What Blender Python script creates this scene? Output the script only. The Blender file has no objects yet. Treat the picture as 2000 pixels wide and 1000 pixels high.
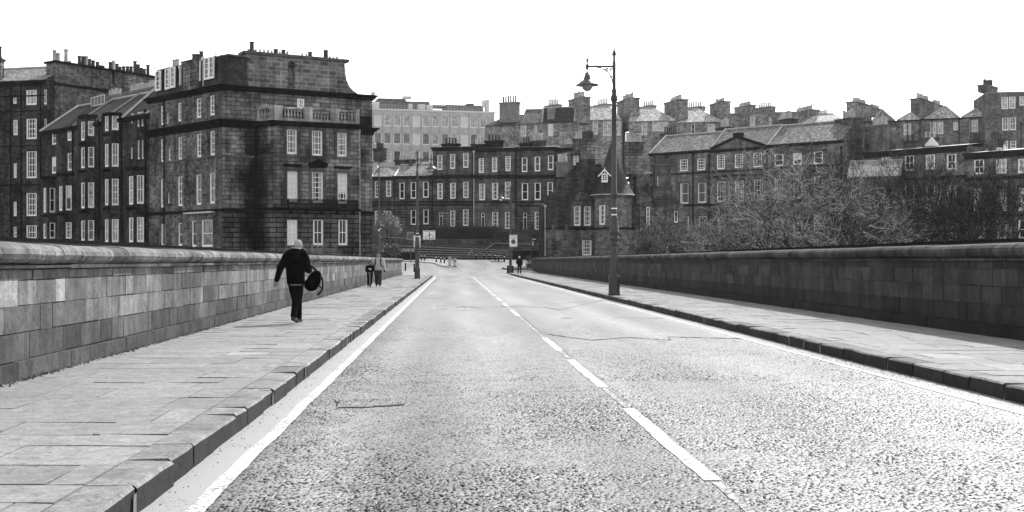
import bpy, math, random
from mathutils import Vector, Matrix
RN = random.Random(11)
SC = bpy.context.scene
COL = SC.collection
# ------------------------------------------------------------------ camera, sky, sun, exposure
FPX, CX, CY, ZC = 2350.0, 885.0, 509.0, 1.5      # focal length in photo pixels, vanishing point, eye height
cam = bpy.data.cameras.new('camera')
cam.sensor_width = 36.0
cam.lens = FPX / 2000.0 * 36.0
cam.shift_x = (1000 - CX) / 2000.0
cam.shift_y = (CY - 500) / 2000.0
cam.clip_start, cam.clip_end = 0.1, 4000.0
camo = bpy.data.objects.new('camera', cam)
camo.location = (0, 0, ZC)
camo.rotation_euler = (math.pi / 2, 0, 0)
COL.objects.link(camo)
SC.camera = camo
SUN_DIR = Vector((0.56, 0.86, 0.98)).normalized()   # towards the sun: ahead and to the right
ELEV = math.asin(SUN_DIR.z)
AZ = math.atan2(SUN_DIR.x, SUN_DIR.y)
wd = bpy.data.worlds.new('World')
SC.world = wd
wd.use_nodes = True
wn, wl = wd.node_tree.nodes, wd.node_tree.links
sky = wn.new('ShaderNodeTexSky')
sky.sky_type = 'NISHITA'
sky.sun_disc = False
sky.sun_elevation = ELEV
sky.sun_rotation = AZ
sky.air_density = 1.2
sky.dust_density = 0.6
sky.ozone_density = 0.5
bw = wn.new('ShaderNodeRGBToBW')                     # a black-and-white photograph
wl.new(sky.outputs[0], bw.inputs[0])
wl.new(bw.outputs[0], wn['Background'].inputs[0])
wn['Background'].inputs[1].default_value = 0.15
sun = bpy.data.lights.new('sun', 'SUN')
sun.energy = 2.2
sun.angle = math.radians(0.6)
suno = bpy.data.objects.new('sun', sun)
suno.rotation_euler = SUN_DIR.to_track_quat('Z', 'Y').to_euler()
COL.objects.link(suno)
SC.view_settings.view_transform = 'Standard'
SC.view_settings.look = 'None'
SC.view_settings.exposure = 1.1
SC.view_settings.gamma = 1.0
SC.render.engine = 'CYCLES'

# ------------------------------------------------------------------ helpers
def PX(px, Y): return (px - CX) * Y / FPX
def PZ(py, Y): return ZC + (CY - py) * Y / FPX
def sstep(a, b, x):
    t = min(1.0, max(0.0, (x - a) / (b - a)))
    return t * t * (3 - 2 * t)
def g(y):                                            # road height: flat bridge, then rising to the junction
    t = y - 115.0
    if t <= 0: return 0.0
    if t < 40: return 0.035 * t * t / 80.0
    return 0.7 + 0.035 * (t - 40)

def wloc(o):
    v = Vector((0, 0, 0))
    while o is not None:
        v = v + o.location
        o = o.parent
    return v

class MB:
    def __init__(s): s.v, s.f, s.m, s.c = [], [], [], []
    def face(s, pts, m=0, c=1.0):
        i = len(s.v)
        s.v.extend(tuple(p) for p in pts)
        s.f.append(tuple(range(i, i + len(pts)))); s.m.append(m); s.c.append(c)
    def idx(s, pts, faces, m=0, c=1.0):
        i = len(s.v)
        s.v.extend(tuple(p) for p in pts)
        for f in faces:
            s.f.append(tuple(i + k for k in f)); s.m.append(m); s.c.append(c)
    def hexa(s, p, m=0, c=1.0):                      # p: 4 bottom, 4 top, both anticlockwise
        s.idx(p, [(3, 2, 1, 0), (4, 5, 6, 7), (0, 1, 5, 4), (1, 2, 6, 5), (2, 3, 7, 6), (3, 0, 4, 7)], m, c)
    def box(s, x0, x1, y0, y1, z0, z1, m=0, c=1.0):
        s.hexa([(x0, y0, z0), (x1, y0, z0), (x1, y1, z0), (x0, y1, z0), (x0, y0, z1), (x1, y0, z1), (x1, y1, z1), (x0, y1, z1)], m, c)
    def fbox(s, fa, u0, u1, z0, z1, d0, d1, m=0, c=1.0):
        P = fa.p
        s.hexa([P(u0, z0, d1), P(u1, z0, d1), P(u1, z0, d0), P(u0, z0, d0), P(u0, z1, d1), P(u1, z1, d1), P(u1, z1, d0), P(u0, z1, d0)], m, c)
    def tube(s, pts, rad, n=8, m=0, c=1.0, cap=True):
        pts = [Vector(p) for p in pts]
        if not hasattr(rad, '__len__'): rad = [rad] * len(pts)
        base = len(s.v)
        up = None
        for i, p in enumerate(pts):
            a = pts[max(0, i - 1)]; b = pts[min(len(pts) - 1, i + 1)]
            t = (b - a)
            t = t.normalized() if t.length > 1e-9 else Vector((0, 0, 1))
            if up is None:
                up = Vector((0, 0, 1)) if abs(t.z) < 0.9 else Vector((1, 0, 0))
            x = t.cross(up)
            if x.length < 1e-6: x = t.orthogonal()
            x.normalize(); y = x.cross(t).normalized(); up = y
            for k in range(n):
                an = 2 * math.pi * k / n
                s.v.append(tuple(p + x * (math.cos(an) * rad[i]) + y * (math.sin(an) * rad[i])))
        for i in range(len(pts) - 1):
            for k in range(n):
                k2 = (k + 1) % n
                s.f.append((base + i * n + k, base + i * n + k2, base + (i + 1) * n + k2, base + (i + 1) * n + k)); s.m.append(m); s.c.append(c)
        if cap:
            s.f.append(tuple(base + k for k in reversed(range(n)))); s.m.append(m); s.c.append(c)
            e = base + (len(pts) - 1) * n
            s.f.append(tuple(e + k for k in range(n))); s.m.append(m); s.c.append(c)
    def lathe(s, prof, n=16, ctr=(0, 0, 0), m=0, c=1.0, rot=0.0):   # prof: list of (r, z) bottom to top
        base = len(s.v)
        for r, z in prof:
            for k in range(n):
                an = 2 * math.pi * k / n + rot
                s.v.append((ctr[0] + r * math.cos(an), ctr[1] + r * math.sin(an), ctr[2] + z))
        for i in range(len(prof) - 1):
            for k in range(n):
                k2 = (k + 1) % n
                s.f.append((base + i * n + k, base + i * n + k2, base + (i + 1) * n + k2, base + (i + 1) * n + k)); s.m.append(m); s.c.append(c)
        s.f.append(tuple(base + k for k in reversed(range(n)))); s.m.append(m); s.c.append(c)
        e = base + (len(prof) - 1) * n
        s.f.append(tuple(e + k for k in range(n))); s.m.append(m); s.c.append(c)
    def ball(s, ctr, rad, rot=None, n=12, k=8, m=0, c=1.0):
        pts = []
        for i in range(k + 1):
            th = math.pi * i / k
            for j in range(n):
                an = 2 * math.pi * j / n
                v = Vector((rad[0] * math.sin(th) * math.cos(an), rad[1] * math.sin(th) * math.sin(an), -rad[2] * math.cos(th)))
                if rot is not None: v = rot @ v
                pts.append(Vector(ctr) + v)
        fs = [(i * n + j, i * n + (j + 1) % n, (i + 1) * n + (j + 1) % n, (i + 1) * n + j) for i in range(k) for j in range(n)]
        s.idx(pts, fs, m, c)
    def mesh(s, name, mats, off=(0, 0, 0), smooth=False):
        me = bpy.data.meshes.new(name)
        ox, oy, oz = off
        me.from_pydata([(a - ox, b - oy, d - oz) for a, b, d in s.v], [], s.f)
        for mt in mats: me.materials.append(mt)
        nl = len(me.loops)
        U, Cc = [0.0] * (2 * nl), [1.0] * (4 * nl)
        vs, lp = s.v, me.loops
        for p in me.polygons:
            n = p.normal
            cc = s.c[p.index]
            if abs(n.z) < 0.8:
                t = Vector((-n.y, n.x, 0)).normalized(); b = n.cross(t)
            else:
                t = Vector((1, 0, 0)); b = Vector((0, 1, 0))
            for li in p.loop_indices:
                v = Vector(vs[lp[li].vertex_index])
                U[2 * li], U[2 * li + 1] = v.dot(t), v.dot(b)
                Cc[4 * li] = Cc[4 * li + 1] = Cc[4 * li + 2] = cc
        me.polygons.foreach_set('material_index', s.m)
        me.polygons.foreach_set('use_smooth', [smooth] * len(s.f))
        me.uv_layers.new(name='uv').data.foreach_set('uv', U)
        me.color_attributes.new('shade', 'FLOAT_COLOR', 'CORNER').data.foreach_set('color', Cc)
        me.update()
        return me
    def build(s, name, mats, parent=None, smooth=False, local=False):
        if not isinstance(mats, (list, tuple)): mats = [mats]
        off = Vector((0, 0, 0)) if (parent is None or local) else wloc(parent)
        o = bpy.data.objects.new(name, s.mesh(name, mats, off, smooth))
        COL.objects.link(o)
        o.parent = parent
        return o

class Fac:                                           # a vertical wall plane between two ground points
    def __init__(s, a, b):
        s.a = Vector((a[0], a[1])); b = Vector((b[0], b[1]))
        s.L = (b - s.a).length
        s.t = (b - s.a) / s.L
        s.n = Vector((s.t.y, -s.t.x))
        if s.n.dot((s.a + b) / 2) > 0: s.n = -s.n
        s.b = b
    def u(s, px):
        k = (px - CX) / FPX
        return (k * s.a.y - s.a.x) / (s.t.x - k * s.t.y)
    def Y(s, px): return s.a.y + s.u(px) * s.t.y
    def z(s, px, py): return PZ(py, s.Y(px))
    def p(s, u, z, d=0.0):
        q = s.a + s.t * u + s.n * d
        return Vector((q.x, q.y, z))
    def off(s, d): return Fac(s.a + s.n * d, s.b + s.n * d)
def facpx(x0, Y0, x1, Y1): return Fac((PX(x0, Y0), Y0), (PX(x1, Y1), Y1))

def tag(o, label=None, cat=None, group=None, kind=None):
    if label: o['label'] = label
    if cat: o['category'] = cat
    if group: o['group'] = group
    if kind: o['kind'] = kind
    return o
def thing(name, loc, label, cat, group=None, rz=0.0):
    o = bpy.data.objects.new(name, None)
    o.empty_display_size = 0.3
    o.location = loc
    o.rotation_euler = (0, 0, rz)
    COL.objects.link(o)
    return tag(o, label, cat, group)
def copy_tree(o, parent=None, loc=None, rz=None, label=None):
    c = o.copy()
    COL.objects.link(c)
    c.parent = parent
    if loc is not None: c.location = loc
    if rz is not None: c.rotation_euler = (0, 0, rz)
    if label: c['label'] = label
    for ch in [k for k in bpy.data.objects if k.parent == o]: copy_tree(ch, c)
    return c

# ------------------------------------------------------------------ materials (all grey: the photograph is black and white)
class NT:
    def __init__(s, name):
        s.mat = bpy.data.materials.new(name); s.mat.use_nodes = True
        s.n, s.l = s.mat.node_tree.nodes, s.mat.node_tree.links
        s.b = s.n['Principled BSDF']
    def new(s, t, **kw):
        x = s.n.new(t)
        for k, v in kw.items(): setattr(x, k, v)
        return x
    def link(s, a, b): s.l.new(a, b)
    def val(s, sock, v):
        if isinstance(v, (int, float)): sock.default_value = v
        else: s.l.new(v, sock)
    def math(s, op, a, b=0.0, clamp=False):
        x = s.new('ShaderNodeMath', operation=op, use_clamp=clamp)
        s.val(x.inputs[0], a); s.val(x.inputs[1], b)
        return x.outputs[0]
    def noise(s, vec, scale, detail=4.0, rough=0.55, dist=0.0):
        x = s.new('ShaderNodeTexNoise')
        s.link(vec, x.inputs['Vector'])
        x.inputs['Scale'].default_value = scale; x.inputs['Detail'].default_value = detail
        x.inputs['Roughness'].default_value = rough; x.inputs['Distortion'].default_value = dist
        return x.outputs['Fac']
    def map(s, v, a, b, c, d, clamp=True):
        x = s.new('ShaderNodeMapRange', clamp=clamp)
        s.val(x.inputs[0], v)
        for i, k in enumerate((a, b, c, d)): s.val(x.inputs[i + 1], k)
        return x.outputs[0]
    def coords(s, kind='Object', scale=(1, 1, 1)):
        tc = s.new('ShaderNodeTexCoord')
        mp = s.new('ShaderNodeMapping')
        s.link(tc.outputs[kind], mp.inputs[0]); mp.inputs['Scale'].default_value = scale
        return mp.outputs[0]
    def pos(s, scale=(1, 1, 1)):
        ge = s.new('ShaderNodeNewGeometry')
        mp = s.new('ShaderNodeMapping')
        s.link(ge.outputs['Position'], mp.inputs[0]); mp.inputs['Scale'].default_value = scale
        return mp.outputs[0]
    def bump(s, h, strength=0.5, dist=0.02):
        x = s.new('ShaderNodeBump'); x.inputs['Strength'].default_value = strength; x.inputs['Distance'].default_value = dist
        s.link(h, x.inputs['Height']); s.link(x.outputs[0], s.b.inputs['Normal'])
    def shade(s):
        x = s.new('ShaderNodeVertexColor', layer_name='shade')
        return x.outputs[0]
    def done(s, col, rough=0.85, spec=0.3, metal=0.0):
        if isinstance(col, (int, float)): s.b.inputs['Base Color'].default_value = (col, col, col, 1)
        else: s.link(col, s.b.inputs['Base Color'])
        s.val(s.b.inputs['Roughness'], rough)
        s.b.inputs['Specular IOR Level'].default_value = spec
        s.b.inputs['Metallic'].default_value = metal
        return s.mat

def m_plain(name, v, rough=0.6, spec=0.4, var=0.25, sc=4.0, metal=0.0):
    t = NT(name)
    n = t.noise(t.pos(), sc)
    c = t.math('MULTIPLY', t.map(n, 0.3, 0.7, 1 - var, 1 + var), v)
    return t.done(c, rough, spec, metal)
def m_stone(name, base, bwid=0.75, bhei=0.34, mortar=0.012, mval=0.6, var=0.35, stain=0.55, warp=0.0, bumpy=0.5, sscale=0.35, soot_shade=None):
    t = NT(name)
    uvc = t.coords('UV')
    if warp:
        nz = t.new('ShaderNodeTexNoise'); t.link(uvc, nz.inputs['Vector']); nz.inputs['Scale'].default_value = 1.6
        vm = t.new('ShaderNodeVectorMath', operation='SCALE'); t.link(nz.outputs['Color'], vm.inputs[0]); vm.inputs['Scale'].default_value = warp
        va = t.new('ShaderNodeVectorMath', operation='ADD'); t.link(uvc, va.inputs[0]); t.link(vm.outputs[0], va.inputs[1]); uvc = va.outputs[0]
    br = t.new('ShaderNodeTexBrick')
    t.link(uvc, br.inputs['Vector'])
    br.inputs['Color1'].default_value = (1 - var,) * 3 + (1,)
    br.inputs['Color2'].default_value = (1 + var,) * 3 + (1,)
    br.inputs['Mortar'].default_value = (mval,) * 3 + (1,)
    br.inputs['Scale'].default_value = 1.0
    br.inputs['Mortar Size'].default_value = mortar
    br.inputs['Mortar Smooth'].default_value = 0.2
    br.inputs['Brick Width'].default_value = bwid
    br.inputs['Row Height'].default_value = bhei
    sb = t.new('ShaderNodeSeparateColor'); t.link(br.outputs['Color'], sb.inputs[0])
    p1 = t.pos(); 
    big = t.map(t.noise(p1, sscale, 6, 0.65), 0.36, 0.64, 1 - stain * 1.2, 1 + stain * 0.9)
    streak = t.map(t.noise(t.pos((1.6, 1.6, 0.12)), 1.0, 5, 0.6), 0.38, 0.62, 1 - stain * 0.75, 1 + stain * 0.5)
    fine = t.noise(p1, 9.0, 4, 0.7)
    c = t.math('MULTIPLY', sb.outputs[0], t.math('MULTIPLY', big, streak))
    c = t.math('MULTIPLY', c, t.map(fine, 0.3, 0.7, 0.6, 1.4))
    c = t.math('MULTIPLY', c, base)
    if soot_shade:                                             # a soot stain of irregular outline round a downpipe, plus painted corner shade
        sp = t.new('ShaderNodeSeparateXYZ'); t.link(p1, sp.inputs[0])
        dx, dy = t.math('SUBTRACT', sp.outputs[0], soot_shade[0]), t.math('SUBTRACT', sp.outputs[1], soot_shade[1])
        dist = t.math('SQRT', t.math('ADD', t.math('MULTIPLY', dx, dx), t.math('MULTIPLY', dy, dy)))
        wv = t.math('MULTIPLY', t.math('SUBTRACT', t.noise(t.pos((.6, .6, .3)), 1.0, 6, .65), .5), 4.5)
        c = t.math('MULTIPLY', c, t.map(t.math('ADD', dist, wv), soot_shade[2] * .35, soot_shade[2] * 1.2, .13, 1.0))
    t.bump(t.math('ADD', t.math('MULTIPLY', br.outputs['Fac'], -0.6), t.math('MULTIPLY', fine, 0.6)), bumpy, 0.03)
    return t.done(c, 0.95, 0.0)
def m_slate(name, base, var=0.5, rough=0.6):
    t = NT(name)
    uvc = t.coords('UV')
    br = t.new('ShaderNodeTexBrick'); t.link(uvc, br.inputs['Vector'])
    br.inputs['Color1'].default_value = (1 - var,) * 3 + (1,); br.inputs['Color2'].default_value = (1 + var,) * 3 + (1,)
    br.inputs['Mortar'].default_value = (0.3, 0.3, 0.3, 1); br.inputs['Scale'].default_value = 1.0
    br.inputs['Mortar Size'].default_value = 0.012; br.inputs['Brick Width'].default_value = 0.34; br.inputs['Row Height'].default_value = 0.24
    sb = t.new('ShaderNodeSeparateColor'); t.link(br.outputs['Color'], sb.inputs[0])
    blot = t.map(t.noise(t.pos(), 1.9, 5, 0.75), 0.36, 0.64, 0.35, 1.55)
    big = t.map(t.noise(t.pos(), 0.3, 3), 0.35, 0.65, 0.8, 1.2)
    c = t.math('MULTIPLY', t.math('MULTIPLY', sb.outputs[0], t.math('MULTIPLY', blot, big)), base)
    t.bump(t.math('ADD', br.outputs['Color'], t.noise(t.pos(), 5.0)), 0.5, 0.03)
    return t.done(c, rough, 0.4)
def m_block(name, base, stain=0.4, bumpy=0.35, rough=0.85, sheen=0.0):     # dressed stone with a shade of its own per block
    t = NT(name)
    p = t.pos()
    a = t.map(t.noise(p, 1.1, 5, 0.65), 0.3, 0.7, 1 - stain, 1 + stain * 0.7)
    st = t.map(t.noise(t.pos((5, 5, 0.5)), 1.0, 4, 0.6), 0.35, 0.7, 1 - stain * 0.55, 1 + stain * 0.3)
    fine = t.noise(p, 38.0, 4, 0.75)
    pit = t.map(t.noise(p, 14.0, 3, 0.6), 0.28, 0.42, 0.55, 1.0)
    c = t.math('MULTIPLY', t.math('MULTIPLY', a, st), t.math('MULTIPLY', t.math('MULTIPLY', t.map(fine, 0.3, 0.7, 0.62, 1.38), t.map(t.noise(p, 6.0, 4, 0.7), 0.3, 0.7, 0.75, 1.25)), pit))
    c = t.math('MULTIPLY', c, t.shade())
    c = t.math('MULTIPLY', c, base)
    t.bump(t.math('ADD', t.math('MULTIPLY', fine, 0.5), pit), bumpy, 0.02)
    t.b.inputs['Sheen Weight'].default_value = sheen
    return t.done(c, rough, 0.25)

ASHLAR = m_stone('sooty_ashlar', 0.185, 0.95, 0.40, 0.032, 0.22, 0.42, 0.5)
ASHLAR_UP = m_stone('weathered_ashlar', 0.175, 0.9, 0.42, 0.035, 1.9, 0.42, 0.4)
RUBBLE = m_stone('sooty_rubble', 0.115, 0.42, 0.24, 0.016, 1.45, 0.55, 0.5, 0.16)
ASHLAR_DK = m_stone('dark_ashlar', 0.03, 0.95, 0.37, 0.014, 0.5, 0.3, 0.6)  # darker ashlar for the wall band behind the balustrade
BALUSTER = m_stone('baluster_stone', 0.3, 1.2, 0.6, 0.004, 0.8, 0.2, 0.5)
UPPER = m_stone('upper_rear_rubble', 0.15, 0.5, 0.28, 0.016, 1.2, 0.45, 0.3, 0.1)
RUBBLE_DK = m_stone('black_rubble', 0.046, 0.45, 0.26, 0.014, 1.25, 0.5, 0.5, 0.14)
RUSTIC = m_stone('banded_stone', 0.11, 1.5, 0.46, 0.055, 0.12, 0.25, 0.5)
RUSTIC_LT = m_stone('cleaned_banded_stone', 0.14, 1.3, 0.42, 0.03, 0.3, 0.2, 0.3)
TERRACE = m_stone('terrace_stone', 0.088, 0.9, 0.38, 0.014, 0.5, 0.35, 0.5)
TERRACE_LT = m_stone('lighter_terrace_stone', 0.155, 0.9, 0.38, 0.016, 0.5, 0.3, 0.45)
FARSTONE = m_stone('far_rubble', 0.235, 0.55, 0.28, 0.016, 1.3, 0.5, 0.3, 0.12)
TRIM = m_stone('black_trim_stone', 0.013, 1.4, 0.6, 0.008, 0.7, 0.3, 0.5)
TRIM_MID = m_stone('dressed_stone', 0.11, 1.2, 0.5, 0.008, 0.7, 0.2, 0.4)
RENDERED = m_plain('rendered_wall', 0.2, 0.9, 0.2, 0.3, 0.8)
CONCRETE = m_plain('pale_concrete', 0.5, 0.85, 0.3, 0.14, 0.6)
CONCRETE_DK = m_plain('fin_concrete', 0.46, 0.85, 0.3, 0.15, 0.7)  # slightly duller concrete, for the mullion fins
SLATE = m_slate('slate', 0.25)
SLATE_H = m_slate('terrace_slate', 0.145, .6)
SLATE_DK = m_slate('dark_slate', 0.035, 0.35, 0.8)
SLATE_LT = m_slate('pale_slate', 0.46, 0.35)  # palest slate, for the bright skyline roofs
LEAD = m_plain('lead_flashing', 0.45, 0.5, 0.5, 0.2, 2.0)
PLANT = m_plain('roof_plant_metal', 0.12, 0.6, 0.4, 0.4, 1.0)
POT = m_plain('chimney_pot_clay', 0.42, 0.8, 0.3, 0.35, 1.0)
POT_DK = m_plain('sooty_chimney_pot', 0.05, 0.8, 0.3, 0.35, 1.0)
WHITE = m_plain('white_paint', 0.92, 0.45, 0.4, 0.08, 3.0)
WHITE_OLD = m_plain('weathered_white_paint', 0.66, 0.5, 0.4, 0.12, 3.0)
BLIND = m_plain('blind_cloth', 0.75, 0.8, 0.2, 0.12, 1.2)
CURTAIN = m_plain('curtain_cloth', 0.32, 0.85, 0.2, 0.3, 2.5)
PIPE = m_plain('black_pipe', 0.006, 0.8, 0.05, 0.2)
IRON = m_plain('painted_iron', 0.035, 0.4, 0.5, 0.25, 8.0)
IRON_GREY = m_plain('grey_painted_iron', 0.085, 0.38, 0.5, 0.2, 6.0)
BLACK = m_plain('black_plastic', 0.008, 0.7, 0.1, 0.2, 8.0)
def m_glass(name, v):
    t = NT(name)
    n = t.noise(t.pos((1, 1, 0.7)), 2.2, 3)
    c = t.math('MULTIPLY', t.map(n, 0.3, 0.7, 0.4, 1.6), v)
    t.bump(t.noise(t.pos(), 1.3, 2), 0.25, 0.02)
    return t.done(c, 0.06, 0.28)
GLASS_D = m_glass('dark_window_glass', 0.012)
GLASS_G = m_glass('pale_window_glass', 0.17)
GLASS_L = m_glass('palest_window_glass', 0.42)  # opaque pane, palest of the window glasses
# ------------------------------------------------------------------ ground, road, pavements, bridge
def hills_h(x, y):
    if y < 181:
        top = g(y) - 0.25
        k = sstep(45, 124, y)
        return -11 + (top + 11) * k
    if y < 199: return 1.5 + 5.3 * sstep(181, 199, y)
    return 6.8 + 0.075 * (min(y, 420) - 199)
def asphalt(name, lo, hi, rough=0.5, grain=1.0, tracks=False, sheen=.6, grainlo=0.0, relief=False):
    t = NT(name)
    p = t.pos()
    ps = t.pos((1, .5, 1))
    gr = t.noise(ps, 44 * grain, 2, 0.6)
    gr2 = t.noise(ps, 100 * grain, 2, 0.6)
    med = t.map(t.noise(p, 3.2, 5, 0.7), 0.32, 0.68, 0.62, 1.36)
    band = t.map(t.noise(t.pos((0.6, 0.05, 1)), 1.0, 4, 0.55), 0.36, 0.64, 0.62, 1.4)
    fac = t.math('ADD', t.math('MULTIPLY', gr, 0.62), t.math('MULTIPLY', gr2, 0.38))
    zz = t.new('ShaderNodeSeparateXYZ'); t.link(p, zz.inputs[0])
    k = t.map(fac, 0.41, 0.58, grainlo, 1.0)
    if relief: k = t.math('MULTIPLY', k, t.map(zz.outputs[2], -.0058, -.0004, 0.0, 1.0))    # bitumen lies dark between the worn stone tops
    c = t.math('ADD', t.math('MULTIPLY', k, hi - lo), lo)
    c = t.math('MULTIPLY', c, t.math('MULTIPLY', med, band))
    if tracks:                                           # wheel-polished tracks, and oil and dirt left dark beside the gutter
        sp = t.new('ShaderNodeSeparateXYZ'); t.link(p, sp.inputs[0])
        wx = t.math('ADD', sp.outputs[0], t.math('MULTIPLY', t.noise(t.pos((.2, .1, 1)), 1.0, 2), .8))
        tr = t.math('SINE', t.math('MULTIPLY', t.math('SUBTRACT', wx, .55), 3.6))
        c = t.math('MULTIPLY', c, t.map(tr, -1, 1, .8, 1.2))
        ed = t.math('ADD', sp.outputs[0], t.math('MULTIPLY', t.noise(t.pos((1, .25, 1)), 1.2, 4), .7))
        c = t.math('MULTIPLY', c, t.map(ed, -1.15, -.55, .5, 1.0))
    t.link(t.math('MULTIPLY', t.map(k, .0, .9, .12, 1.0), sheen), t.b.inputs['Sheen Weight'])
    t.b.inputs['Sheen Roughness'].default_value = .22
    t.bump(fac, 0.6, 0.012)
    t.link(t.math('ADD', t.math('MULTIPLY', k, 0.75), 0.03), t.b.inputs['Specular IOR Level'])
    m = t.done(c, rough, 0.5)
    return m
ASPHALT = asphalt('worn_asphalt', 0.004, 0.275, 0.42, 1.0, True, .5, .55, True)
PATCH = asphalt('patched_asphalt', 0.02, 0.26, 0.42, 1.3, False, .45, .2)
ASPHALT_J = asphalt('junction_asphalt', 0.10, 0.32, 0.5, 0.3, False, .6, .3)
FLAG = m_block('paving_flag', 0.262, 0.16, 0.25, 0.75, .08)
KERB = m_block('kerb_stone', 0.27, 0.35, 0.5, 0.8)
MORTAR = m_plain('dark_joint', 0.05, 0.95, 0.1, 0.4, 12.0)
def m_soil():
    t = NT('grassy_ground')
    c = t.map(t.noise(t.pos(), 0.8, 5, 0.7), 0.3, 0.7, 0.02, 0.09)
    return t.done(c, 0.95, 0.1)
SOIL = m_soil()
def m_paint(name, v, wear):
    t = NT(name)
    n = t.noise(t.pos(), 26.0, 4, 0.7)
    n2 = t.noise(t.pos(), 2.2, 3)
    k = t.map(t.math('ADD', n, t.math('MULTIPLY', n2, 0.5)), wear, wear + 0.14, 0.26, 1.0)
    c = t.math('MULTIPLY', k, v)
    return t.done(c, 0.7, 0.3)
PAINT = m_paint('road_paint', 0.66, 0.6)
PAINT_OLD = m_paint('worn_road_paint', 0.55, 0.68)
DUST = m_paint('dusty_gutter', 0.37, 0.50)

xs = [-900, -500, -250, -120, -80, -60, -45, -35, -28, -22, -17, -13, -11.5, -10.2, -5, 0, 5, 12, 13.5, 17, 22, 28, 35, 45, 60, 80, 120, 250, 500, 900]
ys = [-120, -60, 0, 30, 45, 55, 65, 75, 85, 95, 103, 109, 114, 118, 122, 126, 132, 140, 150, 160, 170, 181, 184, 187, 190, 193, 196, 199, 205, 230, 260, 300, 360, 420, 600, 1000, 1800]
mb = MB()
rr = random.Random(3)
pts = [(x, y, hills_h(x, y) + (rr.uniform(-.15, .15) if (abs(x) > 14 or y > 199) else 0)) for y in ys for x in xs]
nx = len(xs)
mb.idx(pts, [(j * nx + i, j * nx + i + 1, (j + 1) * nx + i + 1, (j + 1) * nx + i) for j in range(len(ys) - 1) for i in range(nx - 1)])
tag(mb.build('ground', SOIL), kind='structure')

KL, KR, WL, WR, PZT = -1.87, 5.95, -4.88, 9.5, 0.17       # kerb faces, parapet faces, pavement height
mb = MB()
mb.box(-5.6, 10.3, -30, 118, -1.3, -0.06)
for yy in range(-20, 115, 27):                             # piers under the deck
    mb.box(-5.4, 10.1, yy, yy + 3.2, -12, -1.3)
tag(mb.build('bridge_deck', ASHLAR), kind='structure')
mb = MB()
import numpy as np
NR = np.random.default_rng(5)
RY0, RY1, RYM = 6.2, 34.0, 15.0
ysr = [-30, -20, -10, 0, RY0]
for a, b in zip(ysr[:-1], ysr[1:]):
    mb.face([(KL - .05, a, 0), (KR + .05, a, 0), (KR + .05, b, 0), (KL - .05, b, 0)])
ysr = [RY1] + list(range(40, 116, 5))
for a, b in zip(ysr[:-1], ysr[1:]):
    mb.face([(KL - .05, a, 0), (KR + .05, a, 0), (KR + .05, b, 0), (KL - .05, b, 0)])
def lownoise(ny, nx, cy, cx):
    gq = NR.random((cy + 2, cx + 2))
    yy = np.linspace(0, cy, ny); xx = np.linspace(0, cx, nx)
    iy = yy.astype(int); ix = xx.astype(int); fy = (yy - iy)[:, None]; fx = (xx - ix)[None, :]
    fy = fy * fy * (3 - 2 * fy); fx = fx * fx * (3 - 2 * fx)
    return (gq[iy][:, ix] * (1 - fy) * (1 - fx) + gq[iy + 1][:, ix] * fy * (1 - fx) + gq[iy][:, ix + 1] * (1 - fy) * fx + gq[iy + 1][:, ix + 1] * fy * fx)
def relief(y0, y1, dx, dy, e0, e1):                              # the coarse chippings of the near road as real relief
    nx, ny = int((KR - KL + .1) / dx) + 1, int((y1 - y0) / dy) + 1
    n = NR.standard_normal((ny, nx))
    n = n + .42 * (np.roll(n, 1, 0) + np.roll(n, 1, 1)) + .18 * np.roll(np.roll(n, 1, 0), 1, 1)
    n /= n.std()
    big = .5 * lownoise(ny, nx, 3, 5) + .3 * lownoise(ny, nx, 12, 12) + .2 * lownoise(ny, nx, 60, 40)
    Xg, Yg = np.meshgrid(np.linspace(KL - .05, KR + .05, nx), np.linspace(y0, y1, ny))
    amp = .0054 * np.clip(1 + 2.6 * (big - .5), .55, 1.6)
    amp = amp * (1 + .5 * np.clip(1 - np.abs(Xg + 1.25) / .35, 0, 1))
    fade = np.clip(np.minimum(Yg - RY0, RY1 - Yg) / .05, 0, 1) * np.clip((RY1 - Yg) / 19, 0, 1)
    Zg = -np.clip((n + .3) * amp * fade, 0, .011)
    me = bpy.data.meshes.new('road')
    co = np.stack((Xg, Yg, Zg), -1).reshape(-1, 3)
    i = (np.arange(ny - 1)[:, None] * nx + np.arange(nx - 1)[None, :]).reshape(-1)
    q = np.stack((i, i + 1, i + nx + 1, i + nx), 1).reshape(-1)
    me.vertices.add(len(co)); me.vertices.foreach_set('co', co.reshape(-1))
    me.loops.add(len(q)); me.loops.foreach_set('vertex_index', q)
    me.polygons.add(len(i)); me.polygons.foreach_set('loop_start', np.arange(len(i)) * 4); me.polygons.foreach_set('loop_total', np.full(len(i), 4))
    me.polygons.foreach_set('use_smooth', np.ones(len(i), bool))
    me.update(calc_edges=True)
    me.materials.append(ASPHALT)
    o = bpy.data.objects.new('road', me); COL.objects.link(o)
    tag(o, kind='structure')
relief(RY0, RYM, .0085, .0125, 1, 0)
relief(RYM, RY1, .0115, .019, 0, 1)
tag(mb.build('road', ASPHALT), kind='structure')
mb = MB()
jx = [-70, -40, -20, -10, -5, -1.9, 2, 6, 10, 20, 40, 90]
jy = [115, 118, 122, 127, 133, 140, 148, 156, 165, 174, 182.4]
mb.idx([(x, y, g(y) + 0.0) for y in jy for x in jx], [(j * 12 + i, j * 12 + i + 1, (j + 1) * 12 + i + 1, (j + 1) * 12 + i) for j in range(10) for i in range(11)])
tag(mb.build('junction_road', ASPHALT_J), kind='structure')

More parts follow.
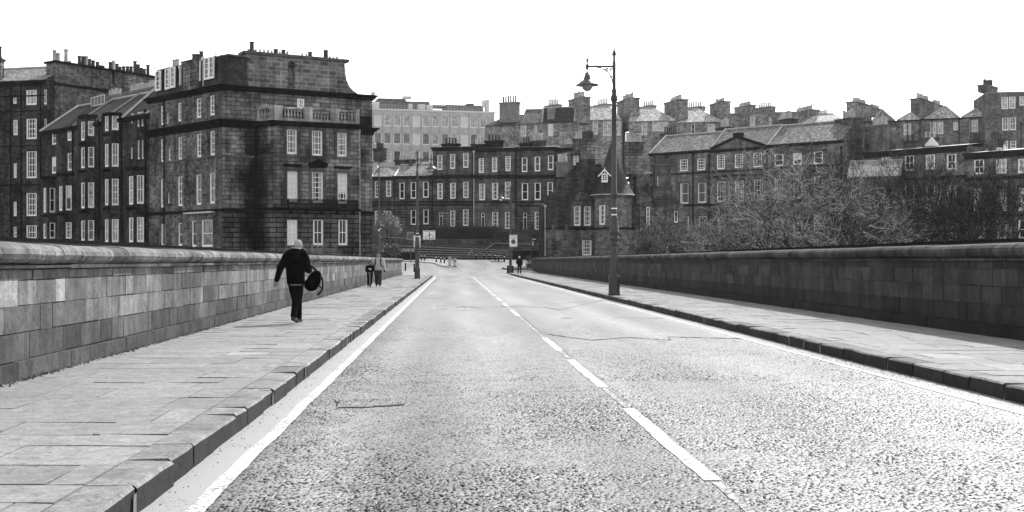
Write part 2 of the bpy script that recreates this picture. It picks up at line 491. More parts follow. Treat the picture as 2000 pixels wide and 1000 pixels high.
def wob(y, s): return 0.006 * math.sin(y * 1.7 + s) + 0.003 * math.sin(y * 4.1 + s * 2)
def strip(mb, x0, x1, y0, y1, z, s=0.0, step=0.35, edge=0.0):
    n = max(1, int((y1 - y0) / step))
    L = []
    for i in range(n + 1):
        y = y0 + (y1 - y0) * i / n
        w = wob(y, s)
        L.append(((x0 + w - edge * rr.random(), y, z), (x1 + w + edge * rr.random(), y, z)))
    for a, b in zip(L[:-1], L[1:]): mb.face([a[0], a[1], b[1], b[0]])
mb = MB()
strip(mb, KL - .02, KL + .27, -10, 112, 0.004, 1.0, .5, .02)
tag(mb.build('gutter', DUST), kind='structure')
mb = MB()
strip(mb, KL + .27, KL + .375, -10, 111, 0.008, 2.0, .12, .012)
strip(mb, KR - .42, KR - .335, -10, 143, 0.004, 2.0, .4, .012)
marks = [(-3.8, .2), (2.2, 6.2), (8.2, 12.2), (14.2, 18.2), (20.0, 23.4), (32.6, 36.7), (38.3, 42.6)] + [(44.6 + 6 * k, 48.6 + 6 * k) for k in range(11)]
for i, (a, b) in enumerate(marks):
    strip(mb, 1.712, 1.828, a, b, 0.004, 5 + i, .2, .012)
tag(mb.build('road_markings', PAINT), kind='structure')
mb = MB()
for i, ((a, b), (c, d)) in enumerate(zip(marks[:-1], marks[1:])):
    strip(mb, 1.752, 1.79, b + .05, c - .05, 0.004, 5 + i, .1, .018)
# worn 20 in an ellipse
def ring(cx, cy, a, b, w, z, n=40, a0=0.0, a1=2 * math.pi):
    P = [(math.cos(a0 + (a1 - a0) * i / n), math.sin(a0 + (a1 - a0) * i / n)) for i in range(n + 1)]
    for (c0, s0), (c1, s1) in zip(P[:-1], P[1:]):
        wb = w * b / a
        mb.face([(cx + c0 * (a - w), cy + s0 * (b - wb), z), (cx + c0 * a, cy + s0 * b, z), (cx + c1 * a, cy + s1 * b, z), (cx + c1 * (a - w), cy + s1 * (b - wb), z)])
ring(0.0, 38.3, .66, 2.6, .07, .004)
ring(0.24, 38.3, .16, 1.35, .06, .004)
ring(-0.2, 39.1, .15, .6, .06, .004, 16, -.6, 2.9)
mb.face([(-.08, 38.7, .004), (-.03, 38.5, .004), (-.3, 37.1, .004), (-.36, 37.1, .004)])
mb.face([(-.36, 37.1, .0041), (-.05, 37.1, .0041), (-.05, 36.8, .0041), (-.36, 36.8, .0041)])
for a, b, c in ((2.75, 24.8, 26.4), (3.9, 22.2, 23.0), (3.5, 25.6, 26.3)):
    strip(mb, a, a + .05, b, c, .004, a, .2, .02)
tag(mb.build('worn_road_markings', PAINT_OLD), kind='structure')
# cracks and patches of other asphalt
mb = MB()
mb.face([(-1.3, 47, .002), (-.2, 47.1, .002), (-.25, 53, .002), (-1.3, 52.6, .002)])
tag(mb.build('road_patch', PATCH), kind='structure')
mb = MB()
def crack(P, w, z=.0045):
    L = []
    for (x0, y0), (x1, y1) in zip(P[:-1], P[1:]):
        n = max(2, int(math.hypot(x1 - x0, y1 - y0) / .07))
        L += [(x0 + (x1 - x0) * i / n + rr.uniform(-.012, .012), y0 + (y1 - y0) * i / n + rr.uniform(-.02, .02)) for i in range(n)]
    for a, b in zip(L[:-1], L[1:]):
        k = w * rr.uniform(.4, 1.3)
        mb.face([(a[0], a[1], z), (b[0], b[1], z), (b[0] + k * .15, b[1] + k, z), (a[0] + k * .15, a[1] + k, z)])
crack([(-1.2, 12.2), (-.9, 12.25), (-.45, 12.5)], .11)
crack([(-1.24, 12.75), (-1.19, 12.2)], .1)
crack([(1.3, 38.9), (2.9, 38.7), (3.2, 36.4), (5.8, 46.0)], .22)
crack([(1.9, 24.4), (2.6, 22.6), (3.4, 23.4), (4.1, 22.6), (4.2, 23.6), (5.6, 23.0)], .13)
crack([(2.8, 31.2), (3.2, 31.2)], .12)
crack([(4.2, 31.4), (5.5, 31.2)], .09)
crack([(1.86, -3), (1.86, 8), (1.87, 24), (1.82, 45)], .012)
crack([(1.84, 18.4), (1.84, 20)], .03); crack([(1.80, 24), (1.86, 32)], .05)
tag(mb.build('road_cracks', MORTAR), kind='structure')

# flagstones, kerb stones
def flags(name, x0, x1, y0, y1, seed):
    r = random.Random(seed)
    mb = MB()
    y = y0
    while y < y1:
        d = r.choice((.55, .62, .7, .8, .9))
        x = x0 - r.uniform(0, .6)
        while x < x1:
            w = r.choice((.6, .75, .9, 1.1, 1.3))
            a, b = max(x, x0), min(x + w, x1)
            x += w
            if b - a < .05: continue
            gp = r.choice((.004, .006, .01))
            gy = r.choice((.006, .010, .016, .024))
            zz = [PZT + r.uniform(-.006, .006) for _ in range(4)]
            c = max(.5, r.gauss(1, .07)) * (1.28 if r.random() < .02 else 1)
            q = [(a + gp, y + gy), (b - gp, y + gy), (b - gp, y + d - gy * .3), (a + gp, y + d - gy * .3)]
            mb.hexa([(px, py, PZT - .05) for px, py in q] + [(px, py, z) for (px, py), z in zip(q, zz)], 0, c)
        y += d
    mb.box(x0 - .1, x1 + .02, y0 - 1, y1 + .3, -.05, PZT - .012, 1)
    return tag(mb.build(name, [FLAG, MORTAR]), kind='structure')
flags('pavement', WL - .05, KL - .31, -6, 112, 5)
flags('pavement', KR + .31, WR + .05, -6, 152, 6)
def kerbs(name, xf, sg, y0, y1, seed):                    # sg: direction from the kerb face into the pavement
    r = random.Random(seed)
    mb = MB()
    y = y0
    while y < y1:
        L = r.choice((.5, .7, .9, 1.0, 1.2))
        zt = PZT + r.uniform(-.008, .012)
        zt2 = zt + r.uniform(-.012, .012)
        f = xf + r.uniform(-.012, .012)
        f2 = f + r.uniform(-.012, .012)
        c = max(.5, r.gauss(.95, .15))
        gp = r.choice((.004, .008, .02))
        a, b = y + gp, y + L - gp
        xi = xf + sg * .3
        n = 3
        P = []
        for k in range(n + 1):
            t = k / n
            yy = a + (b - a) * t
            P.append((f + (f2 - f) * t + r.uniform(-.006, .006), yy, zt + (zt2 - zt) * t + r.uniform(-.004, .004)))
        for k in range(n):
            (fa, ya, za), (fb, yb, zb) = P[k], P[k + 1]
            bev = .02
            mb.face([(fa, ya, -.02), (fb, yb, -.02), (fb, yb, zb - bev), (fa, ya, za - bev)], 0, c * .13)  # street face far darker than the top: shade put into the colour
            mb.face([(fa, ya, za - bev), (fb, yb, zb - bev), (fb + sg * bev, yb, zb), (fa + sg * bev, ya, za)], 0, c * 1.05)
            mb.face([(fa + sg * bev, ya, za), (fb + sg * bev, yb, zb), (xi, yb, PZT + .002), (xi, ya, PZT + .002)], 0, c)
        for yy, (fa, _, za) in ((a, P[0]), (b, P[-1])):
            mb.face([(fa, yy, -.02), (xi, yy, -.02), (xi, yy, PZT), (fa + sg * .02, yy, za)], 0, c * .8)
        if r.random() < .25:                              # a pale lime streak and a painted tick on the joint
            mb.face([(f - sg * .013, b - .09, .0), (f - sg * .013, b - .01, 0), (f - sg * .013, b - .01, zt - .03), (f - sg * .013, b - .07, zt - .03)], 0, .75)
            mb.face([(f + sg * .02, b - .08, zt + .004), (f + sg * .02, b - .02, zt + .004), (xi - sg * .02, b - .02, zt + .004), (xi - sg * .02, b - .08, zt + .004)], 0, 2.4)
        y += L
    mb.box(min(xf + sg * .03, xf + sg * .3), max(xf + sg * .03, xf + sg * .3), y0, y1, -.05, PZT - .02, 1)
    return tag(mb.build(name, [KERB, MORTAR]), kind='structure')
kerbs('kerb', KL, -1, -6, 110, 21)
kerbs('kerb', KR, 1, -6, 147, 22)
def curved_kerb(name, P, zt=PZT, w=.3, slabs=None):
    mb = MB()
    L = []
    for i, p in enumerate(P):
        a = Vector(P[max(0, i - 1)]); b = Vector(P[min(len(P) - 1, i + 1)])
        t = (b - a).normalized(); n = Vector((-t.y, t.x))
        L.append((Vector(p), Vector(p) + n * w))
    for (a, a2), (b, b2) in zip(L[:-1], L[1:]):
        za, zb = g(a.y) + zt, g(b.y) + zt
        mb.face([(a.x, a.y, za - zt - .05), (b.x, b.y, zb - zt - .05), (b.x, b.y, zb), (a.x, a.y, za)])
        mb.face([(a.x, a.y, za), (b.x, b.y, zb), (b2.x, b2.y, zb), (a2.x, a2.y, za)])
    return tag(mb.build(name, KERB), kind='structure')
arc = lambda cx, cy, r, a0, a1, n=10: [(cx + r * math.cos(math.radians(a0 + (a1 - a0) * i / n)), cy + r * math.sin(math.radians(a0 + (a1 - a0) * i / n))) for i in range(n + 1)]
# left corner rounds off to the left, right corner to the right
PL = arc(KL - 3.2, 110, 3.2, 0, 90) + [(-14, 113.2)]
curved_kerb('kerb', PL)
PRc = list(reversed(arc(KR + 5, 147, 5, 180, 90))) 
PRc = [(40, 152)] + PRc
curved_kerb('kerb', PRc)
mb = MB()
def sheet(P, z0, yref=None):
    mb.face([(x, y, g(y) + z0) for x, y in P])
sheet([(KL - .3, 109.5)] + PL[:-1] + [(-14, 113.2), (-14, 111.6), (-4.9, 111.6), (-4.9, 109.5)], PZT - .002)
sheet([(KR + .3, 147), (KR + .4, 148.5)] + list(reversed(PRc[1:-1])) + [(40, 152), (40, 144.5), (9.5, 144.5), (KR + .3, 144.5)], PZT - .002)
IS = [(-16, 177), (-5.9, 173), (-2.8, 166), (-1.55, 156.5), (-.9, 153.2), (-.35, 152.4), (.0, 153.2), (-.1, 158), (-.7, 168), (-1.3, 178), (-3, 182), (-16, 182)]
sheet(IS, .13)
tag(mb.build('pavement', m_plain('pale_paving', 0.32, 0.8, 0.3, 0.15, 1.5)), kind='structure')
curved_kerb('kerb', IS[:9], .13, .2)

# ------------------------------------------------------------------ the two parapets
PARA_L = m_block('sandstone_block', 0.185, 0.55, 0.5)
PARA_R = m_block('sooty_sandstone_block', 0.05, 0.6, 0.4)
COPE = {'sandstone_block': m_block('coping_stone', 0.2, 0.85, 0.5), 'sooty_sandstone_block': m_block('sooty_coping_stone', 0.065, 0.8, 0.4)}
def parapet(label, xf, sg, Y0, Y1, mat, seed, hs):
    r = random.Random(seed)
    root = thing('stone_parapet', (xf, Y0, 0), label, 'parapet wall')
    B = PZT - .03
    prof = [('plinth', [(.0, .23, .07, .40, 1.4)]),
            ('ashlar', [(.23, .53, 0, .6, .85), (.53, .83, 0, .98, .8), (.83, 1.11, 0, .98, .75), (1.11, 1.23, 0, .78, .7)]),
            ('string_course', [(1.232, 1.285, .045, 1.15, 1.2)])]
    for nm, rows in prof:
        mb = MB()
        for z0, z1, d, sh, ml in rows:
            z0, z1 = z0 * hs, z1 * hs
            y = Y0 - r.uniform(0, .7)
            while y < Y1:
                L = ml * r.uniform(.45, 1.45)
                a, b = max(y, Y0), min(y + L, Y1)
                y += L
                if b - a < .06: continue
                gp = r.choice((.003, .005, .008, .012))
                j = r.uniform(-.006, .006)
                x1 = xf + sg * (d + j)
                x0 = xf - sg * .06
                c = max(.35, sh * r.gauss(1, .24)) * (1.3 if r.random() < .06 else 1)
                tl = r.uniform(-.004, .004)
                rz = r.choice((.003, .006, .009))
                if sg > 0: q = [(x0, a + gp), (x1, a + gp), (x1 + tl, b - gp), (x0, b - gp)]
                else: q = [(x1, a + gp), (x0, a + gp), (x0, b - gp), (x1 + tl, b - gp)]
                jj = lambda: r.uniform(-.005, .005)
                mb.hexa([(x, yy + jj(), B + z0 + rz + jj()) for x, yy in q] + [(x, yy + jj(), B + z1 - rz + jj()) for x, yy in q], 0, c)
        mb.build(nm, mat, root)
    mb = MB()
    lo, hi = sorted((xf - sg * .02, xf - sg * .5))
    mb.box(lo, hi, Y0, Y1, -1.2, B + 1.3 * hs)
    mb.build('core', MORTAR, root)
    mb = MB()
    y = Y0
    pr = [(.0, 1.287), (.06, 1.30), (.125, 1.335), (.155, 1.39), (.14, 1.445), (.09, 1.488), (.02, 1.51), (-.25, 1.53), (-.54, 1.50), (-.56, 1.287)]
    pr = [(d, z * hs) for d, z in pr]
    while y < Y1:
        L = r.uniform(.7, 1.5)
        a, b = y + r.choice((.006, .012, .018)), min(y + L, Y1) - .006
        c = max(.4, 1.05 * r.gauss(1, .22))
        zj, dj = r.uniform(-.008, .008), r.uniform(-.012, .012)
        n = len(pr)
        pts = [(xf + sg * (d + dj), yy, B + z + zj) for yy in (a, b) for d, z in pr]
        fs = [(k, (k + 1) % n, n + (k + 1) % n, n + k) for k in range(n)] + [tuple(reversed(range(n))), tuple(range(n, 2 * n))]
        mb.idx(pts, fs, 0, c)
        y += L
    o = mb.build('coping', COPE[mat.name], root)
    # toothed anti-climb rail along the outer edge
    mb = MB()
    xr = xf - sg * .5
    zb = B + 1.515 * hs
    mb.tube([(xr, Y0, zb + .035), (xr, Y1, zb + .035)], .011, 5)
    y = Y0 + .05
    while y < Y1:
        st = .07 if y < 45 else .16
        mb.box(xr - .008, xr + .008, y, y + st * .45, zb, zb + .095 if y < 45 else zb + .08)
        y += st
    mb.build('anti_climb_rail', BLACK, root)
    return root
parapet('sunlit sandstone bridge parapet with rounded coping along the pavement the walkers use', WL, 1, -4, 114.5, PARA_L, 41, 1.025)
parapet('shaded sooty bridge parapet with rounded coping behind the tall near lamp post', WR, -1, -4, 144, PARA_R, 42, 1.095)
# moss and grit at the foot of the sunlit parapet
mb = MB()
for _ in range(2600):
    y = 5 + 60 * rr.random() ** 1.6
    x = WL + .075 + abs(rr.gauss(0, .045))
    s = rr.uniform(.008, .03)
    a = rr.random() * 6.28
    mb.idx([(x + s * math.cos(a + k * 2.1), y + s * math.sin(a + k * 2.1), PZT - .005) for k in range(3)] + [(x, y, PZT + s * .9)], [(0, 1, 3), (1, 2, 3), (2, 0, 3)])
for _ in range(300):
    y = 4 + 30 * rr.random() ** 1.5
    x = KL + .02 + abs(rr.gauss(0, .1))
    s = rr.uniform(.002, .009)
    a = rr.random() * 6.28
    mb.idx([(x + s * math.cos(a + k * 2.1), y + s * math.sin(a + k * 2.1), .004) for k in range(3)] + [(x, y, .006 + s * .8)], [(0, 1, 3), (1, 2, 3), (2, 0, 3)])
tag(mb.build('moss_and_grit', m_plain('moss_grit', 0.12, 0.95, 0.1, 0.5, 30.0)), kind='stuff')
# ------------------------------------------------------------------ building kit
def wall_holes(mb, fa, u0, u1, z0, z1, ops, rev=.2, m=0, d=0.0):
    us = sorted({u0, u1} | {min(max(k, u0), u1) for o in ops for k in o[:2]})
    zs = sorted({z0, z1} | {min(max(k, z0), z1) for o in ops for k in o[2:4]})
    for a, b in zip(us[:-1], us[1:]):
        for c, e in zip(zs[:-1], zs[1:]):
            if b - a < 1e-4 or e - c < 1e-4: continue
            mu, mz = (a + b) / 2, (c + e) / 2
            if any(o[0] < mu < o[1] and o[2] < mz < o[3] for o in ops): continue
            mb.face([fa.p(a, c, d), fa.p(b, c, d), fa.p(b, e, d), fa.p(a, e, d)], m)
    for o in ops:
        a, b, c, e = o[:4]
        if b < u0 or a > u1 or e < z0 or c > z1: continue
        for q in (((a, c), (a, e)), ((b, c), (b, e)), ((a, c), (b, c)), ((a, e), (b, e))):
            (ua, za), (ub, zb) = q
            mb.face([fa.p(ua, za, d), fa.p(ub, zb, d), fa.p(ub, zb, d - rev), fa.p(ua, za, d - rev)], m)
WR_ = random.Random(77)
def window(root, fa, o, rev=.2, frame=None, kind=None, nx=None, ny=None, name='window', fwk=.17):
    u0, u1, z0, z1 = o[:4]
    w, h = u1 - u0, z1 - z0
    kind = kind or WR_.choice('ddddgcchl')
    frame = frame or WHITE
    nx = nx if nx is not None else WR_.choice((1, 2, 2, 3))
    ny = ny if ny is not None else (4 if nx > 1 else 2)
    mb = MB()
    d0, d1 = -rev + .02, -rev + .10
    fw = min(fwk, w * .17)
    # white-painted ingoes seen from the side, sash stiles, sill rail, meeting rail
    mb.fbox(fa, u0, u0 + fw, z0, z1, d0, d1 + .04)
    mb.fbox(fa, u1 - fw, u1, z0, z1, d0, d1 + .04)
    mb.fbox(fa, u0 + fw, u1 - fw, z0, z0 + .2, d0, d1 + .05)
    mb.fbox(fa, u0 + fw, u1 - fw, z1 - .08, z1, d0, d1)
    zm = z0 + h * .5
    if ny > 1: mb.fbox(fa, u0 + fw, u1 - fw, zm - .035, zm + .035, d0, d1 - .01)
    for i in range(1, nx):
        x = u0 + w * i / nx
        mb.fbox(fa, x - .028, x + .028, z0 + .17, z1 - .08, d0, d1 - .035)
    for j in range(1, ny):
        if j * 2 == ny: continue
        z = z0 + h * j / ny
        mb.fbox(fa, u0 + fw, u1 - fw, z - .028, z + .028, d0, d1 - .037)
    wo = mb.build(name, frame, root)
    pm = {'d': GLASS_D, 'g': GLASS_G, 'l': GLASS_L, 'c': GLASS_D, 'h': GLASS_D, 'b': GLASS_L}[kind]
    mb = MB()
    dp = -rev + .03
    mb.face([fa.p(u0, z0, dp), fa.p(u1, z0, dp), fa.p(u1, z1, dp), fa.p(u0, z1, dp)])
    mb.build('pane', pm, wo)
    if kind == 'c':
        mb = MB()
        k = WR_.uniform(.2, .36) * w
        s = WR_.choice((0, 1, 2))
        if s != 1: mb.fbox(fa, u0 + .02, u0 + k, z0 + .1, z1 - .05, dp + .004, dp + .012)
        if s != 0: mb.fbox(fa, u1 - k, u1 - .02, z0 + .1, z1 - .05, dp + .004, dp + .012)
        mb.build('curtain', CURTAIN, wo)
    elif kind in 'hb':
        mb = MB()
        lo = z0 + .1 if kind == 'b' else z0 + h * WR_.uniform(.3, .6)
        mb.fbox(fa, u0 + .03, u1 - .03, lo, z1 - .05, dp + .004, dp + .012)
        mb.build('blind', BLIND, wo)
    return wo
def opening(fa, wspec):
    x0, x1, y0, y1 = wspec[:4]
    xc = (x0 + x1) / 2
    return (fa.u(x0), fa.u(x1), fa.z(xc, y1), fa.z(xc, y0))
def facade(root, fa, segs, wins, u0=0.0, u1=None, rev=.2, name='wall', frame=None, architrave=None):
    """segs: [(z0, z1, material)] bottom to top; wins: pixel rects (x0, x1, y0, y1, kind, nx, ny)."""
    u1 = fa.L if u1 is None else u1
    ops = [opening(fa, w) for w in wins]
    for z0, z1, mt in segs:
        mb = MB()
        so = [o for o in ops if o[2] < z1 and o[3] > z0]
        so = [(o[0], o[1], max(o[2], z0), min(o[3], z1)) for o in so]
        wall_holes(mb, fa, u0, u1, z0, z1, so, rev)
        mb.build(name, mt, root)
    for w, o in zip(wins, ops):
        k = w[4] if len(w) > 4 else None
        if k == 'door':
            door(root, fa, o, rev)
            continue
        wo = window(root, fa, o, rev, frame, k, w[5] if len(w) > 5 else None, w[6] if len(w) > 6 else None)
        if architrave:
            mb = MB()
            a = architrave
            mb.fbox(fa, o[0] - a, o[0], o[2], o[3] + a, 0, .08)
            mb.fbox(fa, o[1], o[1] + a, o[2], o[3] + a, 0, .08)
            mb.fbox(fa, o[0], o[1], o[3], o[3] + a, 0, .08)
            mb.fbox(fa, o[0] - a * 1.3, o[1] + a * 1.3, o[2] - .16, o[2], 0, .12)
            mb.build('architrave', TRIM_MID, root)
    return ops
def door(root, fa, o, rev=.25):
    u0, u1, z0, z1 = o[:4]
    h = z1 - z0
    mb = MB()
    mb.fbox(fa, u0, u0 + .09, z0, z1, -rev, -rev + .12)
    mb.fbox(fa, u1 - .09, u1, z0, z1, -rev, -rev + .12)
    mb.fbox(fa, u0 + .09, u1 - .09, z0 + h * .74, z0 + h * .78, -rev, -rev + .12)
    mb.fbox(fa, u0 + .09, u1 - .09, z1 - .08, z1, -rev, -rev + .12)
    fr = mb.build('door', WHITE, root)
    mb = MB()
    mb.face([fa.p(u0, z0 + h * .75, -rev + .02), fa.p(u1, z0 + h * .75, -rev + .02), fa.p(u1, z1, -rev + .02), fa.p(u0, z1, -rev + .02)])
    mb.build('fanlight', GLASS_D, fr)
    mb = MB()
    mb.fbox(fa, u0 + .09, u1 - .09, z0, z0 + h * .74, -rev, -rev + .05)
    for k in (0, 1):
        uu = u0 + .2 + k * (u1 - u0 - .28) / 2
        for z in (.1, .42): mb.fbox(fa, uu, uu + (u1 - u0) * .28, z0 + h * z, z0 + h * (z + .24), -rev + .05, -rev + .07)
    mb.build('door_leaf', BLACK, fr)
def shell(root, fa, z0, z1, depth, mat, name='side_wall', u0=0.0, u1=None):
    u1 = fa.L if u1 is None else u1
    mb = MB()
    P = fa.p
    mb.face([P(u0, z0, 0), P(u0, z0, -depth), P(u0, z1, -depth), P(u0, z1, 0)])
    mb.face([P(u1, z0, 0), P(u1, z0, -depth), P(u1, z1, -depth), P(u1, z1, 0)])
    mb.face([P(u0, z0, -depth), P(u1, z0, -depth), P(u1, z1, -depth), P(u0, z1, -depth)])
    mb.face([P(u0, z1 - .02, -.02), P(u1, z1 - .02, -.02), P(u1, z1 - .02, -depth), P(u0, z1 - .02, -depth)])
    return mb.build(name, mat, root)
def band(root, fa, z0, z1, proj, mat, name='string_course', u0=0.0, u1=None, steps=1):
    u1 = fa.L if u1 is None else u1
    mb = MB()
    for k in range(steps):
        a, b = z0 + (z1 - z0) * k / steps, z0 + (z1 - z0) * (k + 1) / steps
        mb.fbox(fa, u0 - proj * (k + 1) / steps, u1 + proj * (k + 1) / steps, a + (.002 if k else 0), b, .002, proj * (k + 1) / steps)
    return mb.build(name, mat, root)
def pitched(root, fa, ze, zr, depth, mat, u0=0.0, u1=None, over=.25, hipl=0.0, hipr=0.0, gable=None, skew=None, ridge_d=None, name='roof'):
    """roof with its ridge parallel to the facade; the ridge lies depth/2 behind it. hipl/hipr pull the ridge ends in."""
    u1 = fa.L if u1 is None else u1
    P = fa.p
    rd = ridge_d or depth / 2
    sl = (zr - ze) / rd
    zo = ze - over * sl * .5
    mb = MB()
    th = .12
    A, B = P(u0, zo, over), P(u1, zo, over)
    Cc, D = P(u1 - hipr, zr, -rd), P(u0 + hipl, zr, -rd)
    mb.face([A, B, Cc, D])
    dn = Vector((0, 0, -th))
    mb.face([A, B, B + dn, A + dn])
    E, G = P(u1, ze, -depth), P(u0, ze, -depth)
    mb.face([E, G, D, Cc])
    if hipl: mb.face([G, A, D])
    if hipr: mb.face([B, E, Cc])
    o = mb.build(name, mat, root)
    mb = MB()
    if not hipl: mb.face([P(u0, ze - .02, 0), P(u0, zr - .02, -rd), P(u0, ze - .02, -depth)])
    if not hipr: mb.face([P(u1, ze - .02, 0), P(u1, zr - .02, -rd), P(u1, ze - .02, -depth)])
    if mb.f: mb.build('gable', gable or TERRACE, root)
    mb = MB()
    mb.tube([D + Vector((0, 0, .05)), Cc + Vector((0, 0, .05))], .13, 6)
    if skew:
        for e, (a, d) in enumerate(((A, D), (B, Cc))):
            if skew in ('both', ('left', 'right')[e]): mb.tube([a + Vector((0, 0, .1)), d + Vector((0, 0, .1))], .17, 4)
    mb.build('ridge', LEAD, root)
    return o
_pots = {}
def pot_mesh(i, mat):
    k = (i, mat.name)
    if k not in _pots:
        mb = MB()
        h = 1.0
        pr = [[(.17, 0), (.19, .06), (.15, .12), (.13, .8), (.16, .84), (.17, .92), (.13, 1.0)],
              [(.16, 0), (.14, .1), (.13, .9), (.18, .93), (.16, 1.0)],
              [(.2, 0), (.2, .12), (.13, .2), (.12, .86), (.17, .9), (.17, .94), (.07, 1.0)]][i]
        mb.lathe(pr, 9)
        _pots[k] = mb.mesh('chimney_pot', [mat], smooth=False)
    return _pots[k]
def pots(parent, pts, h, mat=None, wide=1.0):
    wide *= 1.4
    mat = mat or POT
    off = wloc(parent)
    for p in pts:
        o = bpy.data.objects.new('chimney_pot', pot_mesh(WR_.choice((0, 0, 1, 1, 2)), mat))
        COL.objects.link(o)
        o.parent = parent
        o.location = Vector(p) - off
        k = WR_.uniform(.85, 1.1)
        o.scale = (wide, wide, h * k)
def chim(root, x0, Y0, x1, Y1, yt, yb, dep, n, poth, mat=None, potmat=None, cap=True, wide=1.0, inset=.12):
    """stack whose near long side runs from pixel x0 at depth Y0 to x1 at Y1; yt is the stack top at x1."""
    mat = mat or TERRACE
    fa = facpx(x0, Y0, x1, Y1)
    zt, zb = PZ(yt, Y1), PZ(yb, Y1)
    mb = MB()
    mb.fbox(fa, 0, fa.L, zb, zt - .28, -dep, 0)
    if cap:
        mb.fbox(fa, -.12, fa.L + .12, zt - .28, zt - .12, -dep - .12, .12)
        mb.fbox(fa, -.2, fa.L + .2, zt - .118, zt, -dep - .2, .2)
    else: mb.fbox(fa, -.02, fa.L + .02, zt - .278, zt, -dep - .02, .02)
    o = mb.build('chimney', mat, root)
    h = poth * Y1 / FPX
    if n: wide = max(wide, min(2.0, .78 * fa.L * (1 - 2 * inset) / n / 2 / .17)) / 1.4 if poth < 15 else wide
    pts = []
    for i in range(n):
        t = (i + .5) / n
        pts.append(fa.p(fa.L * (inset + (1 - 2 * inset) * t), zt - .02, -dep / 2))
    if n: pots(o, pts, h, potmat, wide)
    return o
def pipe(root, fa, px, ya, yb, mat=None, r=.07):
    u = fa.u(px)
    mb = MB()
    mb.tube([fa.p(u, fa.z(px, ya), .12), fa.p(u, fa.z(px, yb), .12)], r, 6)
    mb.fbox(fa, u - .16, u + .16, fa.z(px, ya) - .3, fa.z(px, ya), .03, .26)
    return mb.build('downpipe', mat or PIPE, root)
def base(name, fa, label, cat, zb, group=None):
    q = fa.p(fa.L / 2, zb)
    return thing(name, q, label, cat, group)

# ------------------------------------------------------------------ corner building at the end of the bridge (left of the road)
CL = facpx(291, 122, 434, 112)
CR = facpx(434, 112, 727, 119.5)
croot = thing('tenement_corner_building', (PX(434, 112), 112, -4), 'large sooty corner block with balustraded bay and arched chimney gable at the bridge end', 'building')
zc = lambda py: PZ(py, 112)
zt_ = zc(171)
lw = [(313.5, 321, 207, 244, 'd', 2, 4), (325.5, 328.8, 221, 242, 'l', 1, 2), (347, 354, 200, 237, 'd', 2, 4), (383, 393, 191.5, 230, 'd', 2, 4), (409.5, 419, 186, 225.5, 'd', 2, 4),
      (313.5, 321.5, 272, 317, 'd', 2, 4), (328.5, 333.5, 289, 315, 'd', 2, 2), (347.5, 355, 267.6, 312, 'd', 2, 4), (384, 393, 261, 307, 'd', 2, 4), (410, 419.5, 255.5, 303.5, 'd', 2, 4),
      (313.5, 322, 349.5, 405, 'g', 2, 4), (327.5, 331, 376, 397, 'd', 1, 2), (347, 356, 344.5, 402.5, 'd', 2, 4), (382.5, 393, 340.5, 400, 'g', 1, 2), (409, 419.5, 337, 397.5, 'g', 1, 2),
      (314, 322.5, 437, 480, 'l', 1, 2), (347.5, 356, 435, 480, 'd', 1, 2), (374, 383, 431, 482, 'd', 1, 2), (393, 415, 429, 482, 'g', 1, 2)]
facade(croot, CL, [(-4, zt_, RUBBLE)], lw, rev=.22)
bw_ = [(580.5, 594, 193, 213, 'l', 3, 2)]
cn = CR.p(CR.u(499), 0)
ASHLAR_S = m_stone('soot_and_shade_ashlar', 0.185, 0.95, 0.40, 0.032, 0.22, 0.42, 0.5, soot_shade=(cn.x, cn.y, 1.75))  # downpipe stain, with the bay corner's shade put into the stone colour
RUSTIC_S = m_stone('soot_and_shade_banded_stone', 0.11, 1.5, 0.46, 0.055, 0.12, 0.25, 0.5, soot_shade=(cn.x, cn.y, 2.0))
facade(croot, CR, [(-4, zc(413), RUSTIC_S), (zc(413), zc(240), ASHLAR_S), (zc(240), zc(209), ASHLAR_DK), (zc(209), zt_, ASHLAR)], bw_, u0=CR.u(503), rev=.12)
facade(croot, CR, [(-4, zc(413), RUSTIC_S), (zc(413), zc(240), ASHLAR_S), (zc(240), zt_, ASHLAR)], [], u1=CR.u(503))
mb = MB()                                                   # quoin stones on the corner
for k in range(46):
    z = -4 + .47 * k
    if z > zt_ - .5: break
    a = .9 if k % 2 else .55
    mb.fbox(CL, CL.L - a, CL.L - .003, z, z + .45, .002, .025)
mb.build('quoins', TRIM_MID, croot)
mb = MB()                                                   # back and hidden sides
bk = Vector((CL.a + CR.b)) / 2 + Vector((-4, 14))
for a, b in ((CL.a, bk), (bk, CR.b)):
    mb.face([(a.x, a.y, -4), (b.x, b.y, -4), (b.x, b.y, zt_), (a.x, a.y, zt_)])
c0 = CL.b
mb.face([(CL.a.x, CL.a.y, zt_ - .05), (c0.x, c0.y, zt_ - .05), (CR.b.x, CR.b.y, zt_ - .05), (bk.x, bk.y, zt_ - .05)])
mb.build('rear_wall', RUBBLE, croot)
for fa in (CL, CR):
    band(croot, fa, zc(176), zc(165), .42, TRIM, 'wallhead_cornice', steps=3)
    band(croot, fa, zc(244), zc(233), .55, TRIM, 'main_cornice', steps=3)
    band(croot, fa, zc(306), zc(302), .1, TRIM_MID)
    band(croot, fa, zc(413), zc(407), .14, TRIM)
for z0, z1 in ((zc(248), zc(244.2)),):
    for fa in (CL, CR): band(croot, fa, z0, z1, .12, TRIM, 'architrave_band')
pipe(croot, CL, 322.5, 190, 480)
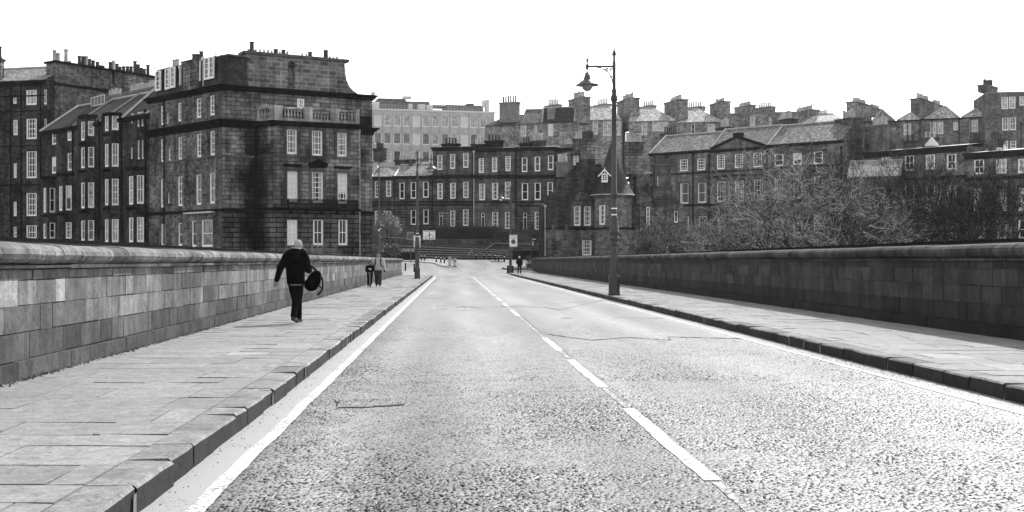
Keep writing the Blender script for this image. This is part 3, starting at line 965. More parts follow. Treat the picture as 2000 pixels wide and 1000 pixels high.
# projecting bay, its left cheek canted
Bc = Vector((PX(534, 112.3), 112.3)); Bd = Vector((PX(702, 115.7), 115.7))
uA = CR.u(501); pa = CR.p(uA, 0); uE = CR.u(704.5); pe = CR.p(uE, 0)
FB = Fac(Bc, Bd)
FS = Fac((pa.x, pa.y), Bc)
zb3 = PZ(240, 112.3)
fw_ = [(560, 580.5, 252.4, 301, 'g', 3, 4), (609, 630.4, 254.8, 304, 'g', 3, 4), (658.5, 678, 259, 305.5, 'g', 3, 4),
       (560.8, 581.7, 334, 393.5, 'b', 3, 6), (609.5, 631.5, 336, 395.5, 'c', 3, 6), (659, 679, 338, 397.5, 'h', 3, 6),
       (561, 581.3, 429, 479, 'b', 2, 2), (611.5, 632, 429, 479, 'c', 2, 2), (661, 679.5, 429, 479, 'c', 2, 2)]
facade(croot, FB, [(-4, PZ(413, 113), RUSTIC), (PZ(413, 113), zb3, ASHLAR)], fw_[:6] + fw_[6:], rev=.28)
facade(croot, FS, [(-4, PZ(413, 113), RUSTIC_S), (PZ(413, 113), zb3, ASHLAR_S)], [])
pipe(croot, CR, 499, 246, 480, None, .12)
mb = MB()
mb.face([(Bd.x, Bd.y, -4), (pe.x, pe.y, -4), (pe.x, pe.y, zb3), (Bd.x, Bd.y, zb3)])
mb.face([(Bc.x, Bc.y, zb3), (Bd.x, Bd.y, zb3), (pe.x, pe.y, zb3), (pa.x, pa.y, zb3)])
mb.build('bay_return', ASHLAR, croot)
for fa in (FB, FS):
    band(croot, fa, PZ(246, 112.5), PZ(236, 112.5), .5, TRIM, 'main_cornice', steps=3)
    band(croot, fa, PZ(306.5, 112.5), PZ(302, 112.5), .1, TRIM_MID)
    band(croot, fa, PZ(411, 112.5), PZ(405, 112.5), .12, TRIM)
for w in fw_[:6]:                                           # moulded window surrounds and hoods
    mb = MB()
    a, b, c, e = opening(FB, w)
    mb.fbox(FB, a - .2, a, c, e + .2, .002, .09); mb.fbox(FB, b, b + .2, c, e + .2, .002, .09); mb.fbox(FB, a, b, e, e + .2, .002, .09)
    mb.fbox(FB, a - .26, a - .2, c, e + .26, .002, .14); mb.fbox(FB, b + .2, b + .26, c, e + .26, .002, .14); mb.fbox(FB, a - .2, b + .2, e + .2, e + .26, .002, .14)
    mb.build('window_surround', TRIM_MID, croot)
for i, w in enumerate(fw_[3:6]):
    mb = MB()
    a, b, c, e = opening(FB, w)
    z = e + .5
    mb.fbox(FB, a - .35, b + .35, z, z + .14, .002, .32)
    mb.fbox(FB, a - .28, b + .28, z - .1, z - .002, .002, .2)
    if i == 1:
        m_ = (a + b) / 2
        P = FB.p
        for s, t in ((a - .4, m_), (b + .4, m_)):
            mb.hexa([P(s, z + .142, .34), P(t, z + .142 + .42, .34), P(t, z + .142 + .42, .0), P(s, z + .142, .0), P(s, z + .3, .34), P(t, z + .72, .34), P(t, z + .72, .0), P(s, z + .3, .0)])
        mb.face([P(a - .3, z + .142, .12), P(b + .3, z + .142, .12), P(m_, z + .6, .12)])
    mb.build('window_hood', TRIM, croot)
# iron balcony on brackets
ua, ub = FB.u(560), FB.u(693)
zq = PZ(410, 114)
mb = MB()
mb.fbox(FB, ua, ub, zq, zq + .13, .15, .85)
for k in range(5):
    u = ua + .3 + (ub - ua - .6) * k / 4
    mb.fbox(FB, u - .15, u + .15, zq - .45, zq - .002, .15, .55)
bal = mb.build('balcony', TRIM, croot)
mb = MB()
z0 = zq + .13
for zz in (z0 + .06, z0 + .68, z0 + .8): mb.fbox(FB, ua, ub, zz, zz + .035, .78, .82)
n = 62
for k in range(n + 1):
    u = ua + (ub - ua) * k / n
    mb.fbox(FB, u - .028, u + .028, z0, z0 + .84, .785, .815)
    if k % 2 == 0 and k < n: mb.fbox(FB, u, u + (ub - ua) / n * 2, z0 + .3, z0 + .42, .79, .81)
for u in (ua, ub): mb.fbox(FB, u - .02, u + .02, z0, z0 + .84, .16, .78)
mb.build('balcony_rail', BLACK, bal)
# balustrade over the bay
zq = PZ(236, 112.4)
zt2 = PZ(207.5, 112.3)
mb = MB()
for fa, ped in ((FB, (535, 594, 646, 694)), (FS, (502, 529))):
    mb.fbox(fa, 0, fa.L, zq, zq + .32, -.3, .02)
    mb.fbox(fa, 0, fa.L, zt2 - .16, zt2, -.32, .06)
    us = [max(0.0, fa.u(p)) for p in ped]
    wp = .85 if fa is FB else .3
    for i, u in enumerate(us):
        u1_ = min(u + wp, fa.L)
        mb.fbox(fa, u, u1_, zq + .322, zt2 - .162, -.3, .03, 0, 1.5)
        mb.fbox(fa, u - .03, u1_ + .03, zt2 + .002, zt2 + .12, -.33, .08)
    for i in range(len(us) - 1):
        a, b = us[i] + wp + .12, us[i + 1] - .12
        n = max(2, int((b - a) / .3))
        for k in range(n):
            p = fa.p(a + (b - a) * (k + .5) / n, 0, -.13)
            h = zt2 - .16 - zq - .32
            mb.lathe([(.05, 0), (.08, .03 * h), (.055, .1 * h), (.12, .32 * h), (.1, .45 * h), (.05, .72 * h), (.045, .85 * h), (.08, .95 * h), (.08, h)], 8, (p.x, p.y, zq + .32))
mb.build('balustrade', BALUSTER, croot)
# arched chimney gable with swept shoulder
GF = CR.off(-.9)
outl = [(478, 168), (481, 110), (479, 101), (487, 99), (676, 117), (676, 122), (673, 122), (674.5, 140), (677, 156), (682, 168), (690, 177), (700, 184)]
P2 = [(GF.u(x), GF.z(x, y)) for x, y in outl]
zlow = zt_ + .05
nl, nr = (GF.u(563), GF.u(577))
zn0, zn1 = GF.z(570, 173), GF.z(570, 119)
mb = MB()
def slab_poly(mb, fa, poly, d0, d1):
    n = len(poly)
    mb.idx([fa.p(u, z, d1) for u, z in poly] + [fa.p(u, z, d0) for u, z in poly], [tuple(range(n)), tuple(reversed(range(n, 2 * n)))] + [(k, (k + 1) % n, n + (k + 1) % n, n + k) for k in range(n)])
def ztop(u):                                                # top line of the gable between its ends
    a, b = P2[3], P2[4]
    return a[1] + (b[1] - a[1]) * (u - a[0]) / (b[0] - a[0])
slab_poly(mb, GF, [(P2[0][0], zlow), (nl, zlow), (nl, ztop(nl)), P2[3], P2[2], P2[1]], -1.3, 0)
slab_poly(mb, GF, [(nr, zlow), (P2[-1][0], zlow)] + list(reversed(P2[5:])) + [P2[4], (nr, ztop(nr))], -1.3, 0)
arcp = [((nl + nr) / 2 + (nr - nl) / 2 * math.cos(math.pi * (1 - k / 8)), zn1 - (nr - nl) / 2 + (nr - nl) / 2 * math.sin(math.pi * (1 - k / 8))) for k in range(9)]
slab_poly(mb, GF, arcp + [(nr, ztop(nr)), (nl, ztop(nl))], -1.3, -.001)
slab_poly(mb, GF, [(nl, zlow), (nr, zlow), (nr, zn0), (nl, zn0)], -1.3, -.001)
mb.face([GF.p(nl, zn0, -.8), GF.p(nr, zn0, -.8), GF.p(nr, zn1, -.8), GF.p(nl, zn1, -.8)])
cg = mb.build('chimney_gable', ASHLAR_UP, croot)
mb = MB()
a, b = P2[2], P2[4]
Pq = GF.p
mb.hexa([Pq(a[0] - .2, a[1] - .2, .22), Pq(b[0] + .25, b[1] - .25, .22), Pq(b[0] + .25, b[1] - .25, -1.5), Pq(a[0] - .2, a[1] - .2, -1.5),
         Pq(a[0] - .2, a[1] + .08, .22), Pq(b[0] + .25, b[1] + .03, .22), Pq(b[0] + .25, b[1] + .03, -1.5), Pq(a[0] - .2, a[1] + .08, -1.5)])
mb.build('gable_coping', TRIM_MID, cg)
for px, hh in ((489, .25), (496, .95), (504, .3), (512, .35), (520, .3), (528, .3), (535, .3), (543, .5), (551, .25), (558, .5), (565.5, .4), (595, .3), (603, .3), (610, .5), (641, .95), (649, .25), (656, .25), (663, .3)):
    u = GF.u(px)
    pots(cg, [GF.p(u, ztop(u) + .05, -.6)], hh, POT_DK if hh > .4 else POT, 1.15 if hh > .4 else .55)
# slate mansard with flush dormers over the left wall, stone stack between them
ML = CL.off(-.45)
MR = CR.off(-.45)
mb = MB()
zm0 = zt_ - .1
za, zb_ = ML.z(304, 139), ML.z(432, 107)
def mface(mb, fa, u0, u1, z1a, z1b, lean=.5):
    mb.face([fa.p(u0, zm0, 0), fa.p(u1, zm0, 0), fa.p(u1, z1b, -lean), fa.p(u0, z1a, -lean)])
zmt = PZ(107, 112.6)
uL = ML.u(304)
mface(mb, ML, uL, ML.L, zmt, zmt, .25)
uR = MR.u(484)
mface(mb, MR, 0, uR, zmt, zmt, .25)
e0 = ML.p(uL, zmt, -.25); e1 = ML.p(ML.L, zmt, -.25); e2 = MR.p(uR, zmt, -.25); e3 = MR.p(MR.u(690), zmt - 2.2, -4); e4 = ML.p(uL, zmt, -9)
mb.face([e0, e1, e2, e3, e4])
mb.face([ML.p(uL, zm0, 0), ML.p(uL, zm0, -9), e4, e0])
mb.face([MR.p(uR, zm0, -1), MR.p(MR.u(698), zm0, -1), e3])
mb.build('mansard_roof', SLATE_DK, croot)
mb = MB()
mb.tube([e0, e1, e2], .1, 6)
mb.build('ridge', IRON, croot)
for x0, x1, y0, y1, nn in ((307, 317, 139, 178, 1), (326, 334, 135, 175, 1), (336, 345, 131, 172, 1), (386, 394.5, 118, 159, 1), (402.5, 411.5, 113.5, 156, 1), (412, 421, 111.5, 154, 1)):
    o = opening(ML, (x0, x1, y0, y1))
    mb = MB()
    mb.fbox(ML, o[0], o[1], o[2], o[3] + .06, -1.0, .1)
    dm = mb.build('dormer', SLATE_DK, croot)
    fo = ML.off(.3)
    window(dm, fo, (o[0] - .02, o[1] + .02, o[2], o[3]), .2, None, WR_.choice('dgd'), 2, 4, 'dormer_window', fwk=.3)
pipe(croot, ML.off(.1), 399, 112, 168, WHITE_OLD, .05)
pipe(croot, ML.off(.1), 354.5, 128, 167, WHITE_OLD, .12)
cs = chim(croot, 358, 117.3, 386, 115.3, 114, 186, 1.6, 3, 17, ASHLAR, POT_DK)
chim(croot, 330, 124, 347, 123, 129, 140, .6, 2, 16, TRIM, POT)
mb = MB()
mb.tube([ML.p(ML.u(403), zmt, -1), ML.p(ML.u(403), zmt + 1.1, -1)], .025, 4)
for k in range(3): mb.tube([ML.p(ML.u(399), zmt + .5 + k * .28, -1), ML.p(ML.u(405), zmt + .5 + k * .28, -1)], .018, 4)
mb.tube([ML.p(ML.u(337), zmt, -1), ML.p(ML.u(337), zmt + 1.5, -1)], .02, 4)
mb.build('aerial', PIPE, croot)
# dark lintel hood over the low window by the corner
a, b = CL.u(366), CL.u(421)
mb = MB(); mb.fbox(CL, a, b, PZ(416, 113), PZ(412.5, 113), .002, .5); mb.build('window_hood', LEAD, croot)

# ------------------------------------------------------------------ row with bay windows left of it
BF0 = facpx(82, 139, 290, 122)
def sub(fa, x0, x1): return Fac(fa.p(fa.u(x0), 0).xy, fa.p(fa.u(x1), 0).xy)
ze = PZ(257, 138.3)
rows = [
 ('tenement_house', 'dark terraced house with two low bays, leftmost of the bay-windowed row', 82, 147,
  [(100.5, 109.5, 256.5, 282.6, 'd', 1, 2), (130.5, 140.5, 248, 275, 'l', 1, 2), (100.5, 109.5, 306, 339, 'h', 1, 2), (131, 141, 298.5, 333, 'd', 1, 2)],
  [((83.5, 93, 110), 346, [(85, 90, 367, 415), (85, 90, 437, 466)], [(97, 108, 367, 415, 'c', 1, 2), (97, 108, 435, 466, 'd', 1, 2)]),
   ((113, 124, 144), 340, [(115.5, 121.5, 363.5, 411.5), ], [(128.5, 140, 362, 411, 'h', 1, 2), (128.5, 140, 434, 466, 'd', 3, 4)])]),
 ('tenement_house', 'dark terraced house with a full-height canted bay under a glazed rooftop', 147, 199, [],
  [((156, 168, 188), 226, [(158.5, 165, 238, 274.5, 'g', 1, 2), (158.5, 165, 288, 328.5, 'd', 1, 2), (158.5, 165, 356.6, 407, 'd', 1, 2), (158.5, 165, 431, 470, 'd', 1, 2)],
    [(172, 184, 236.5, 265.5, 'l', 1, 2), (172, 184, 287, 327, 'g', 1, 2), (172, 184, 356, 406, 'l', 1, 2), (172, 184, 430, 470, 'g', 1, 2)])]),
 ('tenement_house', 'dark terraced house with bright tall bay windows, third of the bay-windowed row', 199, 243, [],
  [((203, 214, 236), 222, [(205, 211.5, 226.8, 256, 'd', 2, 2), (205, 211.5, 281, 326, 'd', 2, 2), (205, 211.5, 350, 401, 'd', 2, 2), (205, 211.5, 428.6, 473, 'd', 2, 2)],
    [(218.5, 231.6, 225.5, 254, 'l', 1, 1), (218.5, 231.6, 280, 325.5, 'g', 2, 2), (218.5, 231.6, 349, 401, 'g', 2, 4), (218.5, 231.6, 428, 473, 'l', 2, 2)])]),
 ('tenement_house', 'dark terraced house whose bay starts low, next to the large corner block', 243, 290,
  [(255, 258.6, 222, 241, 'd', 1, 2), (267.6, 272, 219, 247.5, 'd', 1, 2), (275.5, 280, 217.5, 246.6, 'd', 1, 2), (255, 258.6, 287, 310, 'd', 1, 2), (268, 272.5, 274, 311, 'd', 1, 2), (276, 280, 273, 310.5, 'd', 1, 2)],
  [((249, 263, 285), 328, [(252, 260, 344, 399.5, 'g', 2, 4), (252, 260, 425, 473, 'g', 1, 2)], [(267.5, 281, 342, 398, 'g', 2, 2), (267.5, 281, 424, 473, 'l', 2, 3)])]),
]
for i, (nm, lab, x0, x1, wins, bays) in enumerate(rows):
    fa = sub(BF0, x0, x1)
    rt = base(nm, fa, lab, 'house', -4, 'bay-windowed row left of the corner block')
    facade(rt, fa, [(-4, ze, RUBBLE_DK)], wins, rev=.22)
    shell(rt, fa, -4, ze, 9, RUBBLE_DK)
    band(rt, fa, ze - .35, ze + .05, .3, TRIM, 'eaves')
    zr = ze + (3.4 if i < 3 else 4.2)
    pitched(rt, fa, ze + .05, zr, 8.5, SLATE_DK, gable=RENDERED if i == 3 else RUBBLE_DK, skew='both', ridge_d=4.6)
    for (xa, xb, xc_), ytop, wf, wc in bays:
        d = 1.0
        fo = fa.off(d)
        pA = fo.p(fo.u(xa), 0); pB = fo.p(fo.u(xb), 0); pC = fa.p(fa.u(xc_), 0); pD = fa.p(fa.u(xa) - .7, 0)
        f1 = Fac(pA.xy, pB.xy); f2 = Fac(pB.xy, pC.xy)
        zb2 = f1.z((xa + xb) / 2, ytop)
        facade(rt, f1, [(-4, zb2, RUBBLE_DK)], wf, rev=.16, name='bay')
        facade(rt, f2, [(-4, zb2, RUBBLE_DK)], wc, rev=.16, name='bay')
        mb = MB()
        mb.face([pD.xy.to_3d() + Vector((0, 0, -4)), pA.xy.to_3d() + Vector((0, 0, -4)), pA.xy.to_3d() + Vector((0, 0, zb2)), pD.xy.to_3d() + Vector((0, 0, zb2))])
        mb.face([q.xy.to_3d() + Vector((0, 0, zb2)) for q in (pA, pB, pC, pD)])
        mb.build('bay_cheek', RUBBLE_DK, rt)
        for f in (f1, f2):
            band(rt, f, zb2 - .25, zb2 + .1, .15, TRIM, 'bay_cornice')
            for w in wf[:1] + wf[1:]:
                band(rt, f1, f1.z((xa + xb) / 2, w[3]) - .5, f1.z((xa + xb) / 2, w[3]) - .25, .1, TRIM, 'bay_sill')
    pipe(rt, fa, x1 - 4, 260 - (x1 - 82) * .22, 470)
    if i == 1:
        mb = MB()
        q = facpx(178, 139, 204, 136)
        for k in range(5): mb.fbox(q, q.L * k / 4 - .04, q.L * k / 4 + .04, PZ(205, 137), PZ(188, 137), -.04, .04)
        for k in range(2): mb.fbox(q, 0, q.L, PZ(205 - 17 * k, 137), PZ(205 - 17 * k, 137) + .1, -.05, .05)
        gh = mb.build('rooftop_glazing', WHITE_OLD, rt)
        mb = MB(); mb.fbox(q, 0, q.L, PZ(204, 137), PZ(188, 137), -.9, -.06); mb.build('pane', GLASS_G, gh)
    if i == 2: chim(rt, 204, 140, 236, 138, 183, 196, .7, 6, 13, RENDERED, POT)
    if i == 3: chim(rt, 241, 136, 302, 131, 169, 202, .9, 9, 14, RENDERED, POT)

# ------------------------------------------------------------------ tall block at the left edge of the photograph
AF = Fac((PX(-150, 146), 146), (PX(86, 142), 142))
aroot = base('tenement_block', AF, 'tall dark tenement with long rows of chimney pots, at the left end of the buildings', 'building', -4)
za = PZ(158, 142)
aw = [(50.5, 71.5, 175.5, 205, 'l', 3, 2), (51, 71.5, 231.6, 271.5, 'd', 4, 4), (51, 71.5, 295.5, 348, 'd', 4, 4), (51, 71.5, 377, 422, 'd', 4, 4), (51, 71.5, 440, 467, 'd', 4, 2),
      (25, 32.5, 190.5, 202.5, 'd', 2, 2), (25.5, 34.5, 234, 264, 'l', 2, 2), (26, 32.5, 318.6, 347.5, 'l', 2, 4), (26, 32.5, 394, 422, 'l', 2, 4), (26, 32.5, 443, 465, 'd', 2, 2),
      (-30, -8, 175, 205, 'd', 3, 4), (-30, -8, 231, 271, 'd', 3, 4), (-30, -8, 295, 348, 'd', 3, 4), (-30, -8, 377, 422, 'd', 3, 4)]
facade(aroot, AF, [(-4, za, RUBBLE_DK)], aw, rev=.22)
AG = Fac((PX(86, 142), 142), (PX(108, 143.5), 143.5))
facade(aroot, AG, [(-4, za, RUBBLE_DK)], [(86.5, 91, 175, 204, 'l', 1, 2), (86.5, 91, 232, 251, 'l', 1, 2)], rev=.15)
AH = Fac((PX(108, 143.5), 143.5), (PX(308, 156), 156))
mb = MB()
zg = PZ(122, 143.5)
mb.fbox(AH, 0, AH.L * .535, -4, zg, -1.8, 0)
mb.fbox(AH, AH.L * .56, AH.L * .99, -4, zg, -1.8, 0)
mb.fbox(AH, AH.L * .535, AH.L * .56, -4, zg - 1.6, -1.8, -.01)
gw = mb.build('chimney_gable', RUBBLE, aroot)
mb = MB()
mb.fbox(AH, -.2, AH.L * .535 + .15, zg, zg + .25, -2, .25)
mb.fbox(AH, AH.L * .56 - .15, AH.L, zg, zg + .25, -2, .25)
mb.build('gable_coping', TRIM, gw)
band(aroot, AH, PZ(166, 143.5), PZ(161, 143.5), .15, TRIM)
for px, hh in ((115.5, 1.15), (122.5, .95), (138, 1.2), (145, .3), (164, .95), (171, .9), (177.5, .95), (184, .85), (191, .8), (199.5, .7), (205, .4), (210, .35), (224.5, .75), (231, .9), (237.5, .75), (243.5, .5), (250.5, .55), (258, .6), (265, .65), (272.5, 1.15), (279, .95), (285, .65), (291, .7), (298, 1.0)):
    u = AH.u(px)
    pots(gw, [AH.p(u, zg + .24, -.9)], hh * 1.35, WR_.choice((POT, POT_DK, POT_DK)), 1.15)
band(aroot, AF, za - .5, za + .1, .35, TRIM, 'wallhead_cornice', steps=2)
for py in (186, 216, 284, 360): band(aroot, AF, PZ(py + 2, 142.5), PZ(py, 142.5), .08, TRIM)
shell(aroot, AF, -4, za, 10, RUBBLE_DK)
pitched(aroot, AF, za + .1, PZ(129, 147), 11, SLATE, gable=RUBBLE_DK, ridge_d=5.5)
chim(aroot, -14, 144, 2, 144, 114, 160, 1.0, 2, 24, ASHLAR, POT_DK)
for px in (42, 80, 22): pipe(aroot, AF, px, 162, 470)

# ------------------------------------------------------------------ pale office block far behind
DF = facpx(722, 296, 966, 303)
droot = base('office_block', DF, 'long pale concrete office block with a grid of square windows and roof plant', 'building', 8)
zd = PZ(213, 297)
dw = []
for r_, (y0, y1) in enumerate(((224, 246), (259, 281), (294, 316))):
    for k in range(12):
        x = 731 + 18.75 * k
        dy = k * .35
        dw.append((x, x + 14.6, y0 + dy, y1 + dy, WR_.choice('llllgb' if r_ < 2 else 'ldlg'), 1, 1))
facade(droot, DF, [(6, zd, CONCRETE)], dw, rev=.25, frame=WHITE)
mb = MB()
for k in range(13):
    x = 731 - 2 + 18.75 * k - 1.0
    u = DF.u(x)
    mb.fbox(DF, u - .12, u + .12, 8, PZ(220, 297), .003, .3)
mb.build('mullion_fin', CONCRETE_DK, droot)
shell(droot, DF, 6, zd, 14, CONCRETE)
band(droot, DF, zd - .35, zd + .1, .15, WHITE_OLD, 'parapet_coping')
mb = MB()
for x0, x1, y0, y1, d0, d1 in ((738, 845, 196, 213, -9, -3.5), (745, 800, 190, 197, -9, -5), (878, 952, 200, 214, -9, -4), (893, 893.6, 190, 200, -6, -5.8), (922, 935, 195, 200, -8, -5), (848, 878, 202, 204, -9, -3)):
    mb.fbox(DF, DF.u(x0), DF.u(x1), PZ(y1, 300), PZ(y0, 300), d0, d1)
mb.build('roof_plant', PLANT, droot)
for x0, x1, y0, y1 in ((801, 808, 203, 213), (820, 833, 203, 213), (836, 848, 204, 213), (726, 743, 201, 213), (790, 806, 188, 193), (728, 735, 182, 187), (953, 958.5, 190, 216), (947, 950, 191, 205)):
    mb = MB(); mb.fbox(DF, DF.u(x0), DF.u(x1), PZ(y1, 300), PZ(y0, 300), -3.4, -1.5)
    mb.build('roof_cabin', WHITE_OLD, droot)
mb = MB()
zz = zd + .1
for h in (.45, .95): mb.fbox(DF, 0, DF.L, zz + h, zz + h + .07, -.3, -.23)
for k in range(40): mb.fbox(DF, DF.L * k / 40, DF.L * k / 40 + .07, zz, zz + 1, -.3, -.22)
for x in (828, 832, 836, 840): mb.fbox(DF, DF.u(x), DF.u(x) + .1, PZ(195, 300), PZ(180, 300), -6, -5.9)
mb.build('roof_railing', LEAD, droot)

# ------------------------------------------------------------------ terrace across the junction
EF = facpx(726, 203, 1142, 196)
def estrings(rt, fa, px, items):
    for ya, yb, pr, mt in items: band(rt, fa, fa.z(px, yb), fa.z(px, ya), pr, mt)
eh = [
 dict(lab='low end terraced house with patchy slate roof, beside the corner block', x=(726, 771), top=345, mat=TERRACE, gm=RUSTIC,
      w=[(732, 740, 354, 386, 'd', 2, 4), (754, 764, 353, 384, 'd', 3, 4), (732, 740, 412, 441), (754, 764, 412, 441)], ridge=322, gs=400),
 dict(lab='low terraced house with slate roof and plain dark sashes behind the far left lamp post', x=(771, 845), top=343.5, mat=TERRACE, gm=RUSTIC,
      w=[(780, 790, 357, 389, 'd', 1, 2), (802, 813, 356, 388, 'd', 1, 2), (826, 837, 355, 386, 'd', 1, 2), (802, 813, 410, 439, 'd', 1, 2), (826.5, 837, 409, 438, 'd', 1, 2)], ridge=318, gs=400),
 dict(lab='tall dark terraced house with pale-curtained upper windows above the big hedge', x=(845, 925), top=288, mat=TERRACE, gm=RUSTIC,
      w=[(854, 864, 302.6, 331.6, 'g', 1, 2), (879, 889, 300.6, 329.6, 'g', 1, 2), (904.5, 915, 298.6, 327.6, 'g', 1, 2),
         (854, 864.6, 358, 389, 'c', 3, 4), (879, 890, 357, 388, 'c', 3, 4), (904.6, 915, 355, 386.6, 'd', 3, 4), (858, 864.6, 415, 443, 'door'), (879, 889, 411, 443, 'd', 3, 4), (904, 915, 409, 441, 'd', 3, 4)], gs=400),
 dict(lab='terraced house with cleaned pale ground floor, between two sooty neighbours', x=(925, 1008), top=290, mat=TERRACE, gm=RUSTIC_LT,
      w=[(935, 945, 309, 337.6, 'd', 3, 6), (961, 971, 307, 335.6, 'd', 3, 6), (987, 997.4, 305, 334, 'd', 3, 6),
         (936, 947.5, 358.7, 391, 'g', 3, 4), (961, 973, 357, 390, 'c', 3, 4), (986, 997.5, 355, 389, 'g', 3, 4), (940, 946.5, 416, 446, 'door'), (961, 973, 414, 444.5, 'd', 3, 4), (986, 996, 414, 447, 'd', 3, 4)], gs=402),
 dict(lab='dark terraced house with plain two-pane sashes beside the turreted lodge', x=(1008, 1085), top=288, mat=TERRACE, gm=RUSTIC,
      w=[(1019, 1030, 308, 336, 'd', 1, 2), (1044, 1055, 306, 334.6, 'c', 1, 2), (1070, 1081, 303.6, 332, 'd', 1, 2),
         (1019, 1031.5, 358, 391, 'd', 1, 2), (1044, 1056, 357, 390.6, 'd', 1, 2), (1069, 1080, 356, 388, 'd', 1, 2), (1022, 1029, 416, 450, 'door'), (1044, 1056, 414, 449, 'c', 3, 4)], gs=402),
 dict(lab='terraced house mostly hidden behind the turreted lodge', x=(1085, 1142), top=289, mat=TERRACE, gm=RUSTIC,
      w=[(1098, 1108, 305, 332), (1120, 1130, 304, 331), (1098, 1108, 356, 388), (1120, 1130, 356, 388)], gs=402),
]
for i, h in enumerate(eh):
    x0, x1 = h['x']
    fa = sub(EF, x0, x1)
    rt = base('terraced_house', fa, h['lab'], 'house', 6.5, 'terraced houses across the junction')
    xm = (x0 + x1) / 2
    zt = fa.z(xm, h['top'])
    zgs = fa.z(xm, h['gs'])
    facade(rt, fa, [(3, zgs, h['gm']), (zgs, zt, h['mat'])], h['w'], rev=.22)
    shell(rt, fa, 3, zt, 10, RUBBLE_DK)
    band(rt, fa, zgs - .12, zgs + .14, .1, TRIM if i != 3 else TRIM_MID)
    band(rt, fa, fa.z(xm, 396), fa.z(xm, 393), .06, TRIM)
    if i >= 2:
        band(rt, fa, fa.z(xm, 348.5), fa.z(xm, 341.5), .4, TRIM, 'main_cornice', steps=2)
        band(rt, fa, zt - .55, zt + .1, .28, TRIM, 'wallhead_cornice', steps=2)
        mb = MB()
        P = fa.p
        mb.face([P(0, zt + .1, .1), P(fa.L, zt + .1, .1), P(fa.L, zt + .75, -6), P(0, zt + .75, -6)])
        mb.build('roof', LEAD if i == 4 else SLATE, rt)
    else:
        band(rt, fa, zt - .5, zt, .35, TRIM, 'eaves')
        pitched(rt, fa, zt, fa.z(xm, h['ridge']), 9, SLATE, gable=RUBBLE_DK, skew='both' if i == 0 else None, ridge_d=4.2)
    pipe(rt, fa, x1 - .5, h['top'] + 4, 440, None, .1)
    if i in (3,): pipe(rt, fa, x0 + .5, h['top'] + 4, 440, WHITE_OLD, .08)
    # fanned heads over the ground-floor openings
    mb = MB()
    for w in h['w']:
        o = opening(fa, w)
        if w[2] < 400: continue
        m_ = (o[0] + o[1]) / 2
        for k in range(-3, 4):
            a0, a1 = k * .22 - .08, k * .22 + .08
            z0_ = o[3] + .12
            mb.hexa([fa.p(m_ + a0, z0_, .05), fa.p(m_ + a1, z0_, .05), fa.p(m_ + a1, z0_, .003), fa.p(m_ + a0, z0_, .003), fa.p(m_ + a0 * 1.9, z0_ + .95 - abs(k) * .09, .05), fa.p(m_ + a1 * 1.9, z0_ + .95 - abs(k) * .09, .05), fa.p(m_ + a1 * 1.9, z0_ + .95 - abs(k) * .09, .003), fa.p(m_ + a0 * 1.9, z0_ + .95 - abs(k) * .09, .003)])
    if mb.f and i != 0: mb.build('fanned_lintels', TRIM_MID if i != 3 else RUSTIC_LT, rt)
    Yc = fa.Y(xm) + 4
    if i == 0: chim(rt, 729, Yc, 747, Yc - 1, 289, 316, 1.2, 5, 12, TERRACE, POT_DK)
    if i == 1: chim(rt, 771, Yc + 2, 804, Yc, 311, 344, 1.2, 5, 8, TERRACE, POT); 
    if i == 2: chim(rt, 863, Yc, 894, Yc - 1, 280, 292, 1.2, 4, 13, TRIM, POT_DK, wide=1.4)
    if i == 3:
        chim(rt, 921, Yc, 945, Yc - 1, 281, 293, 1.2, 3, 12, TRIM, POT)
        chim(rt, 947, Yc, 979, Yc - 1, 274, 290, 1.2, 4, 13, TRIM, POT_DK)
    if i == 4:
        chim(rt, 1015, Yc, 1034, Yc - 1, 279, 288, 1.2, 3, 11, TRIM, POT_DK)
        chim(rt, 1035, Yc, 1060, Yc - 1, 274, 290, 1.4, 4, 16, TERRACE, POT)
    if i == 5:
        chim(rt, 1096, Yc, 1118, Yc - 1, 281, 290, 1.2, 4, 11, RENDERED, POT)
        chim(rt, 1118, Yc - 7, 1140, Yc - 8, 270, 300, 1.2, 4, 14, TERRACE, POT)
# ------------------------------------------------------------------ turreted lodge at the right end of the bridge
LF = Fac((PX(1063, 150), 150), (PX(1250, 150), 150))
lr = base('turreted_lodge', LF, 'dark baronial lodge with crow-stepped gable and conical turret at the bridge end', 'lodge', 0)
lu = lambda px: LF.u(px)
lz = lambda py: PZ(py, 150)
wL = [(1121, 1134, 403, 441, 'd', 3, 4), (1140.5, 1154, 403, 441, 'd', 3, 4), (1137, 1155.5, 469, 499, 'd', 4, 4)]
zg0, zg1 = lz(505), lz(398)
facade(lr, LF, [(zg0, lz(446), RUBBLE), (lz(446), zg1, RUBBLE_DK)], wL, rev=.25)
mb = MB()
apx, apy = 1150, 312
n = 13
poly = [(lu(1063), zg1)]
for k in range(n):                                          # crow steps climbing to the stack
    xa = 1063 + (1137 - 1063) * k / n
    xb = 1063 + (1137 - 1063) * (k + 1) / n
    z = lz(396 - (396 - 312) * (k + 1) / n) + .12
    poly += [(lu(xa), z), (lu(xb), z)]
poly += [(lu(1163), poly[-1][1])]
for k in range(6):
    xa = 1163 + (1235 - 1163) * k / 6
    xb = 1163 + (1235 - 1163) * (k + 1) / 6
    z = lz(312 + (396 - 312) * (k + .6) / 6)
    poly += [(lu(xa), z), (lu(xb), z)]
poly += [(lu(1235), zg1)]
m_ = len(poly)
slab_poly(mb, LF, poly, -.45, 0)
mb.build('stepped_gable', RUBBLE_DK, lr)
P = LF.p
mb = MB()
zr_ = lz(318)
mb.face([P(lu(1063), zg1, -.4), P(lu(1150), zr_, -.4), P(lu(1150), zr_, -9), P(lu(1063), zg1, -9)])
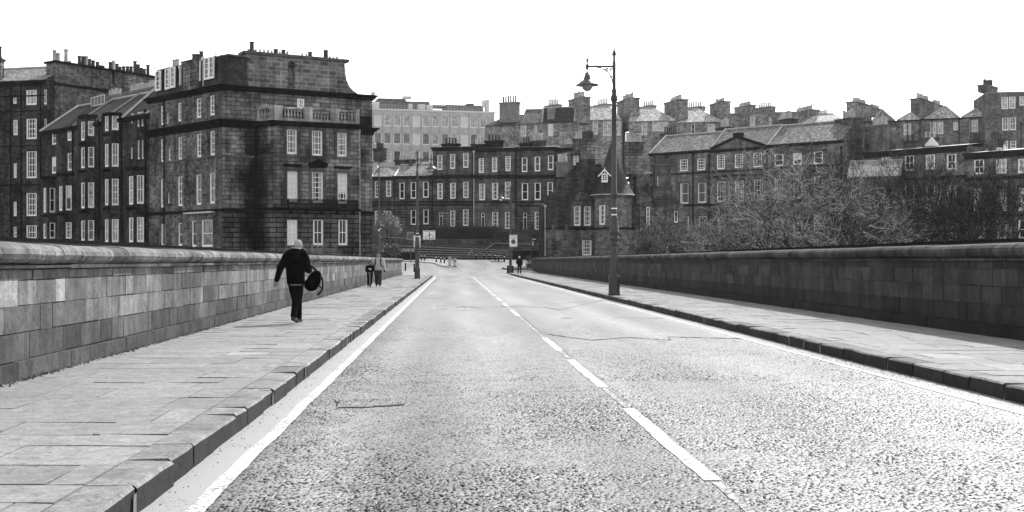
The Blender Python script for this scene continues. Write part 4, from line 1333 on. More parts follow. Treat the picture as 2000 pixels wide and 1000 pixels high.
mb.face([P(lu(1237), zg1, -.4), P(lu(1150), zr_, -.4), P(lu(1150), zr_, -9), P(lu(1237), zg1, -9)])
mb.build('roof', SLATE_DK, lr)
shell(lr, LF, zg0, zg1, 9.5, RUBBLE_DK)
chim(lr, 1135.5, 150.1, 1163, 150.1, 271, 330, 1.2, 4, 16, ASHLAR, POT_DK, wide=1.25)
chim(lr, 1088, 156, 1110, 156, 316, 345, 1.0, 3, 18, RENDERED, POT, wide=1.2)
band(lr, LF, lz(448.5), lz(444.5), .16, TRIM, u1=lu(1240))
mb = MB()                                                    # carved half-round panel above the paired windows
cxp, czp, rp = (lu(1121) + lu(1154)) / 2, lz(393), 1.05
for k in range(10):
    a0, a1 = math.pi * k / 10, math.pi * (k + 1) / 10
    q = [(cxp + rp * math.cos(a0) * s, czp + rp * 1.1 * math.sin(a0) * s) for s in (.84, 1)]
    q2 = [(cxp + rp * math.cos(a1) * s, czp + rp * 1.1 * math.sin(a1) * s) for s in (.84, 1)]
    mb.hexa([P(*q[0], .16), P(*q[1], .16), P(*q[1], .003), P(*q[0], .003), P(*q2[0], .16), P(*q2[1], .16), P(*q2[1], .003), P(*q2[0], .003)])
mb.fbox(LF, lu(1118), lu(1156), lz(399), lz(393.5), .003, .22)
for x, y, r_ in ((1128, 386, .3), (1133, 383, .26), (1142, 384, .28), (1147, 387, .25), (1137, 388, .22)):
    p = P(lu(x), lz(y), .04)
    mb.ball(p, (r_, .16, r_ * 1.5), None, 8, 6)
mb.build('carved_panel', TRIM_MID, lr)
for x in (1077, 1103):
    mb = MB(); mb.fbox(LF, lu(x), lu(x + 7), lz(449.6), lz(438), .003, .3); mb.build('corbel', TRIM_MID, lr)
for (x0, x1, y0, y1) in ((1121, 1134, 403, 441), (1140.5, 1154, 403, 441), (1137, 1155.5, 469, 499)):
    o = opening(LF, (x0, x1, y0, y1))
    mb = MB()
    mb.fbox(LF, o[0] - .3, o[0] - .003, o[2], o[3], .003, .05); mb.fbox(LF, o[1] + .003, o[1] + .3, o[2], o[3], .003, .05)
    mb.fbox(LF, o[0] - .3, o[1] + .3, o[3] + .003, o[3] + .35, .003, .05)
    mb.build('window_surround', TRIM_MID, lr)
# turret: polygonal bay, bell-cast cone
tc = Vector((PX(1196, 149.2), 149.2)); tr = 2.42
TN = 8
ang = [math.pi / TN + math.pi * 2 * k / TN for k in range(TN)]
tp = [tc + Vector((math.cos(a), math.sin(a))) * tr for a in ang]
tz0, tz1 = lz(505), PZ(385, 147)
tw = {4: [(1170.5, 1182, 401, 439, 'c', 3, 4), (1184, 1191.5, 469, 497, 'd', 2, 4)], 5: [(1170.5, 1182, 401, 439, 'c', 3, 4), (1184, 1191.5, 469, 497, 'd', 2, 4)], 6: [], 7: []}
turret = None
for k in range(TN):
    a, b = tp[k], tp[(k + 1) % TN]
    md = (a + b) / 2 - tc
    if md.y > .5: continue
    fa = Fac(a, b)
    pxa, pxb = sorted((CX + FPX * a.x / a.y, CX + FPX * b.x / b.y))
    wins = []
    for x0, x1, y0, y1, kd in ((1170.5, 1182, 401, 439, 'c'), (1205, 1217, 400, 439, 'd'), (1184, 1191.5, 469, 498, 'd'), (1215.5, 1226, 469, 498, 'd')):
        if pxa < (x0 + x1) / 2 < pxb and x0 > pxa + .5 and x1 < pxb - .5: wins.append((x0, x1, y0, y1, kd, 3 if y0 < 450 else 2, 4))
    facade(lr, fa, [(tz0, tz1, UPPER)], wins, rev=.14, name='turret_wall')
    band(lr, fa, PZ(448, 147), PZ(444, 147), .14, TRIM)
mb = MB()
hz = lambda py: PZ(py, 148)
mb.lathe([(tr - .05, tz1 - .1), (tr + .08, tz1 + .02), (tr + .18, tz1 + .12), (tr + .18, tz1 + .3), (tr + .3, tz1 + .34)], 24, (tc.x, tc.y, 0))
mb.build('turret_cornice', TRIM_MID, lr)
zb1 = tz1 + .34
za_ = hz(270)
mb = MB()
pr = []
for k in range(13):
    t = k / 12
    r = (tr + .32) * (1 - t) ** 1.0 * (.86 + .14 * (1 - t) ** 6) + .03
    pr.append((r, zb1 + (za_ - zb1) * t))
mb.lathe(pr, 28, (tc.x, tc.y, 0))
cone = mb.build('turret_roof', m_slate('turret_slate', 0.026, .3, .55), lr)
mb = MB(); mb.lathe([(tr + .33, zb1 - .06), (tr + .38, zb1), (tr + .33, zb1 + .06)], 28, (tc.x, tc.y, 0)); mb.build('lead_roll', LEAD, cone)
mb = MB(); mb.lathe([(.1, 0), (.16, .1), (.05, .3), (.1, .5), (.02, .9)], 10, (tc.x, tc.y, za_ - .1)); mb.build('finial', LEAD, cone)
# little bargeboarded dormer on the cone
dx, dzb, dzt = PX(1181.5, 147.2), PZ(357, 147.2), PZ(338, 147.2)
dy = 147.3
fd = Fac((dx - .42, dy + .12), (dx + .42, dy - .12))
mb = MB()
mb.fbox(fd, 0, fd.L, dzb, dzt - .1, -1.2, 0)
dm = mb.build('dormer', SLATE_DK, lr)
window(dm, fd.off(.16), (.06, fd.L - .06, dzb + .05, dzt - .15), .12, None, 'd', 2, 4, 'dormer_window')
mb = MB()
mc = fd.L / 2
for s in (-1, 1):
    a = fd.p(mc + s * .78, dzt - .42, .25); b = fd.p(mc, dzt + .42, .25)
    mb.tube([a, b], .075, 4)
    a2 = fd.p(mc + s * .4, dzt - .1, .25)
    mb.tube([a2, fd.p(mc, dzt - .1, .25)], .045, 4)
mb.tube([fd.p(mc, dzt - .1, .25), fd.p(mc, dzt + .7, .25)], .04, 4)
mb.build('bargeboard', WHITE, dm)
mb = MB()
for s in (-1, 1):
    mb.face([fd.p(mc + s * .74, dzt - .4, .28), fd.p(mc, dzt + .4, .28), fd.p(mc, dzt + .4, -1.2), fd.p(mc + s * .74, dzt - .4, -1.2)])
mb.build('dormer_roof', SLATE_DK, dm)
# right-hand wing: tall stack, corbelled angle, second stepped gable
RF = Fac((PX(1232, 151.5), 151.5), (PX(1342, 151.5), 151.5))
ru, rz = (lambda px: RF.u(px)), (lambda py: PZ(py, 151.5))
zr1 = rz(412)
facade(lr, RF, [(rz(508), zr1, RUBBLE)], [], rev=.2)
mb = MB()
poly = [(ru(1232), zr1), (ru(1232), rz(338)), (ru(1262), rz(341)), (ru(1285), rz(352)), (ru(1300), rz(346)), (ru(1300), rz(352))]
k0 = 10
for k in range(k0):
    xa, xb = 1303 + 37 * k / k0, 1303 + 37 * (k + 1) / k0
    z = rz(356 + 56 * (k + .3) / k0)
    poly += [(ru(xa), z), (ru(xb), z)]
poly += [(ru(1340), zr1)]
slab_poly(mb, RF, poly, -.5, 0)
mb.build('stepped_gable', RUBBLE, lr)
for w in ((1262, 1269, 404, 441, 'd', 2, 4), (1316.5, 1323.5, 412, 435, 'd', 1, 2)):
    o = opening(RF, w)
    mb = MB(); mb.fbox(RF, o[0] - .1, o[1] + .1, o[2] - .1, o[3] + .1, .003, .02); mb.build('window_recess', TRIM, lr)
    window(lr, RF, o, -.0, None, w[4], w[5], w[6])
mb = MB()
x0, x1 = ru(1273), ru(1310)
for k in range(4): mb.fbox(RF, x0 + .2 - k * .05, x1 - .2 + k * .05, rz(403) + k * .3, rz(403) + k * .3 + .298, .003, .25 + .2 * k)
mb.fbox(RF, x0, x1, rz(403) + 1.2, rz(367), .003, .95)
mb.fbox(RF, x0 - .1, x1 + .1, rz(367), rz(364.5), .003, 1.1)
mb.fbox(RF, x0 + .25, x1 - .1, rz(364.5), rz(325), -.4, .6)
mb.fbox(RF, x0 - .15, x1 + .2, rz(325), rz(322), -.5, .8)
mb.fbox(RF, x0 + .45, x1 - .4, rz(322), rz(308), -.4, .5)
mb.fbox(RF, x0 + .3, x1 - .3, rz(308), rz(305), -.5, .6)
mb.build('corbelled_angle', TERRACE, lr)
mb = MB()
mb.fbox(RF, ru(1282), ru(1284), rz(367), rz(346), .62, .7)
mb.fbox(RF, ru(1258), ru(1272), rz(338.5), rz(336.5), -.3, .5)
mb.build('lead_flashing', LEAD, lr)
chim(lr, 1221, 152.2, 1257, 152.2, 277, 345, 1.3, 6, 18, ASHLAR, POT, wide=1.25)
shell(lr, RF, rz(508), zr1, 9, RUBBLE, 'side_wall')
mb = MB()
mb.face([RF.p(ru(1232), rz(345), -.5), RF.p(ru(1302), rz(350), -.5), RF.p(ru(1302), rz(350), -9), RF.p(ru(1232), rz(345), -9)])
mb.face([RF.p(ru(1340), zr1, -.5), RF.p(ru(1302), rz(350), -.5), RF.p(ru(1302), rz(350), -9), RF.p(ru(1340), zr1, -9)])
mb.build('roof', SLATE_DK, lr)
pipe(lr, RF, 1240, 345, 500)
pipe(lr, LF, 1064.5, 400, 500, LEAD, .06)

# ------------------------------------------------------------------ terrace to the right, behind the bare trees
HF = facpx(1270, 200.5, 1645, 178.5)
hh_ = [
 dict(lab='right-hand terraced house with tall two-pane first-floor sashes, nearest the lodge', x=(1270, 1387), eave=296, e0=(1290, 300), ridge=(1340, 262),
      w=[(1328, 1343.5, 311.5, 334, 'd', 3, 4), (1361.5, 1377.6, 309.7, 332.5, 'd', 3, 4), (1328.5, 1345, 358, 397.5, 'c', 1, 2), (1363, 1380, 357, 396, 'c', 1, 2), (1335, 1345, 423, 451, 'd', 2, 4), (1365, 1380, 423, 470, 'door'),
         (1290, 1303, 313, 336, 'd', 3, 4), (1290, 1303, 359, 398, 'd', 2, 2)]),
 dict(lab='right-hand terraced house crowned by a low pediment', x=(1387, 1500), eave=288, e0=(1440, 291), ridge=(1460, 249),
      w=[(1400, 1415.5, 302, 330.5, 'd', 3, 6), (1435, 1451, 300.6, 328, 'd', 3, 6), (1471, 1488, 298.5, 326.5, 'd', 3, 6), (1400, 1417, 355, 394, 'd', 3, 4), (1435, 1453, 353, 393, 'g', 3, 4), (1472, 1490, 352, 391.5, 'd', 3, 4),
         (1402, 1416, 424, 458), (1437, 1452, 423, 457), (1473, 1488, 423, 456, 'd', 3, 4)]),
 dict(lab='right-hand end terraced house with broad slate roof, half hidden by the bare tree', x=(1500, 1645), eave=280, e0=(1570, 280), ridge=(1580, 241),
      w=[(1512.5, 1530, 301, 324.5, 'd', 1, 2), (1549, 1566, 299, 321.5, 'h', 1, 2), (1589, 1607, 296, 320, 'd', 1, 2), (1512, 1530, 349, 389), (1549, 1567, 347, 387), (1589, 1608, 345, 386), (1512, 1530, 420, 456), (1549, 1567, 419, 456), (1589, 1608, 418, 456)]),
]
for i, h in enumerate(hh_):
    x0, x1 = h['x']
    fa = sub(HF, x0, x1)
    rt = base('terraced_house', fa, h['lab'], 'house', 3, 'right-hand terrace behind the bare trees')
    zt = fa.z(*h['e0'])
    facade(rt, fa, [(1, fa.z((x0 + x1) / 2, 408), RUSTIC if i else RUSTIC_LT), (fa.z((x0 + x1) / 2, 408), zt, TERRACE_LT)], h['w'], rev=.2)
    shell(rt, fa, 1, zt, 11, RUBBLE)
    xm = (x0 + x1) / 2
    band(rt, fa, zt - .35, zt + .12, .3, TRIM, 'eaves', steps=2)
    z3 = fa.z(*{0: (1365, 336), 1: (1440, 332), 2: (1549, 325)}[i]); band(rt, fa, z3 - .25, z3, .1, TRIM)
    z2 = fa.z(*{0: (1365, 399), 1: (1440, 397), 2: (1549, 391)}[i]); band(rt, fa, z2 - .28, z2, .14, TRIM)
    pitched(rt, fa, zt + .12, PZ(h['ridge'][1], fa.Y(h['ridge'][0]) + 5), 11, SLATE_H, gable=RUBBLE, skew='left', ridge_d=5)
    if i:
        for w in h['w'][3:6]:
            o = opening(fa, w)
            mb = MB(); mb.fbox(fa, o[0] - .4, o[1] + .4, o[3] + .75, o[3] + .98, .003, .35); mb.build('window_hood', TRIM, rt)
    for w in h['w']:
        if not 340 < w[2] < 410: continue
        mb = MB()
        a, b, c, e = opening(fa, w)
        mb.fbox(fa, a - .2, a, c, e + .2, .002, .09); mb.fbox(fa, b, b + .2, c, e + .2, .002, .09); mb.fbox(fa, a, b, e, e + .2, .002, .09)
        mb.build('window_surround', TRIM_MID, rt)
    if i == 1:
        mb = MB()
        ua, ub, um = fa.u(1389), fa.u(1493), fa.u(1441)
        zp, zq = zt + .1, zt + 1.75
        slab_poly(mb, fa, [(ua, zp), (ub, zp), (um, zq)], -.6, .05)
        pd = mb.build('pediment', TERRACE_LT, rt)
        mb = MB()
        for s in (ua, ub):
            mb.hexa([fa.p(s, zp, .4), fa.p(um, zq, .4), fa.p(um, zq, -.6), fa.p(s, zp, -.6), fa.p(s, zp + .38, .4), fa.p(um, zq + .38, .4), fa.p(um, zq + .38, -.6), fa.p(s, zp + .38, -.6)])
        mb.fbox(fa, um - .75, um + .75, zq + .2, zq + .8, -.6, .2)
        mb.build('pediment_cornice', TRIM, pd)
    pipe(rt, fa, x1 - 1.5, h['eave'] + 6, 470, None, .1)
    if i == 0:
        pipe(rt, fa, 1354, 300, 470, None, .1)
        chim(rt, 1290, 207, 1322, 205, 259, 300, 1.2, 6, 14, TERRACE, POT_DK)
        chim(rt, 1399, 200, 1418, 197.5, 247, 290, 1.4, 5, 17, TERRACE, POT)
    if i == 1: chim(rt, 1511, 194, 1541, 190, 231, 285, 1.6, 6, 16, TERRACE, POT)
    if i == 2:
        chim(rt, 1632, 184, 1663, 181, 229, 300, 2.2, 5, 17, TERRACE, POT)
        chim(rt, 1688, 182, 1724, 178, 243, 300, 2.4, 7, 17, TERRACE_LT, POT)

IFc = facpx(1645, 180, 2060, 156)
ih = [
 dict(lab='flat-topped terraced house behind the bare trees, with two curtained upper windows', x=(1690, 1886), top=(1822, 289), zt=(1822, 289),
      w=[(1807.5, 1826, 302, 331, 'l', 2, 2), (1849, 1868, 301, 331, 'c', 2, 2), (1767, 1785, 304, 333, 'd', 2, 2), (1722, 1740, 306, 335, 'l', 2, 2), (1808, 1826, 362, 413, 'd', 1, 2), (1850, 1868, 361, 412, 'l', 1, 2), (1767, 1785, 363, 414, 'd', 1, 2), (1722, 1740, 365, 416), (1808, 1826, 432, 470), (1767, 1785, 432, 470), (1850, 1868, 432, 470)]),
 dict(lab='lower flat-topped house at the right edge with tall pale windows behind branches', x=(1886, 2060), top=(1940, 297), zt=(1940, 297),
      w=[(1902, 1922, 312, 340, 'd', 2, 2), (1945, 1966, 311, 339, 'l', 2, 2), (1988, 2008, 310, 338, 'l', 2, 2), (1902, 1923, 369, 414, 'b', 1, 2), (1946, 1967, 368, 412, 'b', 1, 2), (1989, 2010, 367, 412, 'b', 1, 2), (2030, 2048, 366, 410, 'l', 1, 2), (1905, 1923, 432, 466, 'l', 1, 2), (1946, 1966, 431, 466, 'l', 1, 2), (1989, 2008, 430, 466, 'd', 1, 2)]),
]
for i, h in enumerate(ih):
    x0, x1 = h['x']
    fa = sub(IFc, x0, x1)
    rt = base('terraced_house', fa, h['lab'], 'house', 1, 'right-hand terrace behind the bare trees')
    zt = fa.z(*h['zt'])
    facade(rt, fa, [(-1, zt, TERRACE_LT)], h['w'], rev=.2)
    shell(rt, fa, -1, zt, 12, RUBBLE)
    band(rt, fa, zt - .8, zt + .1, .3, TRIM, 'wallhead_cornice', steps=2)
    xm = h['zt'][0]
    band(rt, fa, fa.z(xm, 352), fa.z(xm, 345), .15, TRIM); band(rt, fa, fa.z(xm, 424), fa.z(xm, 418), .12, TRIM)
    mb = MB()
    mb.face([fa.p(0, zt + .12, 0), fa.p(fa.L, zt + .12, 0), fa.p(fa.L, zt + .8, -6), fa.p(0, zt + .8, -6)])
    mb.face([fa.p(0, zt + .12, -12), fa.p(fa.L, zt + .12, -12), fa.p(fa.L, zt + .8, -6), fa.p(0, zt + .8, -6)])
    mb.build('roof', LEAD, rt)
    Yc = fa.Y(xm) + 3
    mb = MB()
    sx = (1820, 1953)[i]
    q = Vector((PX(sx, Yc + 1), Yc + 1, zt + .6))
    mb.lathe([(1.0, 0), (1.0, .25), (.05, 1.35)], 8, q)
    mb.build('rooflight', WHITE_OLD, rt)
    if i == 0:
        chim(rt, 1763, Yc + 4, 1789, Yc + 3, 274, 300, 1.3, 2, 14, TERRACE, POT_DK, wide=1.3)
        chim(rt, 1800, Yc + 2, 1831, Yc + 1, 268, 300, 1.5, 3, 14, TERRACE, POT, wide=1.3)
        chim(rt, 1895, Yc - 2, 1921, Yc - 3, 274, 305, 1.4, 3, 18, TERRACE, POT_DK, wide=1.3)
    else: chim(rt, 1930, Yc + 1, 1959, Yc, 271, 305, 1.5, 4, 14, TERRACE, POT_DK)

# ------------------------------------------------------------------ long row of upper houses seen from behind (between office block and right edge)
GFc = facpx(940, 262, 1422, 251)
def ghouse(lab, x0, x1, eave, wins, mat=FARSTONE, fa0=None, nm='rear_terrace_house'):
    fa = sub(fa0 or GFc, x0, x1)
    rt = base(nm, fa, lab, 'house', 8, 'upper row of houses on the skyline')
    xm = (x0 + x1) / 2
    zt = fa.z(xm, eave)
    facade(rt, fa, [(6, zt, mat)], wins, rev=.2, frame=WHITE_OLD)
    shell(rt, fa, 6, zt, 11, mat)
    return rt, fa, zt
def gz(fa, px, py, back=0.0): return PZ(py, fa.Y(px) + back)
rt, fa, z = ghouse('skyline house with a broad pale rendered chimney gable', 947, 1015, 244, [])
chim(rt, 975, 262.5, 1013, 261.5, 199, 246, 1.6, 6, 13, RENDERED, POT_DK, wide=1.3)
pitched(rt, fa, z, gz(fa, 985, 226, 5), 10, SLATE_DK, hipl=4, gable=FARSTONE, ridge_d=5)
rt, fa, z = ghouse('skyline house with a dull speckled slate roof right of the pale chimney gable', 1015, 1059, 240, [(1017, 1028, 245, 266.5, 'l', 2, 2), (1044, 1049, 245, 262, 'l', 1, 2)])
pitched(rt, fa, z, gz(fa, 1040, 214, 4), 9, m_slate('weathered_slate', .13, .5), hipl=.7, gable=FARSTONE, ridge_d=4)
rt, fa, z = ghouse('skyline house with dark mansard roof and one pale boarded dormer', 1059, 1122, 237, [(1070, 1080.5, 241.5, 266, 'b', 1, 1)])
pitched(rt, fa, z, gz(fa, 1090, 210, 2), 8, SLATE_DK, gable=FARSTONE, ridge_d=2, skew='both')
mb = MB(); mb.fbox(fa, fa.u(1069), fa.u(1083), gz(fa, 1076, 233), gz(fa, 1076, 211), -1.8, .1); mb.build('dormer', RENDERED, rt)
chim(rt, 1064, 268, 1089, 265, 203, 230, 1.4, 6, 11, FARSTONE, POT)
chim(rt, 1110, 262, 1136, 255.5, 188, 240, 2.0, 7, 13, FARSTONE, POT)
rt, fa, z = ghouse('skyline house with bright slate roof, left of the tall lamp post', 1122, 1215, 233, [(1157.5, 1167.6, 236, 262.5, 'l', 1, 2), (1178, 1212, 236, 265, 'l', 4, 2)])
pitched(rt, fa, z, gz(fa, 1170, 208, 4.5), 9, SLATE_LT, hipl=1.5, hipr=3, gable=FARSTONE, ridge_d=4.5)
chim(rt, 1160, 268, 1185, 265, 202, 215, 1.4, 6, 12, FARSTONE, POT)
chim(rt, 1205, 264, 1230, 256, 190, 250, 2.2, 9, 12, FARSTONE, POT)
rt, fa, z = ghouse('skyline house with bright slate roof, right of the tall lamp post', 1228, 1322, 235, [(1253, 1264, 239, 264, 'l', 1, 2), (1274, 1304, 237, 256, 'l', 4, 2)])
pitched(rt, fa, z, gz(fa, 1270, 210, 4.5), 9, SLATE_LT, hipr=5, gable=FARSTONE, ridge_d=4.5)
chim(rt, 1250, 266, 1275, 263, 205, 215, 1.2, 5, 10, FARSTONE, POT)
chim(rt, 1297, 260, 1325, 253, 193, 245, 2.2, 6, 10, FARSTONE, POT)
rt, fa, z = ghouse('skyline house with bright slate roof, ending the bright-roofed run above the pediment', 1322, 1412, 237, [(1350, 1357, 242, 262, 'd', 1, 2), (1383, 1396, 242, 258, 'l', 2, 2)])
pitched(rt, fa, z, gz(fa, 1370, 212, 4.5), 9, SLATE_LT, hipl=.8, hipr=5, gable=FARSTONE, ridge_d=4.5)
chim(rt, 1337, 263, 1372, 260, 207, 216, 1.2, 6, 10, FARSTONE, POT)
chim(rt, 1386, 257, 1409, 251, 197, 242, 2.0, 4, 9, FARSTONE, POT)
JF = facpx(1412, 256, 1660, 250)
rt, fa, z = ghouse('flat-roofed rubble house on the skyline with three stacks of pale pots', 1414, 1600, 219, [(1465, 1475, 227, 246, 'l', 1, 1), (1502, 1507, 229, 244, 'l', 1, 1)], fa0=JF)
band(rt, fa, z - .3, z, .15, RENDERED, 'parapet_coping')
chim(rt, 1434, 262, 1464, 257, 204, 225, 1.6, 7, 8, FARSTONE, POT)
chim(rt, 1473, 262, 1506, 258, 207, 222, 1.4, 7, 9, FARSTONE, POT)
chim(rt, 1543, 256, 1584, 249, 213, 245, 2.0, 8, 10, FARSTONE, POT)
chim(rt, 1592, 256, 1612, 253, 221, 240, 1.6, 5, 8, FARSTONE, POT)
rt, fa, z = ghouse('small skyline house with a pale hipped roof', 1560, 1665, 243, [], fa0=facpx(1550, 247, 1670, 244))
pitched(rt, fa, z, gz(fa, 1605, 223, 4), 9, SLATE_LT, hipl=3.5, hipr=3.5, gable=FARSTONE, ridge_d=4)
J2 = facpx(1665, 246, 1932, 238)
jx_ = [(1668, 1752, 237.5, (1748, 1703, 1723, 214), 'skyline house with a shallow slated gable, left of the four gables', [(1735, 1744, 245, 262, 'h', 1, 1)]),
       (1752, 1800, 235, (1752, 1795, 1778.6, 219.5), 'skyline house with the smallest slated gable, second of the four gables', [(1765, 1779.5, 241, 264.5, 'l', 2, 2)]),
       (1800, 1876, 232, (1807, 1874, 1847, 207), 'skyline house with the widest slated gable, third of the four gables', [(1817, 1829, 237.5, 262, 'l', 2, 2), (1831, 1842.5, 237.5, 262, 'l', 2, 2), (1862, 1871, 238, 254.6, 'l', 1, 1)]),
       (1876, 1932, 229, (1878, 1926, 1906, 212), 'skyline house with a slated gable beside the tall rear tenement', [(1894, 1910, 234, 258, 'l', 3, 2)])]
for i, (x0, x1, ev, (gx0, gx1, gxm, gy), lab, wins) in enumerate(jx_):
    rt, fa, z = ghouse(lab, x0, x1, ev, wins, UPPER, fa0=J2)
    band(rt, fa, z - .2, z + .05, .15, PIPE, 'gutter')
    a, b, m_, = fa.u(min(gx0, gx1)), fa.u(max(gx0, gx1)), fa.u(gxm)
    zz = PZ(gy, fa.Y(gxm))
    mb = MB()
    mb.face([fa.p(a, z + .05, .1), fa.p(b, z + .05, .1), fa.p(m_, zz, -.8)])
    for s in (a, b): mb.face([fa.p(s, z + .05, .1), fa.p(m_, zz, -.8), fa.p(m_, zz, -9), fa.p(s, z + .05, -9)])
    rf = mb.build('roof', SLATE_LT if i != 0 else SLATE, rt)
    mb = MB()
    for s in (a, b): mb.tube([fa.p(s, z + .1, .15), fa.p(m_, zz + .05, -.75)], .16, 4)
    mb.build('ridge', LEAD, rf)
    pipe(rt, fa, x1 - 3, ev, 290)
    pipe(rt, fa, x0 + 20, ev, 290)
    if i == 0:
        chim(rt, 1672, 243, 1703, 250, 206, 245, 2.0, 8, 10, FARSTONE, POT)
        chim(rt, 1706, 252, 1726, 256, 214, 230, 1.6, 6, 8, FARSTONE, POT)
    if i == 2:
        chim(rt, 1796, 243, 1825, 250, 200, 240, 1.8, 7, 12, UPPER, POT)
        chim(rt, 1828, 252, 1845, 256, 207, 225, 1.6, 5, 9, FARSTONE, POT)
KF = facpx(1925, 235, 2070, 232)
rt = base('tenement_block', KF, 'tall rear tenement with paired white sashes at the right edge of the skyline', 'building', 6)
z = PZ(181, 235)
facade(rt, KF, [(4, z, UPPER)], [(1956, 1969, 189, 213, 'l', 2, 2), (1971, 1983.5, 188.5, 212, 'l', 2, 2), (1991, 2003, 188, 206, 'l', 2, 2), (1957.5, 1970, 230, 254.6, 'g', 2, 2), (1972, 1984.5, 229, 254, 'g', 2, 2), (1958, 1969, 275, 290, 'g', 2, 2), (1973, 1985, 275, 290, 'g', 2, 2), (2010, 2030, 188, 212), (2010, 2030, 230, 254)], rev=.2)
shell(rt, KF, 4, z, 12, UPPER)
band(rt, KF, z - .3, z + .05, .15, RENDERED, 'parapet_coping')
chim(rt, 1926, 235.5, 1949, 240, 171, 185, 1.6, 4, 13, UPPER, POT_DK)
pipe(rt, KF, 1994, 240, 290)
# pale outbuilding whose roof glints through the branches
OB = facpx(1655, 171, 1760, 168)
rt = base('outbuilding', OB, 'pale-roofed outbuilding glimpsed through the branches of the bare tree', 'outbuilding', 3)
mb = MB(); mb.fbox(OB, 0, OB.L, 2, PZ(343, 170), -6, 0); mb.build('wall', RUBBLE, rt)
pitched(rt, OB, PZ(343, 170), PZ(314, 172), 7, m_plain('pale_sheet_roof', .26, .7, .4, .1), gable=RUBBLE, ridge_d=3)

# ------------------------------------------------------------------ bank across the junction: fanned steps, retaining wall, hedge, handrails
STP = m_block('step_stone', 0.3, .3)
RISER = m_block('dark_riser', 0.03, .3)
sr = thing('stone_steps', (PX(860, 183), 183, g(183)), 'long flight of broad stone steps fanning across the far side of the junction', 'steps')
mb = MB()
xl, xr_ = PX(700, 183), PX(1000, 183)
NS = 5
for k in range(NS):
    y0 = 182.5 + k * .8
    zl = 1.82 + (k + 1) * .46
    zr2 = 1.75 + (k + 1) * .27
    mb.hexa([(xl, y0, 1), (xr_, y0, 1), (xr_, y0 + .79 if k < NS - 1 else 190, 1), (xl, y0 + .79 if k < NS - 1 else 190, 1), (xl, y0, zl - .13), (xr_, y0, zr2 - .13), (xr_, y0 + .79 if k < NS - 1 else 190, zr2 - .13), (xl, y0 + .79 if k < NS - 1 else 190, zl - .13)], 1)
    mb.hexa([(xl, y0 - .05, zl - .128), (xr_, y0 - .05, zr2 - .128), (xr_, y0 + .74 if k < NS - 1 else 190, zr2 - .128), (xl, y0 + .74 if k < NS - 1 else 190, zl - .128), (xl, y0 - .05, zl), (xr_, y0 - .05, zr2), (xr_, y0 + .74 if k < NS - 1 else 190, zr2), (xl, y0 + .74 if k < NS - 1 else 190, zl)], 0)  # pale nosing, the light it catches put into the stone colour
mb.build('flight', [STP, RISER], sr)
rw = thing('retaining_wall', (PX(860, 190), 190, 3), 'low dark retaining wall below the clipped hedge', 'wall')
mb = MB()
wf = Fac((PX(690, 190.5), 190.5), (PX(1066, 189.5), 189.5))
mb.fbox(wf, 0, wf.u(980), 1, PZ(470, 190), -.5, 0)
mb.fbox(wf, wf.u(980), wf.L, 1, PZ(478, 190), -.5, 0)
mb.build('wall', TERRACE, rw)
mb = MB(); mb.fbox(wf, 0, wf.u(980), PZ(470, 190), PZ(467.5, 190), -.6, .1); mb.fbox(wf, wf.u(980), wf.L, PZ(478, 190), PZ(476, 190), -.6, .1); mb.build('coping', TRIM_MID, rw)
pth = MB(); pth.face([(xr_, 182.6, 2.1), (PX(1075, 183), 182.6, 1.95), (PX(1075, 190), 189.4, 3.4), (xr_, 189.4, 3.1)]); tag(pth.build('path', STP), kind='structure')
lw2 = thing('low_wall', (PX(1010, 182), 182, 2), 'low dark wall and bank right of the steps', 'wall')
mb = MB(); mb.box(PX(1001, 182), PX(1070, 182), 182.2, 182.7, 1, 3.0); mb.build('wall', TRIM, lw2)
def handrail(label, pts, posts, r=.035):
    rt = thing('handrail', pts[0], label, 'handrail', 'handrails by the steps')
    mb = MB(); mb.tube(pts, r, 6); mb.build('rail', LEAD, rt)
    for p in posts:
        mb = MB(); mb.tube([p, (p[0], p[1], p[2] - 1.1)], r, 6); mb.build('post', IRON, rt)
q = lambda px, py, Y: (PX(px, Y), Y, PZ(py, Y))
handrail('sloping then level metal handrail above the right end of the steps', [q(948, 487, 184), q(966, 474.5, 188), q(1060, 478, 188)], [q(948, 487, 184), q(966, 474.5, 188), q(1000, 476, 188), q(1035, 477, 188)])
handrail('long level metal handrail along the path behind the left signs', [q(742, 463, 189.4), q(812, 466, 189.4), q(850, 468, 189.4)], [q(742, 463, 189.4), q(775, 464.5, 189.4), q(812, 466, 189.4)])
handrail('short slanting black handrail at the foot of the steps', [q(914, 499, 183.5), q(923, 487, 186)], [q(914, 499, 183.5), q(923, 487, 186)], .06)

